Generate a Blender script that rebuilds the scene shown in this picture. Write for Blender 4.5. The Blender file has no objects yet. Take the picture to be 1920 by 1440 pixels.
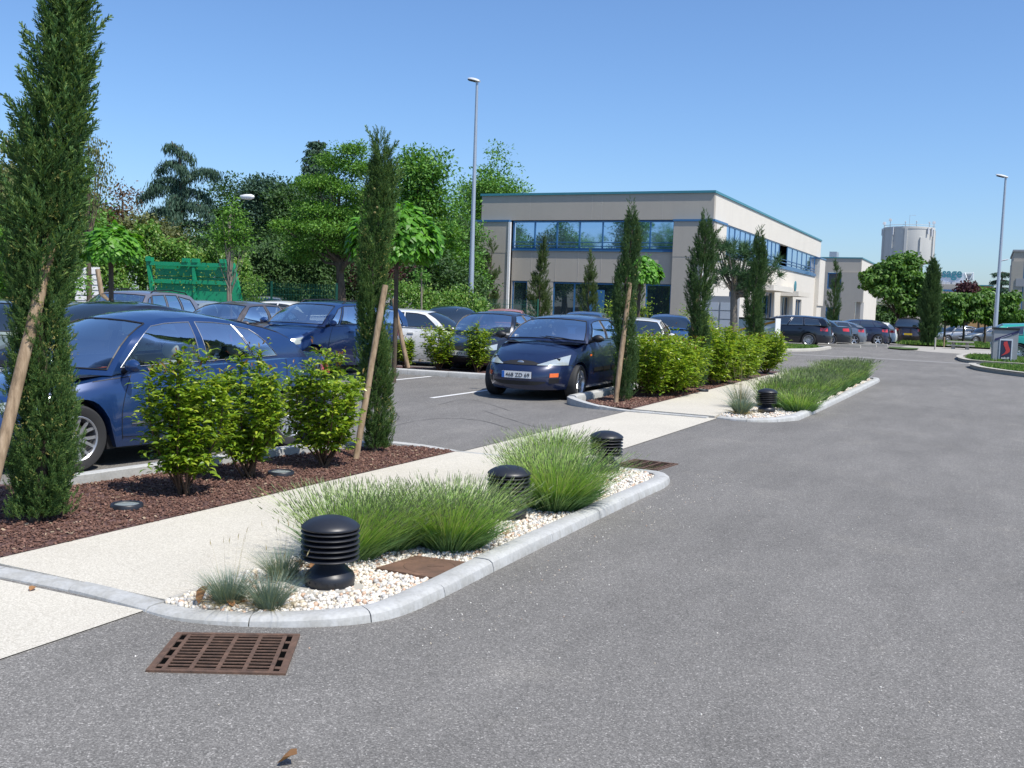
import bpy, bmesh, math, random
import numpy as np
from mathutils import Vector, Matrix
R = math.radians
random.seed(7); rng = np.random.default_rng(7)
scene = bpy.context.scene
col = scene.collection

# ---------------------------------------------------------------- camera
cam_d = bpy.data.cameras.new("camera"); cam = bpy.data.objects.new("camera", cam_d); col.objects.link(cam)
cam_d.sensor_width = 36; cam_d.lens = 36.06; cam_d.clip_start = .1; cam_d.clip_end = 3000
M3 = Matrix(((0.9072584, -0.06331654, 0.41578024), (0.4192867, 0.05888858, -0.90594194), (0.0328764, 0.99625456, 0.07997494)))
cam.matrix_world = Matrix.Translation((0, 0, 1.66)) @ M3.to_4x4()
scene.camera = cam
scene.render.resolution_x = 1024; scene.render.resolution_y = 768

# ---------------------------------------------------------------- world, sun, exposure
SUN_EL = 58.0
SUN_H = (0.955, -0.295)                      # horizontal direction towards the sun
world = bpy.data.worlds.new("World"); scene.world = world; world.use_nodes = True
wn = world.node_tree; bg = wn.nodes["Background"]
sky = wn.nodes.new("ShaderNodeTexSky"); sky.sky_type = 'NISHITA'; sky.sun_disc = False
sky.sun_elevation = R(SUN_EL); sky.sun_rotation = math.atan2(SUN_H[0], SUN_H[1])
sky.altitude = 200; sky.air_density = 1.0; sky.dust_density = 1.0; sky.ozone_density = 10.0
wn.links.new(sky.outputs[0], bg.inputs[0]); bg.inputs[1].default_value = .15
sl = bpy.data.lights.new("sun", 'SUN'); sl.energy = 4.8; sl.angle = R(.5); sl.color = (1, .95, .865)
so = bpy.data.objects.new("sun", sl); col.objects.link(so)
sd = Vector((SUN_H[0] * math.cos(R(SUN_EL)), SUN_H[1] * math.cos(R(SUN_EL)), math.sin(R(SUN_EL)))).normalized()
so.rotation_euler = sd.to_track_quat('Z', 'Y').to_euler()
scene.view_settings.view_transform = 'Standard'; scene.view_settings.look = 'None'
scene.view_settings.exposure = 0.2; scene.view_settings.gamma = 1
scene.cycles.max_bounces = 8; scene.cycles.transparent_max_bounces = 12

# ---------------------------------------------------------------- tagging
def tag(o, label=None, cat=None, group=None, kind=None):
    if label: o['label'] = label
    if cat: o['category'] = cat
    if group: o['group'] = group
    if kind: o['kind'] = kind
    return o
def empty(name, loc=(0, 0, 0), rz=0, label=None, cat=None, group=None):
    o = bpy.data.objects.new(name, None); col.objects.link(o); o.empty_display_size = .2
    o.location = loc; o.rotation_euler = (0, 0, rz)
    return tag(o, label, cat, group)
def gz(y):                                   # the ground falls away slightly beyond the first block
    return -0.012 * min(max(y - 48, 0), 110)

# ---------------------------------------------------------------- mesh builder
class MB:
    def __init__(s): s.V = []; s.F = []; s.I = []; s.n = 0
    def add(s, v, f, mi=0):
        v = np.asarray(v, float).reshape(-1, 3)
        s.V.append(v); s.F += [tuple(int(i) + s.n for i in q) for q in f]; s.I += [mi] * len(f); s.n += len(v); return s
    def box(s, c, d, rz=0, mi=0, M=None):
        x, y, z = [k / 2 for k in d]
        v = np.array([(a, b, e) for a in (-x, x) for b in (-y, y) for e in (-z, z)])
        if rz: v = v @ np.array([[math.cos(rz), math.sin(rz), 0], [-math.sin(rz), math.cos(rz), 0], [0, 0, 1]])
        v = v + np.array(c)
        if M is not None: v = (np.c_[v, np.ones(8)] @ np.array(M).T)[:, :3]
        return s.add(v, [(0, 1, 3, 2), (4, 6, 7, 5), (0, 4, 5, 1), (2, 3, 7, 6), (0, 2, 6, 4), (1, 5, 7, 3)], mi)
    def box2(s, x0, x1, y0, y1, z0, z1, mi=0):
        return s.box(((x0 + x1) / 2, (y0 + y1) / 2, (z0 + z1) / 2), (abs(x1 - x0), abs(y1 - y0), abs(z1 - z0)), mi=mi)
    def tube(s, pts, rad, k=8, cap=True, mi=0):
        pts = [np.array(p, float) for p in pts]; n = len(pts)
        if not hasattr(rad, '__len__'): rad = [rad] * n
        vs = []; up = np.array([0, 0, 1.]); u = None
        for i, p in enumerate(pts):
            t = pts[min(i + 1, n - 1)] - pts[max(i - 1, 0)]; t /= (np.linalg.norm(t) + 1e-9)
            if u is None:
                a = up if abs(t[2]) < .9 else np.array([1., 0, 0]); u = np.cross(t, a)
            u = u - t * u.dot(t); u /= (np.linalg.norm(u) + 1e-9); w = np.cross(t, u)
            for j in range(k):
                an = 2 * math.pi * j / k; vs.append(p + rad[i] * (math.cos(an) * u + math.sin(an) * w))
        f = [(i * k + j, i * k + (j + 1) % k, (i + 1) * k + (j + 1) % k, (i + 1) * k + j) for i in range(n - 1) for j in range(k)]
        if cap: f += [tuple(range(k))[::-1], tuple((n - 1) * k + j for j in range(k))]
        return s.add(vs, f, mi)
    def lathe(s, prof, k=24, c=(0, 0, 0), axis='z', mi=0, close=False):
        vs = []
        for r, z in prof:
            for j in range(k):
                an = 2 * math.pi * j / k; a, b = r * math.cos(an), r * math.sin(an)
                vs.append({'z': (a, b, z), 'y': (a, z, -b), 'x': (z, a, b)}[axis])
        n = len(prof); m = n if close else n - 1
        f = [(i * k + j, i * k + (j + 1) % k, ((i + 1) % n) * k + (j + 1) % k, ((i + 1) % n) * k + j) for i in range(m) for j in range(k)]
        return s.add(np.array(vs) + np.array(c), f, mi)
    def grid(s, P, close=False, flip=False, mi=0):        # P: n x m x 3
        P = np.asarray(P, float); n, m = P.shape[:2]; f = []
        for i in range(n - 1):
            for j in range(m if close else m - 1):
                q = (i * m + j, i * m + (j + 1) % m, (i + 1) * m + (j + 1) % m, (i + 1) * m + j)
                f.append(q[::-1] if flip else q)
        return s.add(P.reshape(-1, 3), f, mi)
    def poly(s, pts, z0, z1=None, mi=0):                  # prism over a plan polygon (or a sheet)
        n = len(pts)
        if z1 is None: return s.add([(p[0], p[1], z0) for p in pts], [tuple(range(n))], mi)
        v = [(p[0], p[1], z0) for p in pts] + [(p[0], p[1], z1) for p in pts]
        f = [tuple(range(n))[::-1], tuple(range(n, 2 * n))] + [(i, (i + 1) % n, n + (i + 1) % n, n + i) for i in range(n)]
        return s.add(v, f, mi)
    def build(s, name, mat, parent=None, smooth=None, loc=None):
        me = bpy.data.meshes.new(name)
        V = np.concatenate(s.V) if s.V else np.zeros((0, 3))
        me.vertices.add(len(V)); me.vertices.foreach_set("co", V.ravel())
        lens = np.array([len(q) for q in s.F], dtype=np.int32)
        me.loops.add(int(lens.sum())); me.loops.foreach_set("vertex_index", np.fromiter((i for q in s.F for i in q), dtype=np.int32))
        me.polygons.add(len(lens)); st = np.zeros(len(lens), dtype=np.int32); st[1:] = np.cumsum(lens)[:-1]
        me.polygons.foreach_set("loop_start", st)
        if any(s.I): me.polygons.foreach_set("material_index", np.array(s.I, dtype=np.int32))
        me.update(calc_edges=True); me.validate()
        for m in (mat if isinstance(mat, (list, tuple)) else [mat]): me.materials.append(m)
        if smooth is None: me.shade_flat()
        else:
            me.shade_smooth(); me.set_sharp_from_angle(angle=R(smooth))
        o = bpy.data.objects.new(name, me); col.objects.link(o)
        if parent: o.parent = parent
        if loc: o.location = loc
        return o

def mesh_fast(name, V, F, mat, parent=None, smooth=False):   # V n x 3, F n x k arrays
    me = bpy.data.meshes.new(name); V = np.asarray(V, np.float32); F = np.asarray(F, np.int32)
    me.vertices.add(len(V)); me.vertices.foreach_set("co", V.ravel())
    k = F.shape[1]; me.loops.add(F.size); me.loops.foreach_set("vertex_index", F.ravel())
    me.polygons.add(len(F)); me.polygons.foreach_set("loop_start", np.arange(len(F), dtype=np.int32) * k)
    me.update(calc_edges=True)
    if smooth: me.shade_smooth()
    else: me.shade_flat()
    me.materials.append(mat)
    o = bpy.data.objects.new(name, me); col.objects.link(o)
    if parent: o.parent = parent
    return o
def merge_join(parts):                                        # list of (V,F) with equal k
    V = []; F = []; n = 0
    for v, f in parts: V.append(v); F.append(f + n); n += len(v)
    return np.concatenate(V), np.concatenate(F)
def nrm(a): return a / (np.linalg.norm(a, axis=-1, keepdims=True) + 1e-9)
def place(T, TF, pos, d, n, size, wid=None):
    """copies of template T (x along d, z along n) at pos; size per copy"""
    pos = np.asarray(pos, float); d = nrm(np.asarray(d, float)); n = np.asarray(n, float)
    n = nrm(n - d * (n * d).sum(1, keepdims=True)); b = np.cross(n, d)
    size = np.broadcast_to(np.asarray(size, float), (len(pos),))[:, None, None]
    w = size if wid is None else np.broadcast_to(np.asarray(wid, float), (len(pos),))[:, None, None]
    X = T[None, :, 0:1] * size; Y = T[None, :, 1:2] * w; Z = T[None, :, 2:3] * size
    V = pos[:, None] + X * d[:, None] + Y * b[:, None] + Z * n[:, None]
    k = len(T); F = TF[None] + (np.arange(len(pos)) * k)[:, None, None]
    return V.reshape(-1, 3), F.reshape(-1, TF.shape[1])
def rdir(n): return nrm(rng.normal(size=(n, 3)))
# leaf templates
LEAF = (np.array([(0, 0, 0), (.45, -.27, .07), (1, 0, -.05), (.45, .27, .07)]), np.array([(0, 1, 2, 3)]))
LEAFC = (np.array([(0, 0, 0), (.3, -.19, .10), (.3, 0, .05), (.3, .19, .10), (.68, -.17, .07), (.68, 0, .01), (.68, .17, .07), (1, 0, -.20)]),
         np.array([(0, 1, 2, 2), (0, 2, 3, 3), (1, 4, 5, 2), (2, 5, 6, 3), (4, 7, 5, 5), (5, 7, 6, 6)]))
LEAFC = (LEAFC[0], np.array([(0, 1, 2), (0, 2, 3), (1, 4, 2), (2, 4, 5), (2, 5, 6), (2, 6, 3), (4, 7, 5), (5, 7, 6)]))
HEART = (np.array([(0, 0, 0), (.05, -.32, .02), (.38, -.46, -.02), (1, 0, -.22), (.38, .46, -.02), (.05, .32, .02), (.38, 0, .08)]),
         np.array([(0, 1, 6), (1, 2, 6), (2, 3, 6), (3, 4, 6), (4, 5, 6), (5, 0, 6)]))
SPRIG = (np.array([(0, -.5, 0), (1, -.15, 0), (1, .15, 0), (0, .5, 0)]), np.array([(0, 1, 2, 3)]))

# ---------------------------------------------------------------- materials
def newmat(name):
    m = bpy.data.materials.new(name); m.use_nodes = True; nt = m.node_tree; nt.nodes.clear()
    return m, nt
def N(nt, t, **k):
    n = nt.nodes.new(t)
    for a, b in k.items():
        if a.startswith('_'): n.inputs[a[1:]].default_value = b
        else: setattr(n, a, b)
    return n
def pbsdf(nt, color=(.5, .5, .5), rough=.6, metal=0., coat=0., spec=.5):
    b = nt.nodes.new("ShaderNodeBsdfPrincipled"); o = nt.nodes.new("ShaderNodeOutputMaterial")
    b.inputs['Base Color'].default_value = (*color, 1); b.inputs['Roughness'].default_value = rough
    b.inputs['Metallic'].default_value = metal; b.inputs['Coat Weight'].default_value = coat
    b.inputs['Specular IOR Level'].default_value = spec; b.inputs['Coat Roughness'].default_value = .03
    nt.links.new(b.outputs[0], o.inputs[0]); return b
def coords(nt, kind='Object', scale=None):
    tc = nt.nodes.new("ShaderNodeTexCoord"); out = tc.outputs[kind]
    if scale:
        mp = nt.nodes.new("ShaderNodeMapping"); mp.inputs['Scale'].default_value = scale; nt.links.new(out, mp.inputs[0]); out = mp.outputs[0]
    return out
def noise(nt, co, scale, detail=3, rough=.55, dim=None):
    n = nt.nodes.new("ShaderNodeTexNoise"); n.inputs['Scale'].default_value = scale; n.inputs['Detail'].default_value = detail; n.inputs['Roughness'].default_value = rough
    nt.links.new(co, n.inputs['Vector']); return n.outputs[0]
def ramp(nt, fac, stops):
    r = nt.nodes.new("ShaderNodeValToRGB"); el = r.color_ramp.elements
    while len(el) < len(stops): el.new(.5)
    for e, (p, c) in zip(el, stops): e.position = p; e.color = (*c, 1) if len(c) == 3 else c
    nt.links.new(fac, r.inputs[0]); return r.outputs[0]
def mix(nt, a, b, fac, mode='MIX'):
    m = nt.nodes.new("ShaderNodeMix"); m.data_type = 'RGBA'; m.blend_type = mode
    for s, v in ((6, a), (7, b)):
        if isinstance(v, (tuple, list)): m.inputs[s].default_value = (*v[:3], 1)
        else: nt.links.new(v, m.inputs[s])
    if isinstance(fac, (int, float)): m.inputs[0].default_value = fac
    else: nt.links.new(fac, m.inputs[0])
    return m.outputs[2]
def bump(nt, h, strength, dist, target):
    b = nt.nodes.new("ShaderNodeBump"); b.inputs['Strength'].default_value = strength; b.inputs['Distance'].default_value = dist
    nt.links.new(h, b.inputs['Height']); nt.links.new(b.outputs[0], target.inputs['Normal'])
G3 = lambda g: (g, g, g)
def simple(name, color, rough=.6, metal=0., coat=0., var=.12, scale=6., bmp=0., spec=.5):
    m, nt = newmat(name); b = pbsdf(nt, color, rough, metal, coat, spec)
    if var:
        co = coords(nt); f = noise(nt, co, scale, 4)
        c = mix(nt, tuple(k * (1 - var) for k in color), tuple(min(1, k * (1 + var)) for k in color), f)
        nt.links.new(c, b.inputs['Base Color'])
        if bmp: bump(nt, noise(nt, co, scale * 8, 3), bmp, .01, b)
    return m
def leafmat(name, c1, c2, trans=.35, rough=.45, c3=None, spec=.35):
    """leaves vary one by one in hue; light passes through them"""
    m, nt = newmat(name); b = pbsdf(nt, c1, rough, spec=spec); out = [n for n in nt.nodes if n.type == 'OUTPUT_MATERIAL'][0]
    g = nt.nodes.new("ShaderNodeNewGeometry")
    st = [(0, c1), (.75, c2)] + ([(1, c3)] if c3 else [])
    c = ramp(nt, g.outputs['Random Per Island'], st); nt.links.new(c, b.inputs['Base Color'])
    t = nt.nodes.new("ShaderNodeBsdfTranslucent")
    tc = mix(nt, c, (1.0, 1.0, .35), 1.0, 'MULTIPLY'); nt.links.new(tc, t.inputs[0])
    ms = nt.nodes.new("ShaderNodeMixShader"); ms.inputs[0].default_value = trans
    nt.links.new(b.outputs[0], ms.inputs[1]); nt.links.new(t.outputs[0], ms.inputs[2]); nt.links.new(ms.outputs[0], out.inputs[0])
    return m

def asphalt(name, base, tint=(1, 1, 1)):
    m, nt = newmat(name); b = pbsdf(nt, G3(base), .85, spec=.3); co = coords(nt)
    v = nt.nodes.new("ShaderNodeTexVoronoi"); v.inputs['Scale'].default_value = 150; nt.links.new(co, v.inputs['Vector'])
    sp = nt.nodes.new("ShaderNodeSeparateColor"); nt.links.new(v.outputs['Color'], sp.inputs[0])
    sm = ramp(nt, sp.outputs[0], [(0, G3(base * .66)), (.45, G3(base * .92)), (.85, G3(base * 1.13)), (.96, G3(min(1, base * 1.45))), (1, G3(min(1, base * 2.0)))])
    v2 = nt.nodes.new("ShaderNodeTexVoronoi"); v2.inputs['Scale'].default_value = 210; nt.links.new(co, v2.inputs['Vector'])
    sp2 = nt.nodes.new("ShaderNodeSeparateColor"); nt.links.new(v2.outputs['Color'], sp2.inputs[0])
    s2 = ramp(nt, sp2.outputs[1], [(0, G3(.7)), (.7, G3(1)), (1, G3(1.5))])
    c = mix(nt, sm, s2, .8, 'MULTIPLY')
    big = ramp(nt, noise(nt, co, .30, 6, .62), [(.32, G3(.88)), (.5, G3(1.0)), (.68, G3(1.09))]); c = mix(nt, c, big, 1, 'MULTIPLY')
    mid = ramp(nt, noise(nt, coords(nt, 'Object', (1, .25, 1)), 2.2, 5, .65), [(.35, G3(.9)), (.65, G3(1.08))]); c = mix(nt, c, mid, 1, 'MULTIPLY')
    worn = ramp(nt, noise(nt, coords(nt, 'Object', (.8, .8, 1)), 1.1, 6, .7), [(.30, (.88, .88, .88)), (.42, G3(1)), (.56, G3(1)), (.72, (1.17, 1.16, 1.13))]); c = mix(nt, c, worn, 1, 'MULTIPLY')
    c = mix(nt, c, tint, 1, 'MULTIPLY')
    nt.links.new(c, b.inputs['Base Color']); bump(nt, sp.outputs[0], .55, .004, b)
    return m
MAT = {}
MAT['asphalt'] = asphalt('asphalt', .188, (1.0, .955, .885))
MAT['lot'] = asphalt('lot_asphalt', .182, (1.0, .957, .895))
def fine_stone(name, c0, c1, scale, bumpd=.003, large=.06):
    m, nt = newmat(name); b = pbsdf(nt, c0, .85, spec=.25); co = coords(nt)
    v = nt.nodes.new("ShaderNodeTexVoronoi"); v.inputs['Scale'].default_value = scale; nt.links.new(co, v.inputs['Vector'])
    sp = nt.nodes.new("ShaderNodeSeparateColor"); nt.links.new(v.outputs['Color'], sp.inputs[0])
    c = ramp(nt, sp.outputs[0], [(0, c0), (.5, tuple((a + d) / 2 for a, d in zip(c0, c1))), (1, c1)])
    g = ramp(nt, noise(nt, co, .9, 5, .6), [(.3, G3(1 - large)), (.7, G3(1 + large))]); c = mix(nt, c, g, 1, 'MULTIPLY')
    nt.links.new(c, b.inputs['Base Color']); bump(nt, v.outputs['Distance'], -.6, bumpd, b); return m
MAT['path'] = fine_stone('path_stone', (.43, .40, .335), (.62, .585, .505), 150, .003, .05)
MAT['mulch'] = fine_stone('bark_mulch', (.045, .025, .022), (.17, .10, .09), 55, .012, .12)
MAT['gravel'] = fine_stone('white_gravel', (.35, .33, .29), (.78, .75, .69), 38, .012)
def kerbmat():
    m, nt = newmat('kerb_concrete'); b = pbsdf(nt, (.45, .46, .45), .85, spec=.25); co = coords(nt)
    c = ramp(nt, noise(nt, co, 2.2, 6, .65), [(.3, (.40, .405, .395)), (.55, (.455, .46, .45)), (.75, (.50, .505, .49))])
    sp = ramp(nt, noise(nt, co, 38, 3, .6), [(.3, G3(.86)), (.55, G3(1.0)), (.8, G3(1.06))]); c = mix(nt, c, sp, 1, 'MULTIPLY')
    gx = nt.nodes.new("ShaderNodeSeparateXYZ"); nt.links.new(co, gx.inputs[0]); dirt = ramp(nt, noise(nt, coords(nt, 'Object', (1, 1, .1)), 7, 5, .7), [(.42, (.80, .785, .75)), (.58, G3(1))])
    low = nt.nodes.new("ShaderNodeMapRange"); low.inputs[1].default_value = .0; low.inputs[2].default_value = .10; low.inputs[3].default_value = 1; low.inputs[4].default_value = .0; nt.links.new(gx.outputs[2], low.inputs[0])
    c = mix(nt, c, mix(nt, c, dirt, 1, 'MULTIPLY'), low.outputs[0]); nt.links.new(c, b.inputs['Base Color']); bump(nt, noise(nt, co, 60, 4), .35, .006, b); return m
MAT['kerb'] = kerbmat()
MAT['kerbold'] = simple('kerb_old', (.42, .40, .35), .85, var=.2, scale=4, bmp=.3)
MAT['concrete'] = simple('pale_concrete', (.36, .34, .30), .85, var=.12, scale=.8, bmp=.2)
MAT['white'] = simple('white_paint', (.78, .78, .77), .55, var=.05, scale=9)
MAT['marking'] = simple('marking_paint', (.66, .66, .65), .7, var=.18, scale=14)
def pebblemat():
    m, nt = newmat('pebble'); b = pbsdf(nt, (.7, .68, .62), .6, spec=.4); g = nt.nodes.new("ShaderNodeNewGeometry")
    c = ramp(nt, g.outputs['Random Per Island'], [(0, (.66, .63, .57)), (.34, (.74, .70, .63)), (.52, (.60, .52, .40)), (.68, (.70, .63, .52)), (.80, (.46, .45, .43)), (.90, (.55, .38, .27)), (1, (.66, .64, .60))])
    r = c.node; r.color_ramp.interpolation = 'CONSTANT'; nt.links.new(c, b.inputs['Base Color']); return m
MAT['pebble'] = pebblemat()
def chipmat():
    m, nt = newmat('bark_chip'); b = pbsdf(nt, (.07, .04, .03), .85, spec=.2); g = nt.nodes.new("ShaderNodeNewGeometry")
    c = ramp(nt, g.outputs['Random Per Island'], [(0, (.085, .045, .034)), (.4, (.165, .088, .066)), (.7, (.225, .13, .10)), (.95, (.11, .065, .052)), (.985, (.38, .29, .20))])
    nt.links.new(c, b.inputs['Base Color']); return m
MAT['chip'] = chipmat()
MAT['black'] = simple('black_metal', (.018, .020, .026), .42, var=.2, scale=20)
MAT['blackrub'] = simple('rubber', (.025, .025, .026), .75, var=.1)
MAT['dark'] = simple('dark_trim', (.012, .012, .014), .5, var=0)
MAT['galv'] = simple('galvanised_steel', (.42, .46, .50), .42, metal=.55, var=.08, scale=3)
MAT['chrome'] = simple('chrome', (.55, .56, .58), .4, metal=1, var=0)
MAT['trimchrome'] = simple('trim_chrome', (.36, .37, .39), .45, metal=1, var=0)
MAT['rim'] = simple('alloy', (.52, .53, .55), .32, metal=.75, var=0)
def rust(name, a, b_, sc=18):
    m, nt = newmat(name); b = pbsdf(nt, a, .8, spec=.3); co = coords(nt)
    c = ramp(nt, noise(nt, co, sc, 6, .7), [(.3, a), (.6, b_), (.75, tuple(k * 1.5 for k in b_))]); nt.links.new(c, b.inputs['Base Color'])
    bump(nt, noise(nt, co, sc * 6, 4), .5, .004, b); return m
MAT['rust'] = rust('cast_iron_rust', (.075, .05, .038), (.14, .085, .06))
MAT['rustplate'] = rust('rusty_plate', (.095, .062, .045), (.17, .10, .07), 6)
MAT['deadleaf'] = leafmat('dead_leaf', (.22, .10, .04), (.38, .20, .09), .2, .7)
MAT['wood'] = None
def wood():
    m, nt = newmat('stake_wood'); b = pbsdf(nt, (.30, .22, .14), .75, spec=.25); co = coords(nt, 'Object', (1, 1, .12))
    f = noise(nt, co, 30, 5, .65); c = ramp(nt, f, [(.28, (.13, .095, .06)), (.45, (.26, .185, .115)), (.7, (.40, .30, .20))])
    kn = ramp(nt, noise(nt, coords(nt), 6, 2), [(.25, G3(.65)), (.45, G3(1))]); c = mix(nt, c, kn, 1, 'MULTIPLY')
    nt.links.new(c, b.inputs['Base Color']); bump(nt, f, .4, .01, b); return m
MAT['wood'] = wood()
def bark(name, a, b_):
    m, nt = newmat(name); b = pbsdf(nt, a, .9, spec=.2); co = coords(nt, 'Object', (1, 1, .25)); f = noise(nt, co, 9, 6, .7)
    nt.links.new(ramp(nt, f, [(.3, a), (.7, b_)]), b.inputs['Base Color']); bump(nt, f, .8, .03, b); return m
MAT['bark'] = bark('tree_bark', (.05, .04, .03), (.15, .12, .09)); MAT['palebark'] = bark('pale_bark', (.14, .12, .09), (.28, .24, .19))
MAT['twig'] = bark('twig', (.07, .045, .03), (.16, .10, .06))
# foliage
MAT['cyptip'] = leafmat('cypress_yellow_tip', (.17, .19, .05), (.30, .27, .08), .3, .7)
MAT['cypress'] = leafmat('cypress_foliage', (0.046, 0.118, 0.034), (0.115, 0.216, 0.059), .22, .6, (0.280, 0.364, 0.095))
MAT['cypress2'] = leafmat('cypress_foliage_far', (0.043, 0.099, 0.037), (0.095, 0.181, 0.061), .22, .6, (0.179, 0.265, 0.082))
MAT['cone'] = leafmat('cypress_cones', (.16, .17, .05), (.26, .22, .09), .1, .8)
MAT['photinia'] = leafmat('shrub_leaf', (0.104, 0.211, 0.018), (0.277, 0.405, 0.033), .42, .30, (0.508, 0.582, 0.067), .5)
MAT['photred'] = leafmat('young_leaf', (.22, .06, .03), (.24, .20, .04), .4, .35)
MAT['lav'] = leafmat('lavender_stalk', (0.187, 0.407, 0.068), (0.424, 0.600, 0.156), .32, .6, (0.600, 0.600, 0.373))
MAT['lavbud'] = leafmat('lavender_bud', (.13, .18, .075), (.22, .26, .14), .25, .7)
MAT['lavbase'] = leafmat('lavender_leaf', (0.090, 0.196, 0.067), (0.204, 0.343, 0.134), .25, .7)
MAT['fescue'] = leafmat('fescue_blade', (0.110, 0.176, 0.154), (0.220, 0.297, 0.242), .3, .6, (0.363, 0.352, 0.187))
MAT['straw'] = leafmat('fescue_straw', (.30, .25, .14), (.45, .38, .22), .3, .8)
MAT['grass'] = leafmat('lawn_grass', (0.065, 0.156, 0.026), (0.156, 0.286, 0.052), .3, .7, (0.286, 0.325, 0.104))
MAT['lawn'] = fine_stone('lawn_soil', (.04, .07, .02), (.09, .14, .04), 12, .01, .15)
MAT['catalpa'] = leafmat('catalpa_leaf', (0.066, 0.209, 0.020), (0.143, 0.374, 0.033), .42, .4, (0.220, 0.462, 0.066))
MAT['oak'] = leafmat('tree_leaf_mid', (0.061, 0.179, 0.030), (0.143, 0.316, 0.053), .32, .5, (0.241, 0.420, 0.095))
MAT['locust'] = leafmat('tree_leaf_light', (0.064, 0.173, 0.026), (0.144, 0.313, 0.043), .38, .5, (0.239, 0.423, 0.072))
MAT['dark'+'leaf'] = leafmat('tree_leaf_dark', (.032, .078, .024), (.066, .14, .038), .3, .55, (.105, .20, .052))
MAT['cedar'] = leafmat('cedar_needles', (0.032, 0.080, 0.051), (0.072, 0.136, 0.088), .2, .7, (0.112, 0.192, 0.128))
MAT['pine'] = leafmat('pine_needles', (0.029, 0.080, 0.032), (0.067, 0.144, 0.056), .2, .6, (0.112, 0.192, 0.080))
MAT['purple'] = leafmat('purple_leaf', (0.046, 0.016, 0.021), (0.104, 0.039, 0.046), .3, .6)
MAT['redleaf'] = leafmat('copper_leaf', (.10, .05, .03), (.17, .10, .05), .3, .6)
MAT['ivy'] = leafmat('ivy_leaf', (0.056, 0.154, 0.017), (0.140, 0.280, 0.039), .3, .4, (0.280, 0.364, 0.084))
MAT['oliveleaf'] = leafmat('olive_leaf', (0.078, 0.104, 0.039), (0.169, 0.195, 0.072), .3, .6, (0.286, 0.260, 0.117))
MAT['catalpa2'] = leafmat('catalpa_leaf_far', (.05, .125, .02), (.10, .215, .03), .35, .5, (.16, .30, .05))
MAT['slim'] = leafmat('slim_tree_leaf', (0.065, 0.117, 0.039), (0.130, 0.195, 0.065), .3, .55, (0.208, 0.260, 0.104))
# built things
def panelmat(name, c, jx, jz, w=.012):
    """smooth precast panels with thin joints, in object space"""
    m, nt = newmat(name); b = pbsdf(nt, c, .8, spec=.25); co = coords(nt)
    f = noise(nt, co, .7, 5, .6); base = mix(nt, tuple(k * .93 for k in c), tuple(min(1, k * 1.06) for k in c), f)
    st = ramp(nt, noise(nt, coords(nt, 'Object', (2.5, 2.5, .15)), 1.5, 5, .7), [(.35, G3(.972)), (.6, G3(1))]); base = mix(nt, base, st, 1, 'MULTIPLY')
    nt.links.new(base, b.inputs['Base Color']); bump(nt, noise(nt, co, 40, 3), .15, .01, b); return m
MAT['wall'] = panelmat('beige_render_shaded', (.44, .40, .34), 3, 3)  # beige render, colour darkened for the front faces that stand nearly in shade
MAT['walllight'] = panelmat('pale_render_sunlit', (.70, .655, .575), 3, 3)  # same render, sunlight on the lane side put into a paler colour; also pale fronts
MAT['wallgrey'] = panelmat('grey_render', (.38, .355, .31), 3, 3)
MAT['blue'] = simple('blue_aluminium', (.035, .135, .29), .4, var=.08, coat=.3)
MAT['teal'] = simple('teal_coping', (.05, .22, .27), .4, var=.08)
MAT['joint'] = simple('joint', (.50, .46, .40), .8, var=0)
MAT['green'] = simple('green_steel', (.010, .27, .13), .45, var=.15, scale=2, coat=.2)
MAT['fencegreen'] = simple('fence_green', (.006, .075, .05), .5, var=0)
MAT['grey'] = simple('grey_cabinet', (.30, .31, .33), .6, var=.06)
MAT['ltgrey'] = simple('light_cabinet', (.52, .54, .57), .55, var=.05)
MAT['orange'] = simple('orange_band', (.55, .22, .03), .5, var=.05)
MAT['navyband'] = simple('navy_band', (.03, .03, .10), .5, var=.05)
MAT['signdark'] = simple('sign_dark', (.03, .035, .07), .4, var=.05)
MAT['signred'] = simple('sign_red', (.55, .05, .05), .4, var=.05)
MAT['frame'] = simple('sign_frame', (.60, .64, .70), .4, var=.05)
MAT['towerc'] = panelmat('tower_concrete', (.54, .54, .51), 3, 3)
MAT['brick'] = None
def brick():
    m, nt = newmat('low_brick'); b = pbsdf(nt, (.3, .2, .15), .85); co = coords(nt); t = nt.nodes.new("ShaderNodeTexBrick")
    t.inputs['Scale'].default_value = 2.2; t.inputs['Color1'].default_value = (.30, .21, .15, 1); t.inputs['Color2'].default_value = (.22, .14, .10, 1); t.inputs['Mortar'].default_value = (.38, .35, .3, 1)
    mp = nt.nodes.new("ShaderNodeMapping"); mp.inputs['Rotation'].default_value = (R(90), 0, 0); nt.links.new(co, mp.inputs[0]); nt.links.new(mp.outputs[0], t.inputs['Vector'])
    nt.links.new(t.outputs[0], b.inputs['Base Color']); return m
MAT['brick'] = brick()
def winmat(name, c, rough=.02):
    m, nt = newmat(name); b = pbsdf(nt, c, rough, metal=.0, spec=1.0); b.inputs['IOR'].default_value = 1.9
    co = coords(nt); bump(nt, noise(nt, co, .8, 2), .04, .05, b); return m
MAT['glass'] = winmat('window_glass', (.015, .03, .04))
def mirrorwin():
    m, nt = newmat('mirror_window'); b = pbsdf(nt, (.42, .58, .80), .03, metal=.9)
    co = coords(nt); bump(nt, noise(nt, co, .5, 2), .05, .05, b); return m
MAT['mirrorglass'] = mirrorwin()
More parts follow.
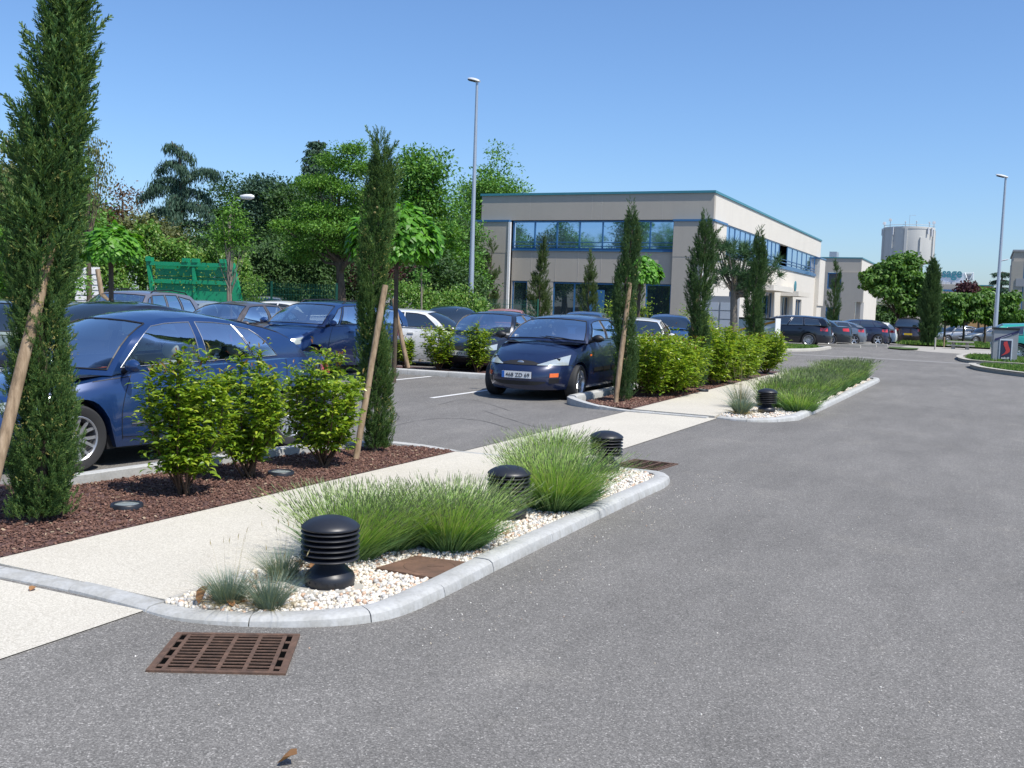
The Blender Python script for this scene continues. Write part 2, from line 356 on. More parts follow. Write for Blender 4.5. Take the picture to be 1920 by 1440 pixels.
def carglass():
    m, nt = newmat('car_glass'); out = nt.nodes.new("ShaderNodeOutputMaterial")
    t = nt.nodes.new("ShaderNodeBsdfTransparent"); t.inputs[0].default_value = (.74, .82, .80, 1)
    g = nt.nodes.new("ShaderNodeBsdfGlossy"); g.inputs['Roughness'].default_value = .0; g.inputs[0].default_value = (.95, .97, 1, 1)
    f = nt.nodes.new("ShaderNodeFresnel"); f.inputs[0].default_value = 1.5
    mm = nt.nodes.new("ShaderNodeMath"); mm.operation = 'MULTIPLY'; mm.inputs[1].default_value = .75; nt.links.new(f.outputs[0], mm.inputs[0])
    ms = nt.nodes.new("ShaderNodeMixShader"); nt.links.new(mm.outputs[0], ms.inputs[0]); nt.links.new(t.outputs[0], ms.inputs[1]); nt.links.new(g.outputs[0], ms.inputs[2]); nt.links.new(ms.outputs[0], out.inputs[0])
    return m
MAT['carglass'] = carglass()
MAT['farglass'] = winmat('tinted_glass', (.012, .018, .022), .03)
def paint(name, c, metal=.35, rough=.32):
    m, nt = newmat(name); b = pbsdf(nt, c, rough, metal=metal, coat=1.0)
    co = coords(nt); f = noise(nt, co, 1.6, 4)
    nt.links.new(mix(nt, tuple(k * .92 for k in c), tuple(min(1, k * 1.05 + .002) for k in c), f), b.inputs['Base Color'])
    nt.links.new(ramp(nt, noise(nt, co, 2.3, 5), [(.3, G3(.02)), (.75, G3(.10))]), b.inputs['Coat Roughness']); return m
MAT['lamp'] = simple('headlamp_lens', (.46, .52, .52), .12, metal=.35, coat=1, var=.15, scale=14)
MAT['amber'] = simple('amber_lens', (.75, .13, .01), .2, coat=1, var=.1)
MAT['redlens'] = simple('red_lens', (.55, .02, .015), .2, coat=1, var=.1)
MAT['plate'] = simple('plate_white', (.66, .67, .67), .5, var=.03)
MAT['plateyel'] = simple('plate_yellow', (.65, .42, .03), .5, var=.03)
MAT['plateblue'] = simple('plate_blue', (.02, .12, .45), .5, var=0)
MAT['ink'] = simple('ink', (.012, .012, .012), .6, var=0)
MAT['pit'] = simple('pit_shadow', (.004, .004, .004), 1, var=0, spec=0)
MAT['seat'] = simple('seat_cloth', (.045, .05, .06), .85, var=.1)
MAT['beige'] = simple('beige_trim', (.42, .40, .36), .7, var=.05)
MAT['inlight'] = simple('lens_cloudy', (.30, .34, .32), .25, var=.3, scale=30, coat=.5)
# ================================================================ GROUND
CAMC = M3.transposed()
def g(px, py, z=0.0):
    """world point at height z seen at a pixel of the 1920 x 1440 photograph (used to measure the site)"""
    d = M3 @ Vector((px - 960, 720 - py, -1923)); t = (z - 1.66) / d.z; return (d.x * t, d.y * t)
def catmull(P, n=6):
    P = [np.array(p, float) for p in P]; out = []
    for i in range(len(P) - 1):
        p0, p1, p2, p3 = P[max(i - 1, 0)], P[i], P[i + 1], P[min(i + 2, len(P) - 1)]
        for k in range(n):
            t = k / n; out.append(.5 * ((2 * p1) + (-p0 + p2) * t + (2 * p0 - 5 * p1 + 4 * p2 - p3) * t * t + (-p0 + 3 * p1 - 3 * p2 + p3) * t ** 3))
    return out + [P[-1]]
def sheet(name, pts, z, mat, kind='structure', th=None):
    mb = MB(); mb.poly(pts, z, None if th is None else z - th)
    o = mb.build(name, mat); o['kind'] = kind; return o
# base sheet to the horizon, following gz()
ys = [-120, 0, 48, 70, 100, 158, 300, 1600]; xs = [-900, -60, 60, 900]
mb = MB(); mb.grid([[(x, y, gz(y)) for x in xs] for y in ys], flip=True); o = mb.build('road', MAT['asphalt']); o['kind'] = 'structure'
sheet('parking_lot', [(-45, 3), (-5.0, 3), (-5.0, 4.0), (-5.15, 9.86), (-5.05, 15.4), (-5.9, 16), (-5.9, 30), (-6.5, 33), (-45, 33)], .004, MAT['lot'])

def kerb(name, pts, w=.15, mat=None, stone=1.0, n=6, smoothed=True, gap=.007):
    """pts: (x, y, height) along the outer edge, the bed lies to the left of the direction of travel"""
    P = np.array(catmull(pts, n) if smoothed else pts, float)
    L = np.r_[0, np.cumsum(np.linalg.norm(np.diff(P[:, :2], axis=0), axis=1))]; tot = L[-1]
    def at(s): return np.array([np.interp(s, L, P[:, k]) for k in range(3)])
    mb = MB(); k = max(1, round(tot / stone)); ln = tot / k
    for i in range(k):
        a, b = i * ln + gap / 2, (i + 1) * ln - gap / 2; m = 7 if ln < 1.2 else 9
        rows = []; jz = random.uniform(-.004, .004)
        for s in np.linspace(a, b, m):
            p = at(s); q = at(min(s + .05, tot)); r = at(max(s - .05, 0)); t = (q - r)[:2]; t /= np.linalg.norm(t) + 1e-9; nn = np.array([-t[1], t[0]])
            base = gz(p[1]); h = p[2] + jz
            prof = [(0, -.04), (.004, max(h - .05, -.03)), (.014, h - .018), (.034, h - .004), (.06, h), (w - .02, h), (w, h - .008), (w, -.04)]
            rows.append([(p[0] + nn[0] * o_, p[1] + nn[1] * o_, base + z_) for o_, z_ in prof])
        mb.grid(rows)
        mb.add(rows[0], [tuple(range(8))]); mb.add(rows[-1], [tuple(range(8))[::-1]])
    o = mb.build(name, mat or MAT['kerb'], smooth=35); o['kind'] = 'structure'; return o, P
# island 1 kerb (with the flush crossings over the path)
isl1 = [(-5.7, 3.96, .028), (-5.0, 3.98, .028), (-4.4, 3.98, .03), (-3.9, 3.93, .03), (-3.6, 3.9, .036), (-3.28, 3.99, .042), (-2.96, 4.17, .05), (-2.74, 4.40, .058), (-2.66, 4.72, .068),
        (-2.65, 5.6, .075), (-2.63, 7.2, .078), (-2.60, 8.6, .078), (-2.585, 9.1, .075), (-2.66, 9.5, .065), (-2.88, 9.76, .05), (-3.3, 9.82, .036), (-3.8, 9.86, .028), (-4.5, 9.9, .02), (-5.1, 9.9, .02)]
kerb('kerb', isl1[:10], stone=.62); kerb('kerb', isl1[9:], stone=.98)
inner = catmull([(-3.64, 4.035), (-3.30, 4.11), (-3.07, 4.25), (-2.85, 4.48), (-2.80, 4.8), (-2.79, 5.6), (-2.77, 7.2), (-2.74, 8.6), (-2.73, 9.05), (-2.79, 9.4), (-2.97, 9.61), (-3.3, 9.68), (-3.72, 9.71)], 4)
g1 = [(p[0], p[1]) for p in inner] + [(-3.78, 9.71), (-3.82, 4.04)]
sheet('gravel', g1, .028, MAT['gravel'])
# path
sheet('path', [(-5.6, -1), (-3.95, -1), (-3.86, 3.94), (-5.6, 3.97)], .006, MAT['path'])
sheet('path', [(-5.30, 4.14), (-3.83, 4.08), (-3.77, 9.70), (-5.12, 9.73)], .030, MAT['path'], th=.05)
sheet('path', [(-5.11, 9.90), (-3.76, 9.86), (-3.60, 15.28), (-5.02, 15.36)], .008, MAT['path'])
sheet('path', [(-5.02, 15.5), (-3.66, 15.4), (-3.45, 27.6), (-4.92, 27.6)], .030, MAT['path'], th=.05)
mb = MB(); mb.box2(-3.835, -3.80, 4.09, 9.7, -.03, .042); o = mb.build('edging_strip', MAT['kerbold']); o['kind'] = 'structure'
# bed 1
kA = [g(60, 905, .12), g(135, 891, .12), g(287, 871, .12), g(430, 853, .12), g(580, 834, .12)]
kerb('kerb', [(-5.12, 9.88, .03), (-5.6, 9.93, .05), (-6.0, 9.80, .07), (-6.17, 9.4, .10), (kA[4][0] - .14, kA[4][1], .12), (kA[3][0] - .14, kA[3][1], .12), (kA[2][0] - .14, kA[2][1], .12), (kA[1][0] - .14, kA[1][1] - .1, .12)], w=.15, stone=1.0)
sheet('mulch_bed', [(-5.285, 2.0), (-5.275, 4.1), (-5.105, 9.72), (-5.6, 9.76), (-5.95, 9.6), (-6.1, 9.2), (kA[4][0] + .02, kA[4][1]), (kA[3][0] + .02, kA[3][1]), (kA[2][0] + .02, kA[2][1]), (kA[1][0] + .02, kA[1][1]), (-7.6, 5.6), (-9.0, 2.0)], .034, MAT['mulch'])
# bed 2, the long hedge bed
kerb('kerb', [(-3.72, 15.32, .03), (-4.4, 15.36, .03), (-5.02, 15.38, .03), (-5.5, 15.42, .07), (-5.9, 15.6, .12), (-6.12, 15.9, .13)], w=.15, stone=.8)
kerb('kerb', [(-6.40, 27.6, .12), (-6.35, 24, .12), (-6.28, 20, .12), (-6.14, 16.0, .13)][::-1], w=-.15 + .3, stone=1.0)
sheet('mulch_bed', [(-5.0, 15.5), (-4.90, 27.9), (-6.25, 27.9), (-6.2, 20), (-6.0, 16.0), (-5.6, 15.58)], .034, MAT['mulch'])
kerb('kerb', [(-6.45, 33.1, .03), (-6.1, 33.3, .12), (-6.15, 34.5, .13), (-6.5, 37.2, .12), (-7.3, 38.9, .12), (-9, 39.2, .12)], w=.16, mat=MAT['kerbold'])
sheet('lawn', [(-6.4, 33.4), (-6.3, 34.6), (-6.7, 37.0), (-7.4, 38.6), (-9.4, 39), (-9.4, 33.4)], .07, MAT['lawn'])
# island 2 with the long row of lavender
isl2 = [(-3.62, 15.33, .03), (-3.3, 15.2, .036), (-3.0, 15.22, .045), (-2.72, 15.5, .06), (-2.50, 15.95, .078), (-2.44, 17.5, .08), (-2.38, 20, .08), (-2.33, 23, .08), (-2.28, 26.0, .08), (-2.32, 26.9, .075), (-2.55, 27.3, .06), (-3.5, 27.5, .035)]
kerb('kerb', isl2[:5], stone=.55); kerb('kerb', isl2[4:], stone=1.0)
i2 = [(-3.62, 15.5), (-3.3, 15.4), (-3.05, 15.42), (-2.86, 15.7), (-2.68, 16.1), (-2.62, 17.5), (-2.56, 20), (-2.5, 23), (-2.46, 26.0), (-2.5, 26.8), (-2.6, 27.1), (-3.44, 27.3)]
sheet('gravel', i2, .028, MAT['gravel'])
# car park: the divider bed behind the front row, and bay lines
kerb('kerb', [(-6.5, 19.62, .12), (-9.4, 19.40, .12), (-12.0, 19.25, .12), (-17, 19.1, .12), (-26, 18.9, .12)][::-1], w=.15, smoothed=False)
sheet('mulch_bed', [(-26, 19.05), (-12, 19.4), (-6.6, 19.75), (-6.6, 21.3), (-12, 21.1), (-26, 20.8)], .05, MAT['mulch'])
for x in (-8.42, -10.86, -13.3, -15.8, -18.3):
    mb = MB(); a = x + .06; mb.add([(a - .05, 15.0 if x > -9 else 16.0, .0085), (a + .05, 15.0 if x > -9 else 16.0, .0085), (a + .12, 19.2, .0085), (a + .02, 19.2, .0085)], [(0, 1, 2, 3)])
    tag(mb.build('bay_line', MAT['marking']), kind='structure')
# far side: kerbed lawns left and right of the lane, pale concrete drive, worn seam across the road
kerb('kerb', [(-9.9, 42.6, .12), (-8.5, 42.3, .12), (-7.3, 42.6, .12), (-6.5, 44.6, .12), (-6.35, 47.4, .12), (-6.7, 49.2, .12), (-9.9, 49.7, .12)], w=.2, mat=MAT['kerbold'])
sheet('lawn', [(-12.5, 42.85), (-8.4, 42.6), (-7.5, 42.9), (-6.75, 44.7), (-6.6, 47.2), (-6.9, 48.9), (-12.5, 49.4)], .09, MAT['lawn'])
def lawn_h(name, pts, mat, h=.08):
    mb = MB(); mb.add([(x, y, gz(y) + h) for x, y in pts], [tuple(range(len(pts)))]); return tag(mb.build(name, mat), kind='structure')
kerb('kerb', [(2.2, 31.6, .13), (1.07, 32.6, .13), (.05, 34.6, .13), (-.36, 36.6, .13), (-.30, 37.8, .12), (.4, 38.3, .1), (3, 38.4, .1)], w=-.16, mat=MAT['kerbold'])
lawn_h('lawn', [(3, 31.7), (2.2, 31.9), (1.2, 32.8), (.25, 34.8), (-.16, 36.6), (-.1, 37.6), (.5, 38.1), (3, 38.2)], MAT['lawn'], .1)
kerb('kerb', [(3.2, 39.2, .12), (1.28, 39.5, .12), (.02, 40.0, .12), (-.6, 40.9, .12), (-.92, 43.5, .12), (-.8, 46.5, .1), (-.2, 48.3, .1), (3, 48.8, .1)], w=-.16, mat=MAT['kerbold'])
lawn_h('lawn', [(6, 39.5), (1.4, 39.8), (.15, 40.25), (-.4, 41.1), (-.7, 43.5), (-.6, 46.3), (-.1, 48.0), (6, 48.4)], MAT['lawn'], .1)
mb = MB(); mb.add([(-2.4, 52, gz(52) + .005), (-.3, 50, gz(50) + .005), (2, 50, gz(50) + .005), (2, 66, gz(66) + .02), (-4.2, 66, gz(66) + .02), (-4.2, 56, gz(56) + .01)], [(0, 1, 2, 3, 4, 5)])
tag(mb.build('concrete_drive', MAT['concrete']), kind='structure')
mb = MB(); mb.add([(-7.2, 40.0, .004), (-4.4, 40.2, .004), (.4, 39.2, .004), (.4, 39.75, .004), (-4.4, 40.75, .004), (-7.2, 40.5, .004)], [(0, 1, 2, 3, 4, 5)])
seam = simple('worn_seam', (.27, .26, .25), .9, var=.1); tag(mb.build('road_seam', seam), kind='structure')
lawn_h('lawn', [(-4.4, 54.6), (-3.5, 52.9), (-3.0, 54.2), (-3.1, 57.5), (-4.6, 58)], MAT['lawn'], .06)
lawn_h('lawn', [(-3.6, 67), (-.6, 66.4), (6, 66), (12, 90), (-6, 90), (-5.2, 72)], MAT['lawn'], .10)
for k, (x, y, w_) in enumerate(((-7.2, 53.6, 2.2), (-6.7, 57.4, 2.0), (-6.4, 60.6, 2.0))):
    mb = MB(); mb.box((x + .5, y, gz(y) + .07), (w_, .35, .14)); tag(mb.build('wheel_stop', MAT['kerbold']), 'low concrete strip ending the bay in front of the ' + ('estate car', 'dark saloon', 'grey coupe')[k], 'wheel stop', 'concrete strips between the far bays')
# lawn blades on the far verges
def blades(n, xr, yr, z, h, poly=None, mat='grass', name='grass', wd=.012):
    x = rng.uniform(*xr, n); y = rng.uniform(*yr, n); P = np.c_[x, y, np.array([gz(v) for v in y]) + z]
    if poly is not None:
        q = np.array(poly); c = np.zeros(n, bool); j = len(q) - 1
        for i in range(len(q)):
            c ^= ((q[i, 1] > y) != (q[j, 1] > y)) & (x < (q[j, 0] - q[i, 0]) * (y - q[i, 1]) / (q[j, 1] - q[i, 1] + 1e-12) + q[i, 0]); j = i
        P = P[c]
    m = len(P); d = np.c_[rng.normal(0, .35, (m, 2)), np.ones(m)]
    V, F = place(SPRIG[0], SPRIG[1], P, d, rdir(m), rng.uniform(.5, 1, m) * h, rng.uniform(.7, 1.3, m) * wd)
    o = mesh_fast(name, V, F, MAT[mat]); o['kind'] = 'stuff'; return o
blades(9000, (-12, -6.4), (42.7, 49.2), .09, .10, [(-12, 42.9), (-7.5, 43), (-6.8, 44.8), (-6.7, 47.2), (-7, 48.8), (-12, 49.2)], wd=.03)
blades(9000, (-.2, 3), (31.7, 38.1), .1, .10, [(3, 31.8), (1.2, 32.9), (.3, 34.8), (-.1, 36.6), (0, 37.6), (3, 38.1)], wd=.025)
blades(9000, (-.7, 6), (39.6, 48.3), .1, .12, [(6, 39.6), (1.4, 39.9), (.2, 40.3), (-.4, 41.2), (-.65, 43.5), (-.5, 46.2), (6, 48.2)], wd=.03)
blades(14000, (-5, 8), (66.5, 88), .1, .22, wd=.06)
# pebbles (uncountable) on the gravel of both islands
ico = bmesh.new(); bmesh.ops.create_icosphere(ico, subdivisions=1, radius=.5)
IV = np.array([v.co[:] for v in ico.verts]); IF = np.array([[v.index for v in f.verts] for f in ico.faces]); ico.free()
def inpoly(x, y, poly):
    q = np.array([(p[0], p[1]) for p in poly]); c = np.zeros(len(x), bool); j = len(q) - 1
    for i in range(len(q)):
        c ^= ((q[i, 1] > y) != (q[j, 1] > y)) & (x < (q[j, 0] - q[i, 0]) * (y - q[i, 1]) / (q[j, 1] - q[i, 1] + 1e-12) + q[i, 0]); j = i
    return c
def pebbles(n, poly, z, smin, smax, avoid=()):
    q = np.array([(p[0], p[1]) for p in poly]); x = rng.uniform(q[:, 0].min(), q[:, 0].max(), n); y = rng.uniform(q[:, 1].min(), q[:, 1].max(), n)
    k = inpoly(x, y, poly)
    for (ax, ay, ar) in avoid: k &= (x - ax) ** 2 + (y - ay) ** 2 > ar * ar
    for box in (MANHOLE,): k &= ~inpoly(x, y, box)
    x, y = x[k], y[k]; m = len(x); s = rng.uniform(smin, smax, m)
    T = IV * np.array([1.0, 1.0, .75]); d = rdir(m); d[:, 2] *= .35; n_ = rdir(m) * .5 + np.array([0, 0, 1])
    V, F = place(T, IF, np.c_[x, y, z + rng.uniform(-.004, .012, m)], d, n_, s, s * rng.uniform(.55, .9, m))
    o = mesh_fast('pebbles', V, F, MAT['pebble'], smooth=True); o['kind'] = 'stuff'; o['label'] = 'loose white and cream pebbles'; return o
MANHOLE = [g(705, 1065, .05), g(780, 1042, .05), g(900, 1057, .05), g(838, 1088, .05)]
BOLL = [g(618, 1100, .03), g(952, 972, .03), g(1135, 884, .03), g(1437, 774, .03)]
pebbles(15500, g1, .031, .018, .042, [(BOLL[0][0], BOLL[0][1], .13), (BOLL[1][0], BOLL[1][1], .13)])
pebbles(9000, i2, .031, .022, .05)
# bark chips
bedp = [(-5.285, 3.2), (-5.275, 4.1), (-5.105, 9.72), (-5.6, 9.76), (-5.95, 9.6), (-6.1, 9.2), kA[4], kA[2], kA[1], (-7.4, 5.4), (-7.6, 3.2)]
def chips(n, poly, z, s0, s1):
    q = np.array([(p[0], p[1]) for p in poly]); x = rng.uniform(q[:, 0].min(), q[:, 0].max(), n); y = rng.uniform(q[:, 1].min(), q[:, 1].max(), n)
    k = inpoly(x, y, poly); x, y = x[k], y[k]; m = len(x); s = rng.uniform(s0, s1, m)
    T = np.array([(a, b, c) for a in (-.5, .5) for b in (-.5, .5) for c in (-.14, .14)]); TF = np.array([(0, 1, 3, 2), (4, 6, 7, 5), (0, 4, 5, 1), (2, 3, 7, 6), (0, 2, 6, 4), (1, 5, 7, 3)])
    d = rdir(m); d[:, 2] *= .4; n_ = rdir(m) * .6 + np.array([0, 0, 1])
    V, F = place(T, TF, np.c_[x, y, z + rng.uniform(-.002, .012, m)], d, n_, s, s * rng.uniform(.4, .8, m))
    o = mesh_fast('bark_chips', V, F, MAT['chip']); o['kind'] = 'stuff'; return o
chips(34000, bedp, .037, .009, .026)
chips(9000, [(-5.04, 15.5), (-4.95, 22), (-6.1, 22), (-6.0, 16.0), (-5.6, 15.6)], .036, .02, .04)
# loose grit on the asphalt beside the kerbs
xg = np.r_[-2.58 + np.abs(rng.normal(0, .25, 220)), rng.uniform(-4, 0, 160)]; yg = np.r_[rng.uniform(4.2, 10, 220), rng.uniform(2.8, 9, 160)]
kk = ~inpoly(xg, yg, [(-3.9, 3.8), (-2.5, 4.0), (-2.5, 9.9), (-3.9, 9.9)]); xg, yg = xg[kk], yg[kk]
V, F = place(IV * .8, IF, np.c_[xg, yg, np.full(len(xg), .003)], rdir(len(xg)), rdir(len(xg)), rng.uniform(.005, .013, len(xg)))
o = mesh_fast('grit', V, F, MAT['pebble']); o['kind'] = 'stuff'
# ================================================================ SMALL STREET THINGS
# louvred bollard lights
def bollard(x, y, z, label, s=1.0):
    root = empty('bollard_light', (x, y, z), 0, label, 'bollard light', 'louvred bollard lights along the path')
    b = MB(); b.lathe([(0, -.02), (.150, -.02), (.150, .012), (.140, .020), (.142, .03), (.146, .035), (.146, .065), (.138, .085), (.115, .105), (.092, .13), (.078, .16), (.074, .185), (0, .185)], 40)
    for k in range(5):
        a = -1.9 + k * .3; b.lathe([(0, 0), (.006, 0), (.006, .006), (0, .006)], 8, (0, 0, 0)) if False else None
        b.box((.145 * math.cos(a), .145 * math.sin(a), .048), (.012, .012, .012), a)
    b.build('base', MAT['black'], root, smooth=40)
    c = MB(); c.lathe([(0, .18), (.085, .18), (.085, .37), (0, .37)], 28); c.build('core', MAT['dark'], root, smooth=40)
    for k in range(6):
        f = MB(); z0 = .178 + k * .031
        f.lathe([(.086, z0 + .012), (.150, z0 + .001), (.168, z0 - .003), (.171, z0 + .0015), (.168, z0 + .005), (.150, z0 + .008), (.086, z0 + .019)], 44, close=True); f.build('louvre', MAT['black'], root, smooth=50)
    h = MB(); h.lathe([(.08, .352), (.168, .352), (.171, .358), (.168, .366), (.150, .382), (.118, .400), (.075, .414), (.03, .420), (0, .421)], 44); h.build('cap', MAT['black'], root, smooth=50)
    root.scale = (s, s, s); return root
bollard(*BOLL[0], .030, 'nearest black louvred bollard light standing in white pebbles beside the blue fescue', .96)
bollard(*BOLL[1], .030, 'black louvred bollard light half hidden by lavender in the middle of the near island', .96)
bollard(*BOLL[2], .030, 'black louvred bollard light behind lavender near the far tip of the near island', .96)
bollard(*BOLL[3], .030, 'black louvred bollard light at the near end of the far island', .93)
mb = MB(); pb = g(575, 1100, .05)
mb.poly([(BOLL[0][0] - .26, BOLL[0][1] - .12), (BOLL[0][0] + .02, BOLL[0][1] - .25), (BOLL[0][0] + .24, BOLL[0][1] + .04), (BOLL[0][0] - .06, BOLL[0][1] + .22)], .01, .046)
tag(mb.build('concrete_footing', MAT['kerbold']), 'grey concrete footing showing through pebbles under the nearest bollard light', 'footing')
# flush uplights in the bark
for (px, py, lab) in ((238, 947, 'round glass uplight set in the bark beside the nearest cypress'), (527, 886, 'round glass uplight set in the bark below the middle shrub'), (1317, 731, 'small round uplight in the bark under the long hedge')):
    x, y = g(px, py, .06); root = empty('ground_uplight', (x, y, .045), 0, lab, 'ground light', 'round uplights set in the bark beds')
    a = MB(); a.lathe([(.06, -.02), (.118, -.02), (.118, .022), (.112, .030), (.092, .030), (.088, .020), (.06, .018)], 36, close=True); a.build('rim', MAT['black'], root, smooth=40)
    a = MB(); a.lathe([(0, .026), (.05, .0255), (.089, .022), (.089, .01), (0, .01)], 36); a.build('lens', MAT['inlight'], root, smooth=40)
# drain grates
def grate(cn, label, nx=4, ny=11, rows_along=True):
    A, B_, C_, D_ = [np.array(c, float) for c in cn]       # far-left, far-right, near-right, near-left
    root = empty('drain_grate', ((A[0] + C_[0]) / 2, (A[1] + C_[1]) / 2, 0), 0, label, 'drain grate', 'iron drain grates in the road')
    o0 = np.array([(A[0] + C_[0]) / 2, (A[1] + C_[1]) / 2])
    def P(u, v): p = (A * (1 - u) + B_ * u) * (1 - v) + (D_ * (1 - u) + C_ * u) * v - o0; return p
    def quad(mb, u0, u1, v0, v1, z0, z1):
        q = [P(u0, v0), P(u0, v1), P(u1, v1), P(u1, v0)]; mb.poly([tuple(p) for p in q], z0, z1)
    f = MB()
    quad(f, -.02, 1.02, -.02, .03, -.05, .010); quad(f, -.02, 1.02, .97, 1.02, -.05, .010); quad(f, -.02, .035, .031, .969, -.05, .0095); quad(f, .965, 1.02, .031, .969, -.05, .0095)
    f.build('frame', MAT['rust'], root)
    b = MB(); w = .052
    for k in range(nx + 1):
        u = .10 + .80 * k / nx; quad(b, u - .016, u + .016, .035, .965, -.04, .009)
    for k in range(4):
        v = .18 + .22 * k
        quad(b, .036, .08, v, v + .05, -.04, .006); quad(b, .92, .964, v, v + .05, -.04, .006)
    for k in range(ny + 1):
        v = .045 + .88 * k / ny
        for j in range(nx):
            u0 = .10 + .80 * j / nx + .0165; u1 = .10 + .80 * (j + 1) / nx - .0165; quad(b, u0, u1, v, v + .022, -.035, .008)
    b.build('bars', MAT['rust'], root)
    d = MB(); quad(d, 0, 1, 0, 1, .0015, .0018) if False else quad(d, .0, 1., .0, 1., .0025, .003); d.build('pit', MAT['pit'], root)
    return root
grate([g(335, 1190), g(558, 1193), g(531, 1265), g(279, 1259)], 'large rusty iron drain grate in the road before the near island')
c2 = g(1206, 873)
grate([(c2[0] - .20, c2[1] + .33), (c2[0] + .28, c2[1] + .30), (c2[0] + .22, c2[1] - .22), (c2[0] - .26, c2[1] - .18)], 'smaller dark drain grate beyond the far tip of the near island', 3, 7)
# rusty cover plate
root = empty('manhole_cover', (MANHOLE[0][0], MANHOLE[0][1], 0), 0, 'square rusty steel cover plate set in the pebbles before the lavender', 'manhole cover')
P0 = np.array(MANHOLE[0]); mb = MB(); mb.poly([tuple(np.array(p) - P0) for p in MANHOLE][::-1], .02, .052); mb.build('plate', MAT['rustplate'], root)
ctr = np.mean([np.array(p) - P0 for p in MANHOLE], axis=0)
mb = MB(); mb.lathe([(.150, .051), (.156, .054), (.160, .051)], 40, (ctr[0], ctr[1], 0)); mb.box((ctr[0] + .03, ctr[1] + .02, .0525), (.10, .015, .003), .6); mb.build('ring', MAT['rust'], root, smooth=60)
# dead leaves
def deadleaf(x, y, z, s, lab, rz=0, tilt=.5):
    T = np.array([(0, 0, 0), (.18, -.30, .10), (.30, -.05, .02), (.18, .28, .14), (.55, -.42, .22), (.62, 0, .06), (.55, .38, .25), (1, -.10, .05), (.9, .22, .2)])
    F = [(0, 1, 2), (0, 2, 3), (1, 4, 5, 2), (2, 5, 6, 3), (4, 7, 5), (5, 7, 8), (5, 8, 6)]
    mb = MB(); M = Matrix.Rotation(rz, 3, 'Z') @ Matrix.Rotation(-tilt, 3, 'Y'); v = (T * s) @ np.array(M).T; v[:, 2] -= v[:, 2].min() - .002
    mb.add(v, F); mb.tube([v[0], v[0] + (v[0] - v[2]) * .8 + np.array([0, 0, .004])], [.0015, .001], 5)
    o = mb.build('dead_leaf', MAT['deadleaf']); o.location = (x, y, z); return tag(o, lab, 'leaf', 'dead leaves on the ground')
x, y = g(536, 1434); deadleaf(x - .03, y, 0, .085, 'curled pale brown leaf lying alone on the foreground road', .2, .5)
x, y = g(372, 1132, .045); deadleaf(x, y, .042, .10, 'upright tan leaf on the pebbles left of the blue fescue', 1.2, 1.0)
x, y = g(57, 1111); deadleaf(x, y, .01, .05, 'small reddish leaf on the pale path beside the kerb', 2.0, .1)
for i in range(14):
    x, y = g(random.uniform(425, 520), random.uniform(1118, 1140), .045); o = deadleaf(x, y, .042, random.uniform(.03, .06), 'small brown leaf scrap among the pebbles under the blue fescue', random.uniform(0, 6), random.uniform(.1, .8)); o['group'] = 'leaf scraps under the fescue'
for i in range(8):
    x, y = g(random.uniform(560, 590), random.uniform(1052, 1066), .045); o = deadleaf(x, y, .042, random.uniform(.03, .05), 'small brown leaf scrap behind the nearest bollard light', random.uniform(0, 6), random.uniform(.1, .8)); o['group'] = 'leaf scraps behind the bollard'

# lamp posts
def lamp_post(x, y, z0, h, label, r0=.085, r1=.045, head_rz=0, hw=.45, lean=0., down=False, grp='tall straight lamp posts'):
    root = empty('lamp_post', (x, y, z0), 0, label, 'lamp post', grp); root.rotation_euler = (0, lean, 0)
    mb = MB(); mb.tube([(0, 0, 0), (0, 0, h * .33), (0, 0, h * .335), (0, 0, h)], [r0, r0 * .8, r0 * .74, r1], 14); mb.build('pole', MAT['galv'], root, smooth=40)
    hd = MB(); M = Matrix.Translation((0, 0, h)) @ Matrix.Rotation(head_rz, 4, 'Z') @ Matrix.Rotation(R(-14), 4, 'Y')
    n = 10; rows = []
    for i in range(n + 1):
        t = i / n; xx = -.10 + t * hw; w = .16 * math.sin(math.pi * (.12 + .8 * t)) ** .6; hh = .09 * math.sin(math.pi * (.15 + .75 * t)) ** .6
        rows.append([(xx, w * math.cos(a), .03 + hh * math.sin(a) * (1 if math.sin(a) > 0 else .35)) for a in np.linspace(0, 2 * math.pi, 15)[:-1]])
    v = np.array(rows).reshape(-1, 3); v = (np.c_[v, np.ones(len(v))] @ np.array(M).T)[:, :3]
    hd.grid(v.reshape(n + 1, 14, 3), close=True); hd.add(v[:14], [tuple(range(14))]); hd.add(v[-14:], [tuple(range(14))[::-1]])
    hd.build('lamp_head', MAT['ltgrey'], root, smooth=50)
    ln = MB(); ln.box((hw * .45, 0, -.012), (hw * .6, .2, .02), M=M); ln.build('lens', MAT['dark'], root)
    return root
lamp_post(-18.3, 35.75, 0, 8.35 + 1.66, 'tall grey lamp post standing behind the parked cars left of the office building', .125, .05, R(190), .48)
lamp_post(.45, 61.5, gz(61.5), 9.3, 'tall grey lamp post at the right edge behind the green estate car', .13, .055, R(190), .62)
lamp_post(.9, 133, gz(133), 9.2, 'small distant white lamp post beside the tall one on the right', .16, .09, 0, 1.2)
root = empty('street_lamp', (-22.4, 26.5, 0), 0, 'short grey street lamp with a curved arm among the young maple leaves', 'street lamp')
mb = MB(); mb.tube([(0, 0, 0), (0, 0, 4.3)], [.06, .045], 10); mb.build('pole', MAT['palebark'], root, smooth=40)
mb = MB(); mb.tube([(0, 0, 4.15), (.1, 0, 4.45), (.3, .02, 4.62), (.55, .03, 4.70)], .022, 8); mb.build('arm', MAT['galv'], root, smooth=40)
mb = MB(); mb.lathe([(0, -.32), (.06, -.28), (.085, -.1), (.085, .12), (.05, .22), (0, .25)], 14, (.72, .03, 4.72), 'x'); mb.build('lamp_head', MAT['white'], root, smooth=50)

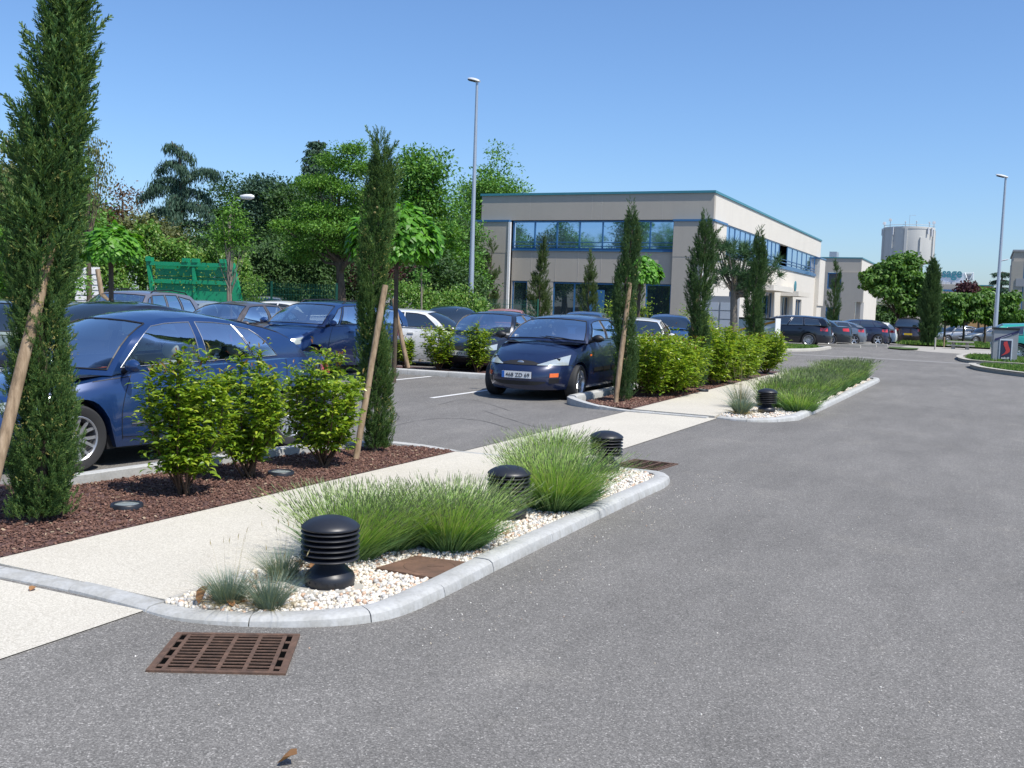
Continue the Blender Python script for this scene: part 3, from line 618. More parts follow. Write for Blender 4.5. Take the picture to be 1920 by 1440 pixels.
# hairline cracks in the old asphalt
def crack(pts, label=None):
    P = catmull(pts, 8); mb = MB(); rows = []
    for i, p_ in enumerate(P):
        a, b = P[max(i - 1, 0)], P[min(i + 1, len(P) - 1)]; t = np.array(b[:2]) - np.array(a[:2]); t /= np.linalg.norm(t) + 1e-9; w = random.uniform(.002, .006) * (1 if 0 < i < len(P) - 1 else .2) * (1 + .04 * p_[1])
        o_ = np.array([-t[1], t[0]]) * w; j = np.array([random.uniform(-.012, .012), random.uniform(-.012, .012)]); rows.append([(p_[0] + o_[0] + j[0], p_[1] + o_[1] + j[1], .0065), (p_[0] - o_[0] + j[0], p_[1] - o_[1] + j[1], .0065)])
    mb.grid(rows); tag(mb.build('asphalt_crack', MAT['crackdark']), kind='structure')
MAT['crackdark'] = simple('crack', (.05, .05, .05), .95, var=0)
for pts in ([g(700, 812), g(770, 792), g(840, 785), g(905, 790), g(960, 806)], [g(735, 768), g(748, 782), g(735, 795), g(716, 800)], [g(905, 770), g(1000, 800), g(1060, 806)],
            [g(820, 760), g(880, 750), g(960, 772)]):
    crack([(a, b, 0) for a, b in pts])
# ================================================================ CARS
def wheel_meshes(r, w, spokes, key, style='split'):
    """tyre, rim and disc meshes around the local y axis, outer face towards +y"""
    rr = r * .665
    t = MB(); t.lathe([(rr, w * .46), (rr * 1.06, w * .5), (r * .93, w * .5), (r * .985, w * .40), (r, w * .25), (r, -w * .25), (r * .985, -w * .4), (r * .93, -w * .5), (rr, -w * .46)], 44, axis='y'); tm = t.build('tyre', MAT['blackrub'], smooth=40)
    m = MB(); m.lathe([(rr * 1.02, w * .47), (rr * .99, w * .485), (rr * .94, w * .44), (rr * .92, w * .1), (rr * .92, -w * .4)], 44, axis='y')
    m.lathe([(0, w * .36), (rr * .15, w * .36), (rr * .18, w * .33), (rr * .20, w * .22), (0, w * .2)], 20, axis='y')
    for k in range(spokes):
        a0 = 2 * math.pi * k / spokes
        for sgn in ((-1, 1) if style == 'split' else (0,)):
            wd = rr * (.075 if style == 'split' else .095); pts = []
            for q in np.linspace(.15, .95, 6):
                ang = a0 + sgn * (.07 + .17 * q if style == 'split' else 0); rad = rr * q
                cx, cz = rad * math.sin(ang), rad * math.cos(ang); tx, tz = math.cos(ang), -math.sin(ang)
                y = w * (.30 + .10 * q); ww = wd * (1.15 - .2 * q) * (1.9 if style == 'wide' else 1)
                pts.append([(cx - tx * ww, y - .012, cz - tz * ww), (cx - tx * ww * .8, y, cz - tz * ww * .8), (cx + tx * ww * .8, y, cz + tz * ww * .8), (cx + tx * ww, y - .012, cz + tz * ww)])
            m.grid(pts, flip=True)
    rm = m.build('rim', MAT['rim'], smooth=45)
    d = MB(); d.lathe([(0, w * .05), (rr * .62, w * .05), (rr * .62, -w * .05), (0, -w * .05)], 24, axis='y'); d.lathe([(rr * .93, -w * .3), (0, -w * .3)], 24, axis='y'); dm = d.build('hub', MAT['dark'], smooth=40)
    out = (dm.data, tm.data, rm.data)
    for o in (tm, rm, dm): bpy.data.objects.remove(o)
    return out
_wh = {}
def add_wheels(root, P):
    key = (P['r'], P['spokes'], P.get('wstyle', 'split'))
    if key not in _wh: _wh[key] = wheel_meshes(P['r'], .205, P['spokes'], key, P.get('wstyle', 'split'))
    L = P['L']
    for a in (P['fo'], L - P['ro']):
        for s in (1, -1):
            hub = bpy.data.objects.new('wheel', _wh[key][0]); col.objects.link(hub); hub.parent = root
            hub.location = (L / 2 - a, s * (P['W'] / 2 - .125), P['r']); hub.rotation_euler = (0, 0, 0 if s > 0 else math.pi)
            for nm, me in zip(('tyre', 'rim'), _wh[key][1:]):
                c = bpy.data.objects.new(nm, me); col.objects.link(c); c.parent = hub

class Car:
    def __init__(s, P):
        s.P = P; L, W = P['L'], P['W']; s.L, s.W = L, W
        n = 1400; c = np.linspace(-math.pi / 2, math.pi / 2, n)      # half outline: front centre -> side -> rear centre (left side, +y)
        pf, pr = P.get('pf', 4.2), P.get('pr', 5.5)
        X = np.sin(-c); p = np.where(X > 0, pf, pr); Xn = np.sign(X) * np.abs(np.sin(c)) ** (2 / p); Yn = np.abs(np.cos(c)) ** (2 / 2.6)
        s.hx, s.hy = Xn, Yn
        arc = np.r_[0, np.cumsum(np.hypot(np.diff(Xn) * L / 2, np.diff(Yn) * W / 2))]; s.arc = arc; s.half = arc[-1]
    def zt(s, a): q = s.P['ztop']; return np.interp(a, [v[0] for v in q], [v[1] for v in q])
    def outline(s, d):                       # d metres from the front centre, + left, - right
        Xn = np.interp(abs(d), s.arc, s.hx); Yn = np.interp(abs(d), s.arc, s.hy); return Xn, math.copysign(Yn, d)
    def body(s, d, z, eps=0.0):
        P = s.P; Xn, Yn = s.outline(d); a0 = s.L / 2 * (1 - Xn); zt = s.zt(a0); tz = min(1, max(0, (z - P['zs']) / (zt - P['zs'])))
        nf = np.interp(tz, *zip(*P['nose'])); nr = np.interp(tz, *zip(*P['tail'])); bl = np.interp(tz, *zip(*P['bulge']))
        xf, xr = s.L / 2 - nf, -s.L / 2 + nr
        p = np.array([(xf + xr) / 2 + Xn * (xf - xr) / 2, Yn * s.W / 2 * bl, z])
        if eps: p = p + s.nrm(d, z) * eps
        return p
    def nrm(s, d, z):
        e = .02; u = s.body(d + e, z) - s.body(d - e, z); v = s.body(d, z + e) - s.body(d, z - e); n = np.cross(u, v)
        c = s.body(d, z); n = n / (np.linalg.norm(n) + 1e-9)
        return n if n[0] * c[0] / s.L ** 2 + n[1] * c[1] / s.W ** 2 > 0 else -n
    def d_at_x(s, x, side):                  # metres along the outline for a longitudinal position on a side
        Xn = x / (s.L / 2); i = np.interp(-Xn, -s.hx, s.arc); return side * i
    def d_at_y(s, y, rear=False):
        Yn = abs(y) / (s.W / 2); k = len(s.hy) // 2
        d = np.interp(Yn, s.hy[:k], s.arc[:k]) if not rear else np.interp(Yn, s.hy[k:][::-1], s.arc[k:][::-1]); return math.copysign(d, y)
    def capz(s, a, y):
        P = s.P; e = P['crown']; c = np.interp(a, [v[0] for v in e], [v[1] for v in e]); return s.zt(a) + c * (1 - min(1, (y / (s.W / 2 * .96)) ** 2))

    def patch(s, name, mat, parent, dl, lo, hi, n=12, m=5, eps=.006):
        """a fitted panel on the bodywork: dl = (d0, d1), lo/hi = lists of (d, z)"""
        mb = MB(); rows = []
        for d in np.linspace(dl[0], dl[1], n):
            z0 = np.interp(d, *zip(*sorted(lo))); z1 = np.interp(d, *zip(*sorted(hi))); rows.append([s.body(d, z, eps) for z in np.linspace(z0, z1, m)])
        mb.grid(rows, flip=True); return mb.build(name, mat, parent, smooth=50)
    def rib(s, mb, pts, w, eps=.003, mi=0):       # thin line along (d, z) points on the bodywork
        P = []
        for (d0, z0), (d1, z1) in zip(pts[:-1], pts[1:]):
            k = max(1, int(math.hypot(d1 - d0, z1 - z0) / .08)); P += [(d0 + (d1 - d0) * i / k, z0 + (z1 - z0) * i / k) for i in range(k)]
        P.append(pts[-1]); rows = []
        for i, (d, z) in enumerate(P):
            a, b = P[max(i - 1, 0)], P[min(i + 1, len(P) - 1)]; t = np.array([b[0] - a[0], b[1] - a[1]]); t /= np.linalg.norm(t) + 1e-9; n = np.array([-t[1], t[0]]) * w / 2
            rows.append([s.body(d - n[0], z - n[1], eps), s.body(d + n[0], z + n[1], eps)])
        mb.grid(rows)

    def build(s, root, pm, glass, hero=False):
        P = s.P; L, W = s.L, s.W; nd = 170 if hero else 110
        dd = np.linspace(0, s.half, nd // 2 + 1); ring = list(dd) + list(-dd[::-1][1:-1]); m = len(ring)
        tr = np.linspace(0, 1, 12 if hero else 9); r = P['r']; ra = r * 1.16
        V = []
        for t in tr:
            for d in ring:
                Xn, Yn = s.outline(d); x = Xn * L / 2; a = L / 2 - x; zt = s.zt(a); zb = P['zs']
                for xa in (P['fo'], L - P['ro']):
                    dx = a - xa
                    if abs(dx) < ra and abs(Yn) > .9: zb = max(zb, r * .98 + math.sqrt(ra * ra - dx * dx))
                V.append(s.body(d, zb + (zt - zb) * t))
        mb = MB(); V = np.array(V).reshape(len(tr), m, 3); mb.grid(V, close=True, flip=True)
        # arch lips and hollow
        B = V[0]; inn = B * np.array([1, .80, 1]); mb.grid([inn, B], close=True, flip=True)
        # bonnet, deck and shoulders
        top = V[-1]; h = nd // 2; nl = 10; rows = []; wb = P['wb']
        aw0, awc, ar0, ar1, arc_, arw = P['aw0'], P['awc'], P['ar0'], P['ar1'], P['arc'], P['arw']
        lat = np.unique(np.r_[np.linspace(-1, 1, 2 * nl + 1), [-wb / (W / 2) * .9, wb / (W / 2) * .9]])
        for i in range(h + 1):
            l = top[i]; q = top[-i] if 0 < i < h else l
            a = L / 2 - l[0]; rows.append([(l[0] + (P['nose'][-1][1] * .0), l[1] * f if 0 < i < h else 0 * f, 0) for f in lat])
            e = P['crown']; c = np.interp(a, [v[0] for v in e], [v[1] for v in e]); hw = abs(l[1])
            rows[-1] = [(l[0], hw * f, l[2] + c * (1 - f * f) * min(1, hw / (W / 2) * 1.15) ** 2) for f in lat]
        rows = np.array(rows); nL = len(lat); base = mb.n; mb.add(rows.reshape(-1, 3), [])
        for i in range(h):
            for j in range(nL - 1):
                cx = rows[i:i + 2, j:j + 2].reshape(-1, 3).mean(0); a = L / 2 - cx[0]
                if awc + .05 < a < arc_ - .12 and abs(cx[1]) < wb * .88: continue
                mb.F.append((base + i * nL + j, base + i * nL + j + 1, base + (i + 1) * nL + j + 1, base + (i + 1) * nL + j)); mb.I.append(0)
        # greenhouse, columns run from the belt to the roof edge
        wr = P['wr']; zr = lambda a: np.interp(a, [v[0] for v in P['roof']], [v[1] for v in P['roof']])
        zroof = lambda a, w: zr(a) - P.get('rcrown', .05) * (abs(w) ** 2.4)
        fw = P.get('fw', [-1, -.93, -.6, -.2, .2, .6, .93, 1]); cols = []
        for w in fw[::-1]:
            ab = aw0 + (awc - aw0) * w * w; at_ = ar0 + P.get('rbow', .10) * w * w
            cols.append(('f', w, np.array([L / 2 - ab, w * wb, s.capz(ab, w * wb) - .015]), np.array([L / 2 - at_, w * wr, zroof(at_, w)])))
        sc = P['side']                        # (bottom fraction, top fraction, tag of the bay that FOLLOWS)
        at0, at1 = ar0 + P.get('rbow', .10), ar1 - P.get('rbowr', .06)
        for fb, ft, tg in sc[1:-1]:
            ab = awc + (arc_ - awc) * fb; at_ = at0 + (at1 - at0) * ft
            cols.append(('s', tg, np.array([L / 2 - ab, -wb, s.zt(ab) + .01]), np.array([L / 2 - at_, -wr, zroof(at_, 1)])))
        for w in fw:
            ab = arw + (arc_ - arw) * w * w; at_ = ar1 - P.get('rbowr', .06) * w * w
            cols.append(('r', w, np.array([L / 2 - ab, w * wb, s.capz(ab, w * wb) - .015]), np.array([L / 2 - at_, w * wr, zroof(at_, w)])))
        for fb, ft, tg in sc[1:-1][::-1]:
            ab = awc + (arc_ - awc) * fb; at_ = at0 + (at1 - at0) * ft
            cols.append(('s', tg, np.array([L / 2 - ab, wb, s.zt(ab) + .01]), np.array([L / 2 - at_, wr, zroof(at_, 1)])))
        nF0, nS0 = len(fw), len(sc) - 2
        K = len(cols); vv = [0, .07, .22, .4, .58, .76, .90, 1]; G = np.zeros((len(vv), K, 3)); bl = P.get('gb', .035)
        for j, (kd, tg_, b, t) in enumerate(cols):
            ax = abs(b[0] - t[0]); sx = np.sign(b[0] - t[0]) if kd != 's' else 0
            vs = list(vv)
            if kd == 's':
                q_ = (j - nF0) if j < nF0 + nS0 else (nF0 + nS0 + nF0 + nS0 - 1 - j)
                if q_ == 0 or q_ == nS0 - 1: vs[5], vs[6] = .64, .78
                if q_ == 1 or q_ == nS0 - 2: vs[6] = .87
            for i, v in enumerate(vs):
                p = b + (t - b) * v; k = math.sin(math.pi * v) * bl
                f = abs(p[1]) / wb; p = p + np.array([0, np.sign(p[1]) * k * f, 0])
                if kd in 'fr': p = p + np.array([np.sign(b[0] - t[0]) * k * 1.0, 0, k * .9])
                else:
                    e = P.get('arcb', 0) * math.sin(math.pi * v); u = (cols[j][2][0] - (L / 2 - awc)) / (-(arc_ - awc)); p = p + np.array([0, 0, e * abs(2 * u - 1) ** 3])
                G[i, j] = p
        nF = len(fw); nS = len(sc) - 2
        panes = {}; gb0 = mb.n; mb.add(G.reshape(-1, 3), [])
        bays_l = [t[2] for t in sc[:-1]]
        for j in range(K):
            j2 = (j + 1) % K
            if j < nF - 1: seg = ('windshield', 0) if (1 <= j < nF - 2) else None
            elif j < nF + nS: seg = (bays_l[j - (nF - 1)], -1)
            elif j < nF + nS + nF - 1: q = j - (nF + nS); seg = ('rear_window', 0) if 1 <= q < nF - 2 else None
            else: q = j - (nF + nS + nF - 1); seg = (bays_l[::-1][q], 1)
            for i in range(len(vv) - 1):
                f = (i * K + j, i * K + j2, (i + 1) * K + j2, (i + 1) * K + j); top_ok = 1 <= i < len(vv) - 2
                if seg and seg[0] and top_ok: panes.setdefault(seg, []).append(f)
                else: mb.F.append(tuple(gb0 + q for q in f)[::-1] if False else tuple(gb0 + q for q in f)); mb.I.append(0)
        # roof
        rows = []; fs = [0] + [c[1] for c in sc[1:-1]] + [1]
        fs2 = []
        for a_, b_ in zip(fs[:-1], fs[1:]): fs2 += [a_]
        fs2.append(1)
        for f in fs2:
            row = []
            for w in fw:
                a0_, a1_ = ar0 + P.get('rbow', .10) * w * w, ar1 - P.get('rbowr', .06) * w * w; a = a0_ + (a1_ - a0_) * f
                row.append((L / 2 - a, w * wr, zroof(a, w)))
            rows.append(row)
        mb.grid(rows)
        bo = mb.build('body', pm, root)
        bm = bmesh.new(); bm.from_mesh(bo.data); bmesh.ops.remove_doubles(bm, verts=bm.verts, dist=.0004); bmesh.ops.recalc_face_normals(bm, faces=bm.faces); bm.to_mesh(bo.data); bm.free()
        bo.data.shade_smooth(); bo.data.set_sharp_from_angle(angle=R(28))
        Gf = G.reshape(-1, 3)
        for seg, fs_ in panes.items():
            idx = sorted({i for f in fs_ for i in f}); mp = {k: i for i, k in enumerate(idx)}
            nm = seg[0] if seg[0] in ('windshield', 'rear_window') else 'side_window'
            c = Gf.mean(0); v = Gf[idx]
            pmb = MB(); pmb.add(v, [tuple(mp[i] for i in f) for f in fs_]); pmb.build(nm, glass, root, smooth=60)
            if P.get('seal', True):           # dark seal round each pane
                edges = {}
                for f in fs_:
                    for a_, b_ in zip(f, f[1:] + f[:1]): edges[frozenset((a_, b_))] = edges.get(frozenset((a_, b_)), 0) + 1
                sl_ = MB(); cc = v.mean(0)
                for e, k in edges.items():
                    if k == 1:
                        a_, b_ = [Gf[i] for i in e]; o_ = np.array([0, 0, 0.]); o_[1] = .004 * np.sign(seg[1]); o_[2] = .003 if seg[1] == 0 else 0
                        sl_.tube([a_ + o_, b_ + o_], .0045 if P.get('chrome') and seg[1] else .009, 4, cap=False)
                sl_.build('window_seal', MAT['trimchrome'] if P.get('chrome') and seg[1] else MAT['dark'], root)
        # underside and wheel wells
        u = MB(); u.box((0, 0, .46), (L * .80, W * .70, .50)); u.box((0, 0, .25), (L * .86, W * .82, .12)) if False else None
        u.box(((-(P['fo']) + L - P['ro']) * 0 + (L / 2 - (P['fo'] + L - P['ro']) / 2), 0, .25), (L - P['fo'] - P['ro'] - 2 * ra, W * .86, .14)); u.build('underbody', MAT['dark'], root)
        s.cols = cols; return bo

def num_plate(root, s, rear=False, text=None, yellow=False, z=.47):
    d = s.half * (1 if rear else 0); p = s.body(d, z); x = p[0] + (.012 if not rear else -.012); pl = MB(); pl.box((x, 0, z), (.012, .52, .11)); o = pl.build('number_plate', MAT['plateyel'] if yellow else MAT['plate'], root)
    sg = 1 if not rear else -1
    b = MB(); b.box((x + sg * .0075, -.235 * sg, z), (.003, .045, .108)); bb = b.build('plate_band', MAT['plateblue'], o)
    if text:
        t = text_mesh(text, .092, MAT['ink'], o, bold=.0002); t.location = (x + sg * .0085, .022 * sg, z - .035)
        t.rotation_euler = (R(90), 0, R(90) if not rear else R(-90)); t.scale = (.425 / max(t.dimensions.x, .01), 1, 1)
def text_mesh(txt, size, mat, parent=None, bold=0., name='lettering', ext=.001):
    cu = bpy.data.curves.new(name, 'FONT'); cu.body = txt; cu.size = size; cu.align_x = 'CENTER'; cu.extrude = ext; cu.offset = bold
    o = bpy.data.objects.new(name, cu); col.objects.link(o); dg = bpy.context.evaluated_depsgraph_get(); me = bpy.data.meshes.new_from_object(o.evaluated_get(dg))
    bpy.data.objects.remove(o); me.materials.clear(); me.materials.append(mat); o = bpy.data.objects.new(name, me); col.objects.link(o)
    if parent: o.parent = parent
    return o
def mirrors(root, s, pm, x, z):
    for sd in (1, -1):
        y0 = s.P['wb'] * 1.0; mb = MB(); n = 8; rows = []
        for i in range(n + 1):
            t = i / n; rad = math.sin(math.pi * (.06 + .88 * t)) ** .6
            rows.append([(x + (.02 + .075 * rad * math.cos(a) if math.cos(a) > 0 else .02 + .03 * rad * math.cos(a)), sd * (y0 + .055 + .20 * t), z + .075 + .068 * rad * math.sin(a)) for a in np.linspace(0, 2 * math.pi, 13)[:-1]])
        mb.grid(rows, close=True); mb.add(rows[0], [tuple(range(12))]); mb.add(rows[-1], [tuple(range(12))])
        o = mb.build('wing_mirror', pm, root, smooth=50)
        mb = MB(); mb.tube([(x + .02, sd * (y0 - .01), z + .01), (x + .03, sd * (y0 + .10), z + .05)], [.03, .022], 8); mb.build('mirror_arm', MAT['dark'], o)
def interior(root, s, seatmat, beige=False, ax=(1.95, 2.85)):
    P = s.P; L = s.L
    for a, ys in ((ax[0], (-.36, .36)), (ax[1], (-.38, 0, .38))):
        for y in ys:
            x = L / 2 - a; mb = MB(); w = .24 if a == ax[0] else .2; h0 = .45; h1 = 1.0
            rows = []
            for t in np.linspace(0, 1, 8):
                ww = w * (1 - .25 * max(0, t - .6) / .4) * (.8 + .2 * math.sin(math.pi * min(1, t * 1.2 + .1))); dp = .07 * (1 - .3 * t); xx = x - .22 * t
                rows.append([(xx + dp * math.cos(q), y + ww * math.copysign(abs(math.sin(q)) ** .6, math.sin(q)), h0 + (h1 - h0) * t) for q in np.linspace(0, 2 * math.pi, 15)[:-1]])
            mb.grid(rows, close=True); mb.add(rows[-1], [tuple(range(14))])
            mb.box((x + .22, y, .50), (.5, w * 1.9, .13))
            mb.build('seat', seatmat, root, smooth=45)
            hm = MB(); hm.lathe([(0, -.115), (.06, -.105), (.085, -.06), (.09, 0), (.085, .06), (.06, .105), (0, .115)], 12, (0, 0, 0), 'y'); v = hm.V[0]; v[:, 0] *= .55; v[:, 2] *= .95; v += np.array([x - .24, y, 1.10]); hm.build('headrest', seatmat, root, smooth=60)
    mb = MB(); x = L / 2 - P['awc'] - .12; rows = [[(x + .45, y, s.zt(P['awc']) - .02), (x + .10, y, s.zt(P['awc']) + .00), (x - .10, y, s.zt(P['awc']) - .06), (x - .14, y, .6)] for y in np.linspace(-P['wb'] * .92, P['wb'] * .92, 8)]
    mb.grid(rows); mb.build('dashboard', MAT['dark'], root, smooth=40)
    mb = MB(); mb.lathe([(.165, -.012), (.182, 0), (.165, .012), (.15, 0)], 20, (0, 0, 0), 'x', close=True); v = mb.V[0]; a = R(-25); v = v @ np.array([[math.cos(a), 0, -math.sin(a)], [0, 1, 0], [math.sin(a), 0, math.cos(a)]]); mb.V[0] = v + np.array([x - .30, .36, .92]); mb.build('steering_wheel', MAT['dark'], root, smooth=60)
    mb = MB(); zc = P['roof'][0][1] - .12; mb.box((L / 2 - P['ar0'] - .05, 0, zc), (.02, .22, .06)); mb.build('rear_view_mirror', MAT['dark'], root)
    mb = MB(); mb.box2(-L * .30, L * .22, -P['wb'] * .95, P['wb'] * .95, .33, .36); mb.build('cabin_floor', MAT['dark'], root)

NOSE = [(0, .09), (.15, .03), (.30, 0), (.52, .01), (.60, .04), (.80, .12), (1, .26)]
TAIL = [(0, .06), (.2, .01), (.45, 0), (.6, .04), (.85, .07), (1, .11)]
BULGE = [(0, .93), (.12, .965), (.35, .995), (.55, 1.0), (.72, .99), (.88, .965), (1, .925)]
SED = dict(L=4.70, W=1.80, zs=.20, r=.322, fo=.93, ro=1.10, spokes=7, ztop=[(0, .70), (.15, .72), (.5, .77), (1.0, .855), (1.45, .915), (1.9, .945), (3.0, .985), (3.9, 1.02), (4.4, 1.03), (4.7, 1.0)],
    crown=[(0, .02), (.3, .06), (1.2, .07), (2, .05), (3.5, .03), (4.2, .03), (4.7, .01)], nose=NOSE, tail=[(0, .06), (.2, .01), (.45, 0), (.7, .05), (1, .10)], bulge=BULGE, wb=.80, wr=.57, aw0=1.0, awc=1.34, ar0=1.86, ar1=3.16, arc=3.90, arw=4.02,
    roof=[(1.86, 1.455), (2.1, 1.505), (2.45, 1.525), (2.8, 1.51), (3.16, 1.44)], rcrown=.06, gb=.075, arcb=.10, chrome=True,
    side=[(0, 0, None), (.02, .04, 'glass'), (.12, .14, 'glass'), (.26, .24, 'glass'), (.40, .36, None), (.44, .42, 'glass'), (.56, .62, 'glass'), (.685, .83, None), (.695, .84, 'glass'), (.83, .95, None), (1, 1, None)])
HAT = dict(L=4.15, W=1.70, zs=.19, r=.302, fo=.86, ro=.70, spokes=5, wstyle='wide', pf=3.6, ztop=[(0, .76), (.15, .79), (.5, .845), (.9, .905), (1.2, .945), (1.6, .965), (3, .985), (3.8, 1.0), (4.15, .97)],
    crown=[(0, .03), (.3, .07), (1.0, .08), (2, .05), (4.15, .01)], nose=[(0, .08), (.12, .02), (.3, 0), (.5, .015), (.62, .06), (.7, .10), (.85, .24), (1, .42)], tail=TAIL, bulge=BULGE, wb=.765, wr=.54, aw0=.98, awc=1.32, ar0=1.88, ar1=3.55, arc=3.92, arw=4.0,
    roof=[(1.9, 1.375), (2.2, 1.415), (2.6, 1.43), (3.1, 1.415), (3.55, 1.36)], rcrown=.05, gb=.045, arcb=.03,
    side=[(0, 0, None), (.05, .05, 'glass'), (.20, .14, 'glass'), (.40, .33, None), (.43, .36, 'glass'), (.60, .55, 'glass'), (.74, .70, None), (.77, .73, 'glass'), (.88, .86, None), (1, 1, None)])
MPV = dict(L=4.35, W=1.74, zs=.20, r=.315, fo=.86, ro=.85, spokes=8, pf=3.6, ztop=[(0, .80), (.15, .83), (.5, .90), (.9, .97), (1.2, 1.02), (3, 1.04), (4.35, 1.02)],
    crown=[(0, .03), (.3, .07), (1.0, .08), (2, .05), (4.35, .01)], nose=[(0, .08), (.2, .01), (.5, .01), (.65, .07), (.85, .18), (1, .36)], tail=TAIL, bulge=BULGE, wb=.79, wr=.60, aw0=.92, awc=1.25, ar0=1.82, ar1=4.0, arc=4.2, arw=4.25,
    roof=[(1.8, 1.50), (2.1, 1.545), (2.8, 1.56), (3.5, 1.55), (4.0, 1.50)], rcrown=.05, gb=.045,
    side=[(0, 0, None), (.03, .02, 'glass'), (.14, .05, None), (.17, .07, 'glass'), (.42, .33, None), (.45, .36, 'glass'), (.68, .62, None), (.71, .66, 'glass'), (.93, .92, None), (1, 1, None)])
EST = dict(SED, aw0=1.15, awc=1.5, ar0=2.1, L=4.60, fo=.90, ro=1.0, spokes=9, ar1=4.1, arc=4.42, arw=4.48, roof=[(2.1, 1.40), (2.4, 1.44), (3.2, 1.45), (4.1, 1.40)], ztop=[(0, .70), (.15, .72), (.5, .77), (1.0, .855), (1.45, .915), (1.9, .945), (3.0, .97), (4.6, .98)],
    tail=TAIL, arcb=0, side=[(0, 0, None), (.04, .04, 'glass'), (.20, .15, 'glass'), (.36, .32, None), (.39, .35, 'glass'), (.62, .58, None), (.65, .62, 'glass'), (.90, .93, None), (1, 1, None)])
SUV = dict(MPV, L=4.3, W=1.78, r=.33, roof=[(1.7, 1.56), (2.1, 1.61), (2.8, 1.625), (3.5, 1.61), (4.0, 1.56)], chrome=False)
SAL = dict(SED, chrome=False, spokes=7, roof=[(1.86, 1.42), (2.1, 1.46), (2.45, 1.475), (2.8, 1.46), (3.16, 1.40)])
SMALL = dict(HAT, L=3.75, W=1.62, r=.28, fo=.75, ro=.62, aw0=.85, awc=1.15, ar0=1.6, ar1=3.2, arc=3.55, arw=3.62, ztop=[(0, .76), (.15, .79), (.5, .86), (.9, .92), (1.2, .95), (3.75, .97)],
    roof=[(1.6, 1.38), (1.9, 1.42), (2.5, 1.43), (3.2, 1.37)])
PAINT = {}
def pcol(name, c, **k):
    if name not in PAINT: PAINT[name] = paint('paint_' + name, c, **k)
    return PAINT[name]

def far_car(name, P, x, y, heading, pm, label, cat='car', group=None, front=True, glass=None, z=None, rails=False, plate=None, sc=1.0, seal=False, yellow=False):
    """heading: direction the bonnet points, degrees from +x"""
    P = dict(P, seal=P.get('chrome', False) or seal); root = empty(name, (x, y, gz(y) if z is None else z), R(heading), label, cat, group); root.scale = (sc, sc, sc)
    s = Car(P); s.build(root, pm, glass or MAT['farglass']); add_wheels(root, P)
    zt0 = s.zt(.15); h = s.half
    for sd in (1, -1):
        ds = sorted([sd * .46, sd * .98]); lo = [(sd * .46, zt0 - .20), (sd * .98, zt0 - .16)]; hi = [(sd * .46, zt0 - .12), (sd * .98, zt0 - .02)]
        s.patch('headlight', MAT['lamp'], root, ds, lo, hi, 8, 4)
        ds = sorted([sd * (h - .98), sd * (h - .58)]); zr = s.zt(P['L'] - .1); lo = [(sd * (h - .98), zr - .22), (sd * (h - .58), zr - .24)]; hi = [(sd * (h - .98), zr - .08), (sd * (h - .58), zr - .07)]
        s.patch('tail_light', MAT['redlens'], root, ds, lo, hi, 8, 4)
        for a in (P['awc'] + .05, P['awc'] + .95 if P['L'] > 4 else P['awc'] + 1.1, P['L'] - P['ro'] - .35):
            d = s.d_at_x(P['L'] / 2 - a, sd); ln = MB(); s.rib(ln, [(d, P['zs'] + .06), (d, s.zt(a) - .01)], .010); ln.build('door_gap', MAT['dark'], root)
        for a in (P['awc'] + .75, P['awc'] + 1.7):
            q = s.body(s.d_at_x(P['L'] / 2 - a, sd), s.zt(a) - .12); hl = MB(); hl.box((q[0], q[1] + sd * .012, q[2]), (.15, .035, .03)); hl.build('door_handle', pm, root)
    s.patch('grille', MAT['dark'], root, (-.40, .40), [(-.4, zt0 - .19), (.4, zt0 - .19)], [(-.4, zt0 - .11), (.4, zt0 - .11)], 8, 3)
    s.patch('bumper_intake', MAT['dark'], root, (-.55, .55), [(-.55, .26), (.55, .26)], [(-.5, .36), (.5, .36)], 8, 3)
    num_plate(root, s, False, plate); num_plate(root, s, True, None, yellow, z=.62)
    mirrors(root, s, pm, P['L'] / 2 - P['awc'] - .10, s.zt(P['awc']) + .0)
    if rails:
        for sd in (1, -1):
            mb = MB(); a0, a1 = P['ar0'] + .25, P['ar1'] - .15; zr = lambda a: np.interp(a, *zip(*P['roof'])) - P.get('rcrown', .05)
            mb.tube([(P['L'] / 2 - a0, sd * P['wr'] * .97, zr(a0)), (P['L'] / 2 - a0 - .12, sd * P['wr'] * .97, zr(a0) + .06), (P['L'] / 2 - (a0 + a1) / 2, sd * P['wr'] * .97, zr((a0 + a1) / 2) + .065), (P['L'] / 2 - a1 + .12, sd * P['wr'] * .97, zr(a1) + .06), (P['L'] / 2 - a1, sd * P['wr'] * .97, zr(a1))], .016, 6)
            mb.build('roof_rail', MAT['dark'], root)
    return root, s

# ---- hero sedan
pm = pcol('royal_blue', (.011, .042, .142), metal=.2)
h = math.atan2(-2.39, -.44)                 # the bonnet points towards the viewer's side
fw_, rw_ = np.array(g(155, 886)), np.array(g(538, 837)); mid = (fw_ + rw_) / 2; ax = nrm((fw_ - rw_)[None])[0]; left = np.array([-ax[1], ax[0]])
sc_ = .955
cen = mid - left * (SED['W'] / 2 - .03) * sc_; wbm = (SED['fo'] + SED['L'] - SED['ro']) / 2 - SED['L'] / 2; cen = cen + ax * wbm * sc_
root = empty('sedan_car', (cen[0], cen[1], 0), math.atan2(ax[1], ax[0]), 'large glossy royal blue saloon with chrome window trim parked beside the nearest shrubs', 'car'); root.scale = (sc_,) * 3
S = Car(SED); S.build(root, pm, MAT['carglass'], hero=True); add_wheels(root, SED); interior(root, S, MAT['beige'], True, (2.10, 2.95))
mirrors(root, S, pm, SED['L'] / 2 - SED['awc'] - .15, S.zt(SED['awc']) + .02)
H2 = S.half
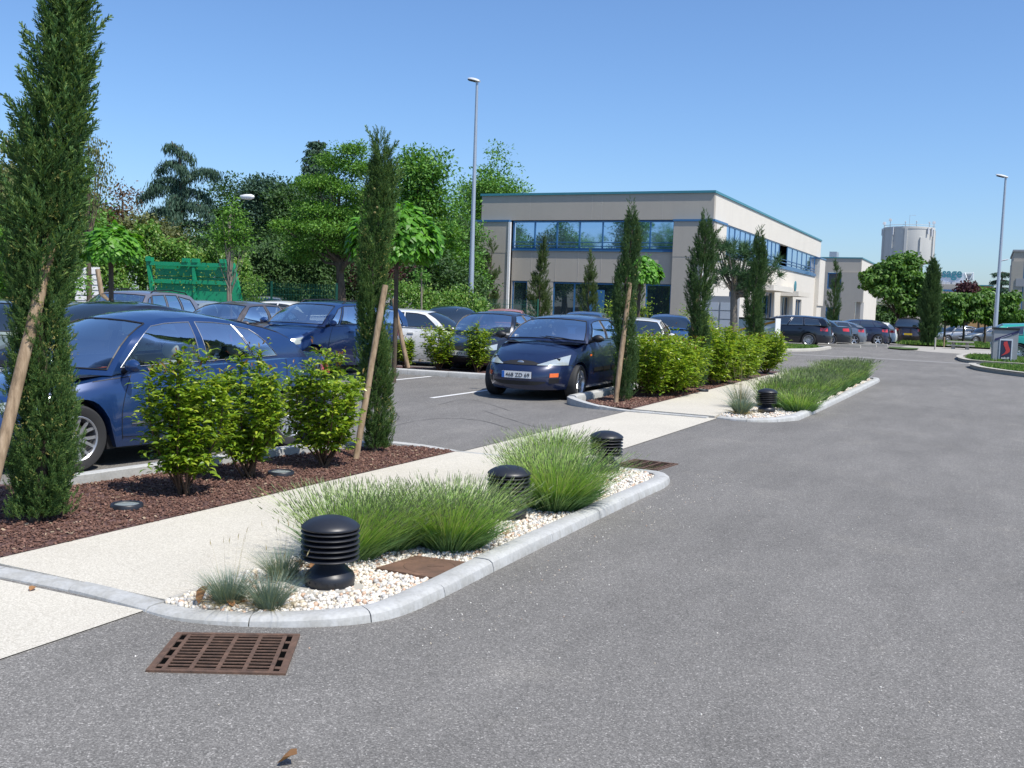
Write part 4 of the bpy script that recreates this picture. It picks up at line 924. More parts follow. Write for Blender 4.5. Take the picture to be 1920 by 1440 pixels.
for sd in (1, -1):
    L2 = SED['L'] / 2; dx = lambda a: S.d_at_x(L2 - a, sd)
    for ps in ([(dx(1.40), .28), (dx(1.38), S.zt(1.4) - .005)], [(dx(2.40), .28), (dx(2.38), S.zt(2.4) - .005)], [(dx(3.56), S.zt(3.5)), (dx(3.54), .80), (dx(3.38), .60), (dx(3.26), .30)],
               [(dx(.95), .845), (dx(1.2), .87), (dx(1.38), .885)], [(dx(1.40), .30), (dx(2.4), .27), (dx(3.26), .30)]):
        s_ = MB(); S.rib(s_, ps, .008); s_.build('door_gap', MAT['dark'], root)
    for ps in ([(dx(1.50), .435), (dx(2.34), .44)], [(dx(2.46), .44), (dx(3.20), .45)]):
        c_ = MB(); S.rib(c_, ps, .022, .012); c_.build('side_trim', MAT['chrome'], root)
    for a in (2.18, 3.32):
        hd = MB(); q = S.body(dx(a), .83); hd.tube([(q[0] + .09, q[1], q[2]), (q[0] + .07, q[1] + sd * .03, q[2] + .004), (q[0] - .07, q[1] + sd * .03, q[2] + .008), (q[0] - .09, q[1], q[2] + .01)], .013, 6); hd.build('door_handle', pm, root)
    ds = sorted([sd * .50, sd * 1.22]); S.patch('headlight', MAT['lamp'], root, ds, [(sd * .5, .56), (sd * 1.22, .66)], [(sd * .5, .65), (sd * 1.22, .735)], 12, 5)
    ds = sorted([sd * (H2 - 1.05), sd * (H2 - .5)]); S.patch('tail_light', MAT['redlens'], root, ds, [(sd * (H2 - 1.05), .82), (sd * (H2 - .5), .78)], [(sd * (H2 - 1.05), .94), (sd * (H2 - .5), .92)], 10, 5)
    wp = MB(); 
    if sd > 0: wp.tube([(L2 - 1.02, .05, S.capz(1.02, .05) + .02), (L2 - 1.32, .66, S.capz(1.3, .6) + .05)], .010, 5); wp.tube([(L2 - 1.06, -.55, S.capz(1.06, .5) + .02), (L2 - 1.12, .02, S.capz(1.1, .0) + .05)], .010, 5); wp.build('wiper', MAT['dark'], root)
S.patch('grille', MAT['chrome'], root, (-.36, .36), [(-.36, .40), (.36, .40)], [(-.36, .66), (.36, .66)], 8, 4)
num_plate(root, S); num_plate(root, S, True, z=.72)
mb = MB(); mb.box((SED['L'] / 2 - 1.42, .50, .96), (.09, .07, .006), .3); mb.build('dashboard_card', MAT['amber'], root)

# ---- hero hatchback
pm = pcol('ink_blue', (.007, .016, .058), metal=.2)
root = empty('hatchback_car', (-7.17, 16.55 + HAT['fo'] * -1 + HAT['L'] / 2, 0), R(-88.3), 'dark navy blue hatchback facing the viewer with plate 468 ZD 69', 'car'); root.scale = (1.02,) * 3
S = Car(HAT); S.build(root, pm, MAT['carglass'], hero=True); add_wheels(root, HAT); interior(root, S, MAT['seat'], False, (2.0, 2.9))
mirrors(root, S, MAT['dark'], HAT['L'] / 2 - HAT['awc'] - .12, S.zt(HAT['awc']) + .01)
L2 = HAT['L'] / 2; h2 = S.half
for sd in (1, -1):
    lo = [(sd * .30, .592), (sd * .95, .60)]; hi = [(sd * .30, .597), (sd * .5, .665), (sd * .72, .725), (sd * 1.0, .775)]
    S.patch('headlight', MAT['lamp'], root, sorted([sd * .31, sd * .93]), lo, hi, 22, 7, .008)
    S.patch('indicator', MAT['amber'], root, sorted([sd * .56, sd * .73]), [(sd * .56, .405), (sd * .73, .41)], [(sd * .56, .47), (sd * .73, .475)], 6, 3, .008)
    S.patch('fog_recess', MAT['dark'], root, sorted([sd * .56, sd * .76]), [(sd * .56, .30), (sd * .76, .31)], [(sd * .56, .385), (sd * .76, .39)], 6, 3, .004)
    dx = lambda a: S.d_at_x(L2 - a, sd); s_ = MB()
    for a, a2 in ((1.42, 1.36), (2.42, 2.40)): s_ = MB(); S.rib(s_, [(dx(a2), .26), (dx(a), S.zt(a) - .005)], .009); s_.build('door_gap', MAT['dark'], root)
    s_ = MB(); S.rib(s_, [(sd * .30, .600), (sd * 1.02, .600), (sd * 1.2, .55)], .008); s_.build('bumper_gap', MAT['dark'], root)
    for q0, q1 in ((1.45, 2.36), (2.46, 3.1)): t_ = MB(); S.rib(t_, [(dx(q0), .50), (dx(q1), .50)], .07, .012); t_.build('side_trim', MAT['dark'], root)
    S.patch('side_repeater', MAT['amber'], root, sorted([dx(1.22), dx(1.30)]), [(dx(1.22), .735), (dx(1.30), .735)], [(dx(1.22), .765), (dx(1.30), .765)], 3, 2, .006)
    ds = sorted([sd * (h2 - 1.0), sd * (h2 - .7)]); S.patch('tail_light', MAT['redlens'], root, ds, [(ds[0], .7), (ds[1], .7)], [(ds[0], .95), (ds[1], .95)], 6, 4)
gp = S.patch('grille', MAT['ink'], root, (-.38, .38), [(-.38, .598), (0, .592), (.38, .598)], [(-.38, .61), (-.2, .655), (0, .668), (.2, .655), (.38, .61)], 16, 4, .004)
q = S.body(0, .632); mb = MB(); mb.lathe([(0, .008), (.026, .006), (.032, 0)], 24, (0, 0, 0), 'x'); mb.V[0][:, 1] *= 1.9; mb.V[0] += np.array([q[0] + .004, 0, .632]); mb.build('badge', MAT['chrome'], root, smooth=60)
S.patch('bumper_intake', MAT['ink'], root, (-.50, .50), [(-.5, .31), (-.3, .27), (.3, .27), (.5, .31)], [(-.5, .335), (.5, .335)], 12, 3, .004)
num_plate(root, S, False, '468 ZD 69', z=.435); num_plate(root, S, True, z=.62)
wp = MB()
wp.tube([(L2 - 1.02, .30, S.capz(1.02, .3) + .02), (L2 - 1.10, -.05, S.capz(1.1, .0) + .035), (L2 - 1.22, -.42, S.capz(1.2, .4) + .05)], .009, 5); wp.tube([(L2 - 1.08, .62, S.capz(1.1, .6) + .03), (L2 - 1.06, .40, S.capz(1.1, .4) + .04), (L2 - 1.07, .08, S.capz(1.1, .1) + .045)], .009, 5); wp.build('wiper', MAT['dark'], root)
sm = MB(); sm.box((L2 - 1.30, -.56, 1.03), (.05, .07, .05), .2); sm.build('windscreen_sticker', MAT['white'], root)
mb = MB(); mb.tube([(L2 - 1.98, 0, 1.40), (L2 - 2.12, 0, 1.47)], .004, 4); mb.build('aerial', MAT['dark'], root)

# ---- the other cars
far_car('people_carrier', MPV, -13.05, 18.55, -95, pcol('mid_blue', (.012, .048, .16), metal=.25), 'bright blue people carrier with black roof rails beyond the royal blue saloon', 'car', rails=True, glass=MAT['carglass'], seal=True)
far_car('saloon_car', SAL, -15.9, 19.3, -93, pcol('taupe', (.13, .115, .11), metal=.4), 'grey brown saloon behind the royal blue saloon, left of the blue people carrier', glass=MAT['carglass'], seal=True)
far_car('saloon_car', SAL, -12.55, 12.2, -88, pcol('black', (.012, .012, .015)), 'black roofed saloon showing just above the roof of the royal blue saloon')
far_car('estate_car', EST, -14.1, 11.5, -80, pcol('sage', (.20, .25, .23), metal=.4), 'pale green estate seen behind the nearest cypress and stake', rails=False)
far_car('estate_car', dict(MPV, roof=[(1.8, 1.58), (2.1, 1.63), (2.8, 1.65), (3.5, 1.63), (4.0, 1.58)]), -18.4, 18.3, -75, pcol('silver_mauve', (.27, .26, .28), metal=.5), 'tall silver estate with roof rails parked below the green steel shelter', rails=True, glass=MAT['carglass'], seal=True)
far_car('small_car', SMALL, -19.6, 21.6, -85, pcol('ice', (.30, .36, .38), metal=.4), 'pale blue small car whose roof shows between the silver estate and the grey saloon')
far_car('small_car', HAT, -15.4, 10.2, -70, pcol('pale_silver', (.42, .46, .48), metal=.4), 'silver car at the left edge behind the nearest cypress')
far_car('small_car', SMALL, -23.5, 29.8, -60, pcol('silver', (.36, .38, .40), metal=.5), 'silver small car far back by the green fence', z=.15)
far_car('small_car', HAT, -20.4, 27.6, 0, pcol('white', (.70, .71, .70), metal=0), 'white car roof just behind the grey saloon and people carrier', z=.02)
far_car('small_car', SMALL, -12.9, 22.6, 15, pcol('white', (.72, .73, .72), metal=0), 'white hatchback behind the black car and the leaning stake', seal=True, sc=.98)
far_car('saloon_car', SAL, -10.95, 22.95, -88, pcol('blueblack', (.010, .014, .024)), 'near black car behind the row of small shrubs, plate partly hidden', plate='805 AXR 69', glass=MAT['carglass'], seal=True, sc=.97)
far_car('saloon_car', SAL, -15.2, 28.4, -60, pcol('dark_teal', (.012, .03, .04)), 'dark saloon in the back row left of the tall lamp post', sc=1.0)
far_car('small_car', SMALL, -14.25, 30.3, -70, pcol('terracotta', (.50, .16, .075), metal=.1), 'terracotta orange hatchback in the back row below the office building', seal=True)
far_car('hatchback_car', HAT, -11.9, 31.4, -80, pcol('blue3', (.02, .07, .20)), 'mid blue hatchback whose roof shows above the navy hatchback')
far_car('hatchback_car', HAT, -9.4, 32.6, -75, pcol('blue4', (.02, .075, .21)), 'mid blue hatchback between the second and third cypress, beyond the white car')
far_car('small_car', SMALL, -7.55, 23.4, -78, pcol('white', (.72, .73, .72), metal=0), 'white small car behind the hedge beside the navy hatchback', seal=True, sc=.97)
far_car('estate_car', EST, -9.15, 52.0, 182, pcol('blueblack', (.010, .014, .024)), 'large black estate with red tail lamps parked beside the kiosk', seal=True, sc=1.04)
far_car('saloon_car', SAL, -8.7, 56.6, 186, pcol('slate', (.02, .028, .038)), 'dark slate saloon next to the black estate')
far_car('coupe_car', dict(HAT, roof=[(1.9, 1.30), (2.2, 1.345), (2.6, 1.35), (3.1, 1.31), (3.55, 1.20)]), -8.1, 60.6, 188, pcol('steel', (.16, .19, .23), metal=.5), 'grey blue coupe between the slate saloon and the navy hatchback')
far_car('hatchback_car', dict(HAT), -7.3, 64.6, 190, pcol('navy2', (.012, .018, .05)), 'navy hatchback with red tail lamps left of the small white car', sc=1.05)
far_car('small_car', SMALL, -6.9, 69.0, 185, pcol('white', (.72, .73, .72), metal=0), 'small white car seen from behind at the end of the right hand row', seal=True)
far_car('people_carrier', SUV, -4.9, 76.5, 93, pcol('aubergine', (.03, .02, .028)), 'dark people carrier seen squarely from behind with a yellow plate', seal=True, yellow=True, sc=1.12)
far_car('small_car', HAT, -7.5, 88, 20, pcol('black', (.012, .012, .015)), 'dark car in the shade under the big catalpa')
far_car('hatchback_car', HAT, -4.0, 96, -20, pcol('petrol', (.02, .06, .09)), 'dark blue green car just right of the big cypress across the lawn')
far_car('saloon_car', SAL, -1.9, 93, -155, pcol('silver', (.36, .38, .40), metal=.5), 'silver saloon across the lawn on the right', glass=MAT['farglass'], seal=True)
far_car('saloon_car', EST, .1, 92, -150, pcol('greymet', (.15, .17, .18), metal=.5), 'grey estate behind the silver saloon across the lawn')
far_car('small_car', SMALL, 2.3, 93, -160, pcol('white', (.72, .73, .72), metal=0), 'white small car across the lawn left of the red car', seal=True)
far_car('small_car', SMALL, 3.0, 88, -165, pcol('red', (.40, .015, .012), metal=.05), 'red small car across the lawn behind the stone table')
far_car('estate_car', dict(EST, L=4.5, roof=[(2.1, 1.42), (2.4, 1.47), (3.2, 1.48), (4.1, 1.43)]), 2.45, 46.6, 3, pcol('turquoise', (.02, .33, .27), metal=.05), 'turquoise estate at the right edge behind the grey sign cabinet', seal=True)
far_car('estate_car', EST, 5.2, 61, 0, pcol('blueblack', (.010, .014, .024)), 'black car whose roof shows above the turquoise estate')
# ================================================================ BUILDINGS
def bwin(root, x0, x1, z0, z1, y, fw=.07, mull=(), rails=(), glass=None, name='window', axis='y', recess=.12, frame=None):
    """window as a part: frame mesh with pane sub-part. axis 'y': wall facing -y at y; axis 'x': wall facing +x at x=y (x0,x1 run along y)"""
    fm = MB(); pm_ = MB(); fr = frame or MAT['blue']
    def bx(mb, a0, a1, c0, c1, d0, d1):          # a along wall, c up, d depth out of the wall
        if axis == 'y': mb.box2(a0, a1, y - d1, y - d0, c0, c1)
        else: mb.box2(y + d0, y + d1, a0, a1, c0, c1)
    d0, d1 = -recess, -recess + .07
    bx(fm, x0, x1, z1 - fw, z1, d0, d1); bx(fm, x0, x1, z0, z0 + fw, d0, d1); bx(fm, x0, x0 + fw, z0 + fw, z1 - fw, d0, d1); bx(fm, x1 - fw, x1, z0 + fw, z1 - fw, d0, d1)
    for m in mull: bx(fm, m - fw / 2, m + fw / 2, z0 + fw, z1 - fw, d0, d1)
    f = fm.build(name, fr, root)
    edges = [x0 + fw] + [e for m in mull for e in (m - fw / 2, m + fw / 2)] + [x1 - fw]
    for a, b in zip(edges[::2], edges[1::2]):
        p = MB(); t = random.uniform(-.004, .004); bx(p, a, b, z0 + fw, z1 - fw, d0 + .01, d0 + .035 + t); p.build('pane', glass or MAT['glass'], f)
    return f
X0, X1, YF, YB = -28.1, -13.9, 56.0, 95.8
office = empty('office_building', (0, 0, 0), 0, 'two storey beige office block with blue ribbon windows and a blue roof edge', 'building')
W_ = MAT['wall']
def wallbox(name, x0, x1, y0, y1, z0, z1, mat, par=None): mb = MB(); mb.box2(x0, x1, y0, y1, z0, z1); return mb.build(name, mat, par)
zb = -1.2
# front (facing the viewer): upper parapet band, window band, spandrel and ground floor with openings
wallbox('parapet', X0, X1, YF, YF + .35, 6.5, 7.95, W_, office)
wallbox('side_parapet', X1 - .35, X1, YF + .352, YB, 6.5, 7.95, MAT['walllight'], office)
wallbox('back_wall', X0, X1 - .36, YB - .3, YB, zb, 7.9, W_, office); wallbox('left_wall', X0, X0 + .3, YF + .36, YB - .31, zb, 7.9, W_, office)
wallbox('roof', X0 + .31, X1 - .36, YF + .36, YB - .31, 7.3, 7.5, MAT['grey'], office)
rf = [(X0 - .06, X1 + .06, YF - .07, YF + .4, 7.952, 8.06)]
wallbox('coping', X0 - .07, X1 + .07, YF - .08, YF + .38, 7.952, 8.08, MAT['teal'], office); wallbox('coping', X1 - .38, X1 + .07, YF + .382, YB + .05, 7.952, 8.08, MAT['teal'], office)
# proud corner blocks at window level (left and right) with their own blue caps
wallbox('corner_block', X0 - .35, X0 + 1.95, YF - .25, YF + .35, 4.55, 6.38, W_, office); wallbox('corner_pier', X0 + .42, X0 + 1.95, YF - .24, YF + .35, zb, 4.548, W_, office)
wallbox('block_cap', X0 - .40, X0 + 2.0, YF - .30, YF + .352, 6.382, 6.50, MAT['blue'], office)
wallbox('corner_block', X1 - 2.15, X1 + .12, YF - .25, YF + .35, 4.45, 6.38, W_, office); wallbox('corner_pier', X1 - 2.15, X1 - .55, YF - .24, YF + .35, zb, 4.448, W_, office)
wallbox('block_cap', X1 - 2.2, X1 + .17, YF - .30, YF + 2.8, 6.382, 6.50, MAT['blue'], office)
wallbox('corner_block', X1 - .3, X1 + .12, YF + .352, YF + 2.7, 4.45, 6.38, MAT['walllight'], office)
wallbox('downpipe', X0 + 1.96, X0 + 2.1, YF - .30, YF - .16, zb, 6.37, MAT['white'], office); wallbox('downpipe', X1 - .52, X1 - .38, YF - .34, YF - .2, zb, 4.44, MAT['white'], office)
a0, a1 = X0 + 2.12, X1 - 2.16
bwin(office, a0, a1, 4.80, 6.46, YF, .09, [a0 + (a1 - a0) * k / 7 for k in range(1, 7)], glass=MAT['mirrorglass'], name='ribbon_window')
for z in (5.22, 5.00): wallbox('window_rail', a0, a1, YF - .02, YF + .02, z - .02, z + .02, MAT['blue'], office)
wallbox('window_sill', a0, a1, YF - .06, YF + .3, 4.70, 4.79, MAT['blue'], office)
wallbox('spandrel', a0, a1, YF + .02, YF + .3, 2.92, 4.70, W_, office)
wins = [(a0 + .05, a0 + 1.05), (a0 + 2.7, a0 + 6.9), (a1 - 1.55, a1 - .05)]
xs_ = [a0] + [v for w in wins for v in w] + [a1]
for q0, q1 in zip(xs_[::2], xs_[1::2]):
    if q1 - q0 > .04: wallbox('ground_wall', q0, q1, YF + .03, YF + .3, zb, 2.918, W_, office)
bwin(office, wins[0][0], wins[0][1], .1, 2.9, YF + .03, .08, name='window', glass=MAT['glass'])
bwin(office, wins[1][0], wins[1][1], .1, 2.9, YF + .03, .09, [wins[1][0] + 1.35, wins[1][0] + 2.7], glass=MAT['glass'])
bwin(office, wins[2][0], wins[2][1], .5, 2.9, YF + .03, .08, glass=MAT['glass']); wallbox('ground_wall', wins[2][0], wins[2][1], YF + .03, YF + .3, zb, .498, W_, office)
wallbox('entrance_door', a0 + 5.0, a0 + 5.9, YF + .08, YF + .16, zb, 2.5, MAT['blue'], office)
wallbox('inner_shade', X0 + .32, X1 - .9, YF + 1.2, YF + 1.3, zb, 7.2, MAT['grey'], office)
# pale joints between panels (real thin strips, slightly proud)
for x in [a0 + (a1 - a0) * k / 7 for k in (0.9, 2, 3, 4, 5, 6)]: wallbox('panel_joint', x - .012, x + .012, YF + .012, YF + .019, 2.93, 4.69, MAT['joint'], office)
for x in (X0 + 3.2, X0 + 7.1, X1 - 6.5, X1 - 2.9): wallbox('panel_joint', x - .012, x + .012, YF - .004, YF - .001, 6.52, 7.94, MAT['joint'], office)
# warning sign on the facade
sg_ = wallbox('facade_sign', a1 - 1.0, a1 - .68, YF - .01, YF + .018, 3.32, 3.72, MAT['white'], office)
mb = MB(); mb.add([(a1 - .94, YF - .014, 3.36), (a1 - .74, YF - .014, 3.36), (a1 - .84, YF - .014, 3.62)], [(0, 1, 2)]); mb.build('emblem', MAT['signred'], sg_)
# long side facing the lane
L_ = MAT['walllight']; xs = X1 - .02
segs = [(58.8, 75.4), (78.5, 93.2)]
bwin(office, 58.8, 76.2, 4.95, 6.5, xs, .09, [58.8 + 17.4 * k / 12 for k in range(1, 12)], glass=MAT['mirrorglass'], name='ribbon_window', axis='x', recess=.1)
bwin(office, 79.4, 93.2, 4.95, 6.5, xs, .09, [79.4 + 13.8 * k / 6 for k in range(1, 6)], glass=MAT['mirrorglass'], name='ribbon_window', axis='x', recess=.1)
bwin(office, 76.3, 79.3, 4.4, 6.5, xs - .8, .09, [77.8], glass=MAT['glass'], name='window', axis='x', recess=.1)
for z0_, z1_ in ((4.72, 4.94),): wallbox('window_sill', xs - .3, xs + .10, 58.75, 93.25, z0_, z1_, MAT['blue'], office)
for z in (5.2, 5.42): wallbox('window_rail', xs - .01, xs + .03, 58.8, 93.2, z - .02, z + .02, MAT['blue'], office)
op = [(60.6, 62.6, .2, 2.7), (68.5, 74.6, .3, 2.9), (78.0, 81.0, -1.0, 2.7), (84.0, 86.8, -1.0, 2.6)]
yy = [YF + .36] + [v for o_ in op for v in o_[:2]] + [95.6]
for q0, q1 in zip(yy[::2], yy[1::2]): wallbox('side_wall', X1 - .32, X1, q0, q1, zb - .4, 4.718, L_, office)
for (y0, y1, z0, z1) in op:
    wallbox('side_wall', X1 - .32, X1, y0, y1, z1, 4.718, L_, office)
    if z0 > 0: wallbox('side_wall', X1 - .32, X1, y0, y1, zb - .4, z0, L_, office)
    n_ = 4 if y1 - y0 > 4 else 2
    bwin(office, y0, y1, z0, z1, X1, .08, [y0 + (y1 - y0) * k / n_ for k in range(1, n_)], glass=MAT['glass'], axis='x', recess=.22)
wallbox('porch_slab', X1 + .001, X1 + 1.3, 67.5, 74.8, 2.95, 3.3, L_, office); wallbox('porch_slab', X1 + .001, X1 + 1.3, 77.2, 82.5, 2.75, 3.1, L_, office)
wallbox('corner_block', X1 - .3, X1 + .35, 93.4, 96.6, 2.2, 6.3, L_, office); wallbox('corner_pier', X1 - .3, X1 + .25, 93.4, 96.2, zb - .5, 2.198, L_, office)
wallbox('block_cap', X1 - .3, X1 + .4, 93.3, 96.7, 6.302, 6.42, MAT['blue'], office)
mb = MB(); mb.lathe([(0, 0), (.42, 0), (.42, .05), (0, .05)], 24, (X1 + .01, 83.2, 3.6), 'x'); mb.build('round_sign', MAT['teal'], office, smooth=40)

# second office further down the lane
b2 = empty('office_building', (0, 0, 0), 0, 'second beige office with one tall blue window, beyond the first office block', 'building')
def q(px, py, Y): d = M3 @ Vector((px - 960, 720 - py, -1923)); t = Y / d.y; return d.x * t, 1.66 + d.z * t
YB2 = 126.0
xa, _z = q(1520, 600, YB2); xb, zt2 = q(1616, 485, YB2); xw0, zw1 = q(1552, 511, YB2); xw1, zw0 = q(1577, 542, YB2); zm = q(1577, 577, YB2)[1]; zt3 = q(1600, 511, YB2)[1]
G_ = MAT['wallgrey']
wallbox('parapet', xa, xb, YB2, YB2 + .4, zt3, zt2, W_, b2); wallbox('coping', xa, xb + .1, YB2 - .08, YB2 + .45, zt2 + .002, zt2 + .14, MAT['teal'], b2)
wallbox('side_wall', xb - .4, xb, YB2 + .41, 175, zt3, zt2, MAT['walllight'], b2); wallbox('coping', xb - .4, xb + .1, YB2 + .452, 175, zt2 + .002, zt2 + .14, MAT['teal'], b2)
wallbox('side_wall', xb - .4, xb + .10, YB2 + .42, 145, -3, zt3 - .01, MAT['walllight'], b2)
wallbox('front_wall', xa, xw0, YB2, YB2 + .4, -3, zt3, G_, b2); wallbox('front_wall', xw1, q(1618, 560, YB2)[0], YB2 - .2, YB2 + .4, q(1600, 566, YB2)[1], zt3 - .02, G_, b2)
wallbox('front_wall', xw1, q(1604, 560, YB2)[0], YB2 - .2, YB2 + .4, -3, q(1600, 566, YB2)[1] - .01, G_, b2)
wallbox('front_wall', xw0, xw1, YB2, YB2 + .4, zm, zw0, G_, b2)
bwin(b2, xw0, xw1, zw0, zw1, YB2, .14, glass=MAT['glass']); bwin(b2, xw0, xw1, -3, zm, YB2, .14, glass=MAT['glass'])
wallbox('pier', q(1613, 580, YB2)[0], q(1619, 580, YB2)[0], YB2, YB2 + .5, -3, q(1600, 566, YB2)[1] - .02, MAT['walllight'], b2)
wallbox('porch_recess', q(1604, 580, YB2)[0] + .02, q(1613, 580, YB2)[0] - .02, YB2 + 1.0, YB2 + 1.2, -3, 4.2, MAT['wallgrey'], b2)
wallbox('roof_unit', q(1548, 480, YB2)[0], q(1562, 480, YB2)[0], YB2 + 3, YB2 + 5, zt2, zt2 + .95, MAT['galv'], b2)
wallbox('roof', xa, xb - .41, YB2 + .41, 174, zt2 - .8, zt2 - .6, MAT['grey'], b2)
# third office, mostly behind the big catalpa
b3 = empty('office_building', (0, 0, 0), 0, 'pale office front with dark glazing partly hidden behind the big catalpa', 'building')
Y3 = 150.0; c0 = q(1622, 600, Y3)[0]; c1 = q(1735, 600, Y3)[0]
wallbox('front_wall', q(1690, 600, Y3)[0], q(1722, 600, Y3)[0], Y3, Y3 + .4, -4, q(1700, 578, Y3)[1], MAT['wall'], b3)
wallbox('upper_wall', c0, c1, Y3 + .1, Y3 + .5, q(1700, 572, Y3)[1], q(1700, 535, Y3)[1], MAT['walllight'], b3); wallbox('roof_edge', c0, c1, Y3 - .2, Y3 + .6, q(1700, 535, Y3)[1] + .01, q(1700, 532, Y3)[1], MAT['blue'], b3)
for i in range(5): wallbox('pier', q(1628 + i * 10, 600, Y3)[0], q(1632 + i * 10, 600, Y3)[0], Y3 - .05, Y3 + .4, -4, q(1700, 572, Y3)[1] - .02, MAT['walllight'], b3)
wallbox('dark_glazing', c0, q(1690, 600, Y3)[0] - .02, Y3 + .6, Y3 + .7, -4, q(1700, 573, Y3)[1], MAT['glass'], b3)
wallbox('side_wall', c1, c1 + .4, Y3 + .5, 190, -4, q(1700, 535, Y3)[1], MAT['wallgrey'], b3)
# building at the right edge
b4 = empty('office_building', (0, 0, 0), 0, 'grey stepped building cut off by the right edge behind the tall lamp post', 'building')
Y4 = 92.0; e0 = q(1893, 560, Y4)[0]; e1 = q(1900, 500, Y4)[0]; z1_ = q(1900, 490, Y4)[1]; z2_ = q(1900, 471, Y4)[1]
wallbox('lower_wall', e0, q(1915, 560, Y4)[0], Y4, Y4 + 8, -2, z1_, MAT['wallgrey'], b4); wallbox('upper_wall', e1, e1 + 14, Y4 + .5, Y4 + 12, z1_ - .5, z2_, MAT['wallgrey'], b4); wallbox('coping', e1 - .1, e1 + 14, Y4 + .4, Y4 + 12.1, z2_ + .001, z2_ + .15, MAT['grey'], b4)
wallbox('mullion', q(1915.2, 560, Y4)[0], q(1917, 560, Y4)[0], Y4 + .1, Y4 + .3, -2, z1_, MAT['blue'], b4); wallbox('glazing', q(1917, 560, Y4)[0] + .01, e1 + 14, Y4 + .35, Y4 + .45, -2, z1_ - .52, MAT['glass'], b4)
wallbox('grille', e0 + .35, e0 + 1.25, Y4 - .05, Y4 - .002, q(1900, 537, Y4)[1], q(1900, 522, Y4)[1], MAT['grey'], b4)
# sign building with rooftop panel
b5 = empty('sign_building', (0, 0, 0), 0, 'low long building carrying a pale rooftop panel that reads sage', 'building')
Y5 = 175.0; f = lambda px, py: q(px, py, Y5)
wallbox('wall', f(1730, 560)[0], f(1812, 560)[0], Y5, Y5 + 12, -4, f(1780, 533)[1], MAT['wall'], b5); wallbox('fascia', f(1730, 560)[0], f(1795, 560)[0], Y5 - .6, Y5 - .3, f(1780, 547)[1], f(1780, 543)[1], MAT['blue'], b5)
wallbox('wing', f(1812, 560)[0] + .05, f(1858, 560)[0], Y5 + 1, Y5 + 12, -4, f(1835, 536)[1], simple('ochre_wall', (.42, .27, .12), .8), b5); wallbox('wing_roof', f(1812, 560)[0] + .05, f(1862, 560)[0], Y5 + .5, Y5 + 12.5, f(1835, 536)[1] + .01, f(1835, 534)[1], MAT['teal'], b5)
pan = wallbox('sign_panel', f(1761, 520)[0], f(1806, 520)[0], Y5 + 2, Y5 + 2.3, f(1780, 532)[1], f(1780, 511)[1], MAT['frame'], b5)
t = text_mesh('sage', 2.0, MAT['teal'], pan, bold=.05, ext=.03); t.location = (f(1784, 518)[0], Y5 + 1.93, f(1784, 519)[1]); t.rotation_euler = (R(90), 0, 0); t.scale = (.85, 1, 1)
sgf = MB(); A = f(1808, 520)[0]; B = f(1824, 520)[0]; za, zc = f(1815, 532)[1], f(1815, 511)[1]
sgf.tube([(A, Y5 + 2.1, za), (A, Y5 + 2.1, zc), (B, Y5 + 2.1, zc), (B, Y5 + 2.1, za + .6)], .12, 5); sgf.tube([(A, Y5 + 2.05, zc), ((A + B) / 2, Y5 + 2.05, za + .3), (B, Y5 + 2.05, zc)], .12, 5); sgf.build('sign_truss', MAT['white'], b5)
wallbox('truss_panel', A + .15, B - .15, Y5 + 2.3, Y5 + 2.35, za + .6, zc - .15, MAT['grey'], b5)
for px in (1768, 1778, 1788, 1797): wallbox('roof_unit', f(px - 3, 530)[0], f(px + 3, 530)[0], Y5 + .5, Y5 + 1.8, f(px, 533)[1], f(px, 528)[1], MAT['ltgrey'], b5)

# water tower
wt = empty('water_tower', (-16.3, 237.0, -1.3), 0, 'round concrete water tower with aerials round its rim', 'water tower')
r = 5.15; mb = MB(); mb.lathe([(r * .62, 0), (r * .62, 13.9), (r * .66, 14.0)], 64); mb.build('shaft', MAT['wallgrey'], wt, smooth=40)
mb = MB(); mb.lathe([(r * .6, 13.6), (r * .995, 14.2), (r, 14.3), (r, 21.0), (r * 1.015, 21.0), (r * 1.015, 21.45), (r * .97, 21.5), (0, 21.6)], 64); mb.build('tank', MAT['towerc'], wt, smooth=25)
for a in (-92, -58, -20, 18, 200, 235, 150): 
    an = R(a); mb = MB(); mb.box((math.cos(an) * (r + .16), math.sin(an) * (r + .16), 15.0 + 2.7), (.34, .55, 6.6 if a != -58 else 3.0), an); mb.build('rib', MAT['towerc'], wt)
mb = MB(); mb.tube([(math.cos(t_) * r * .99, math.sin(t_) * r * .99, 21.85) for t_ in np.linspace(0, 2 * math.pi, 41)], .05, 5); mb.build('railing', MAT['towerc'], wt)
for i, (a, h_, w_) in enumerate(((-170, 1.0, .7), (-135, 1.5, .65), (-95, 1.0, .3), (-70, 1.1, .3), (-35, 1.0, .4), (-12, 1.1, .7))):
    an = R(a); cx, cy = math.cos(an) * r * .98, math.sin(an) * r * .98
    mb = MB(); mb.tube([(cx, cy, 21.5), (cx, cy, 21.5 + h_)], .07, 5); mb.build('aerial_mast', MAT['galv'], wt)
    mb = MB(); mb.lathe([(0, 0), (w_ * .5, .02), (w_ * .5, .25), (0, .3)], 12, (cx, cy - .3, 21.4 + h_), 'y'); mb.build('dish', MAT['white'], wt, smooth=40)
for a, l in ((-122, 1.6), (-42, 1.4), (-30, 1.8), (-168, 1.5)):
    an = R(a); mb = MB(); mb.box((math.cos(an) * (r + .3), math.sin(an) * (r + .3), 21.3 - l / 2), (.22, .3, l), an); mb.build('antenna_panel', MAT['ltgrey'], wt)
mb = MB(); mb.tube([(0, 0, 21.5), (0, 0, 24.2), (1.2, 0, 24.2)], .04, 4); mb.build('mast', MAT['galv'], wt)

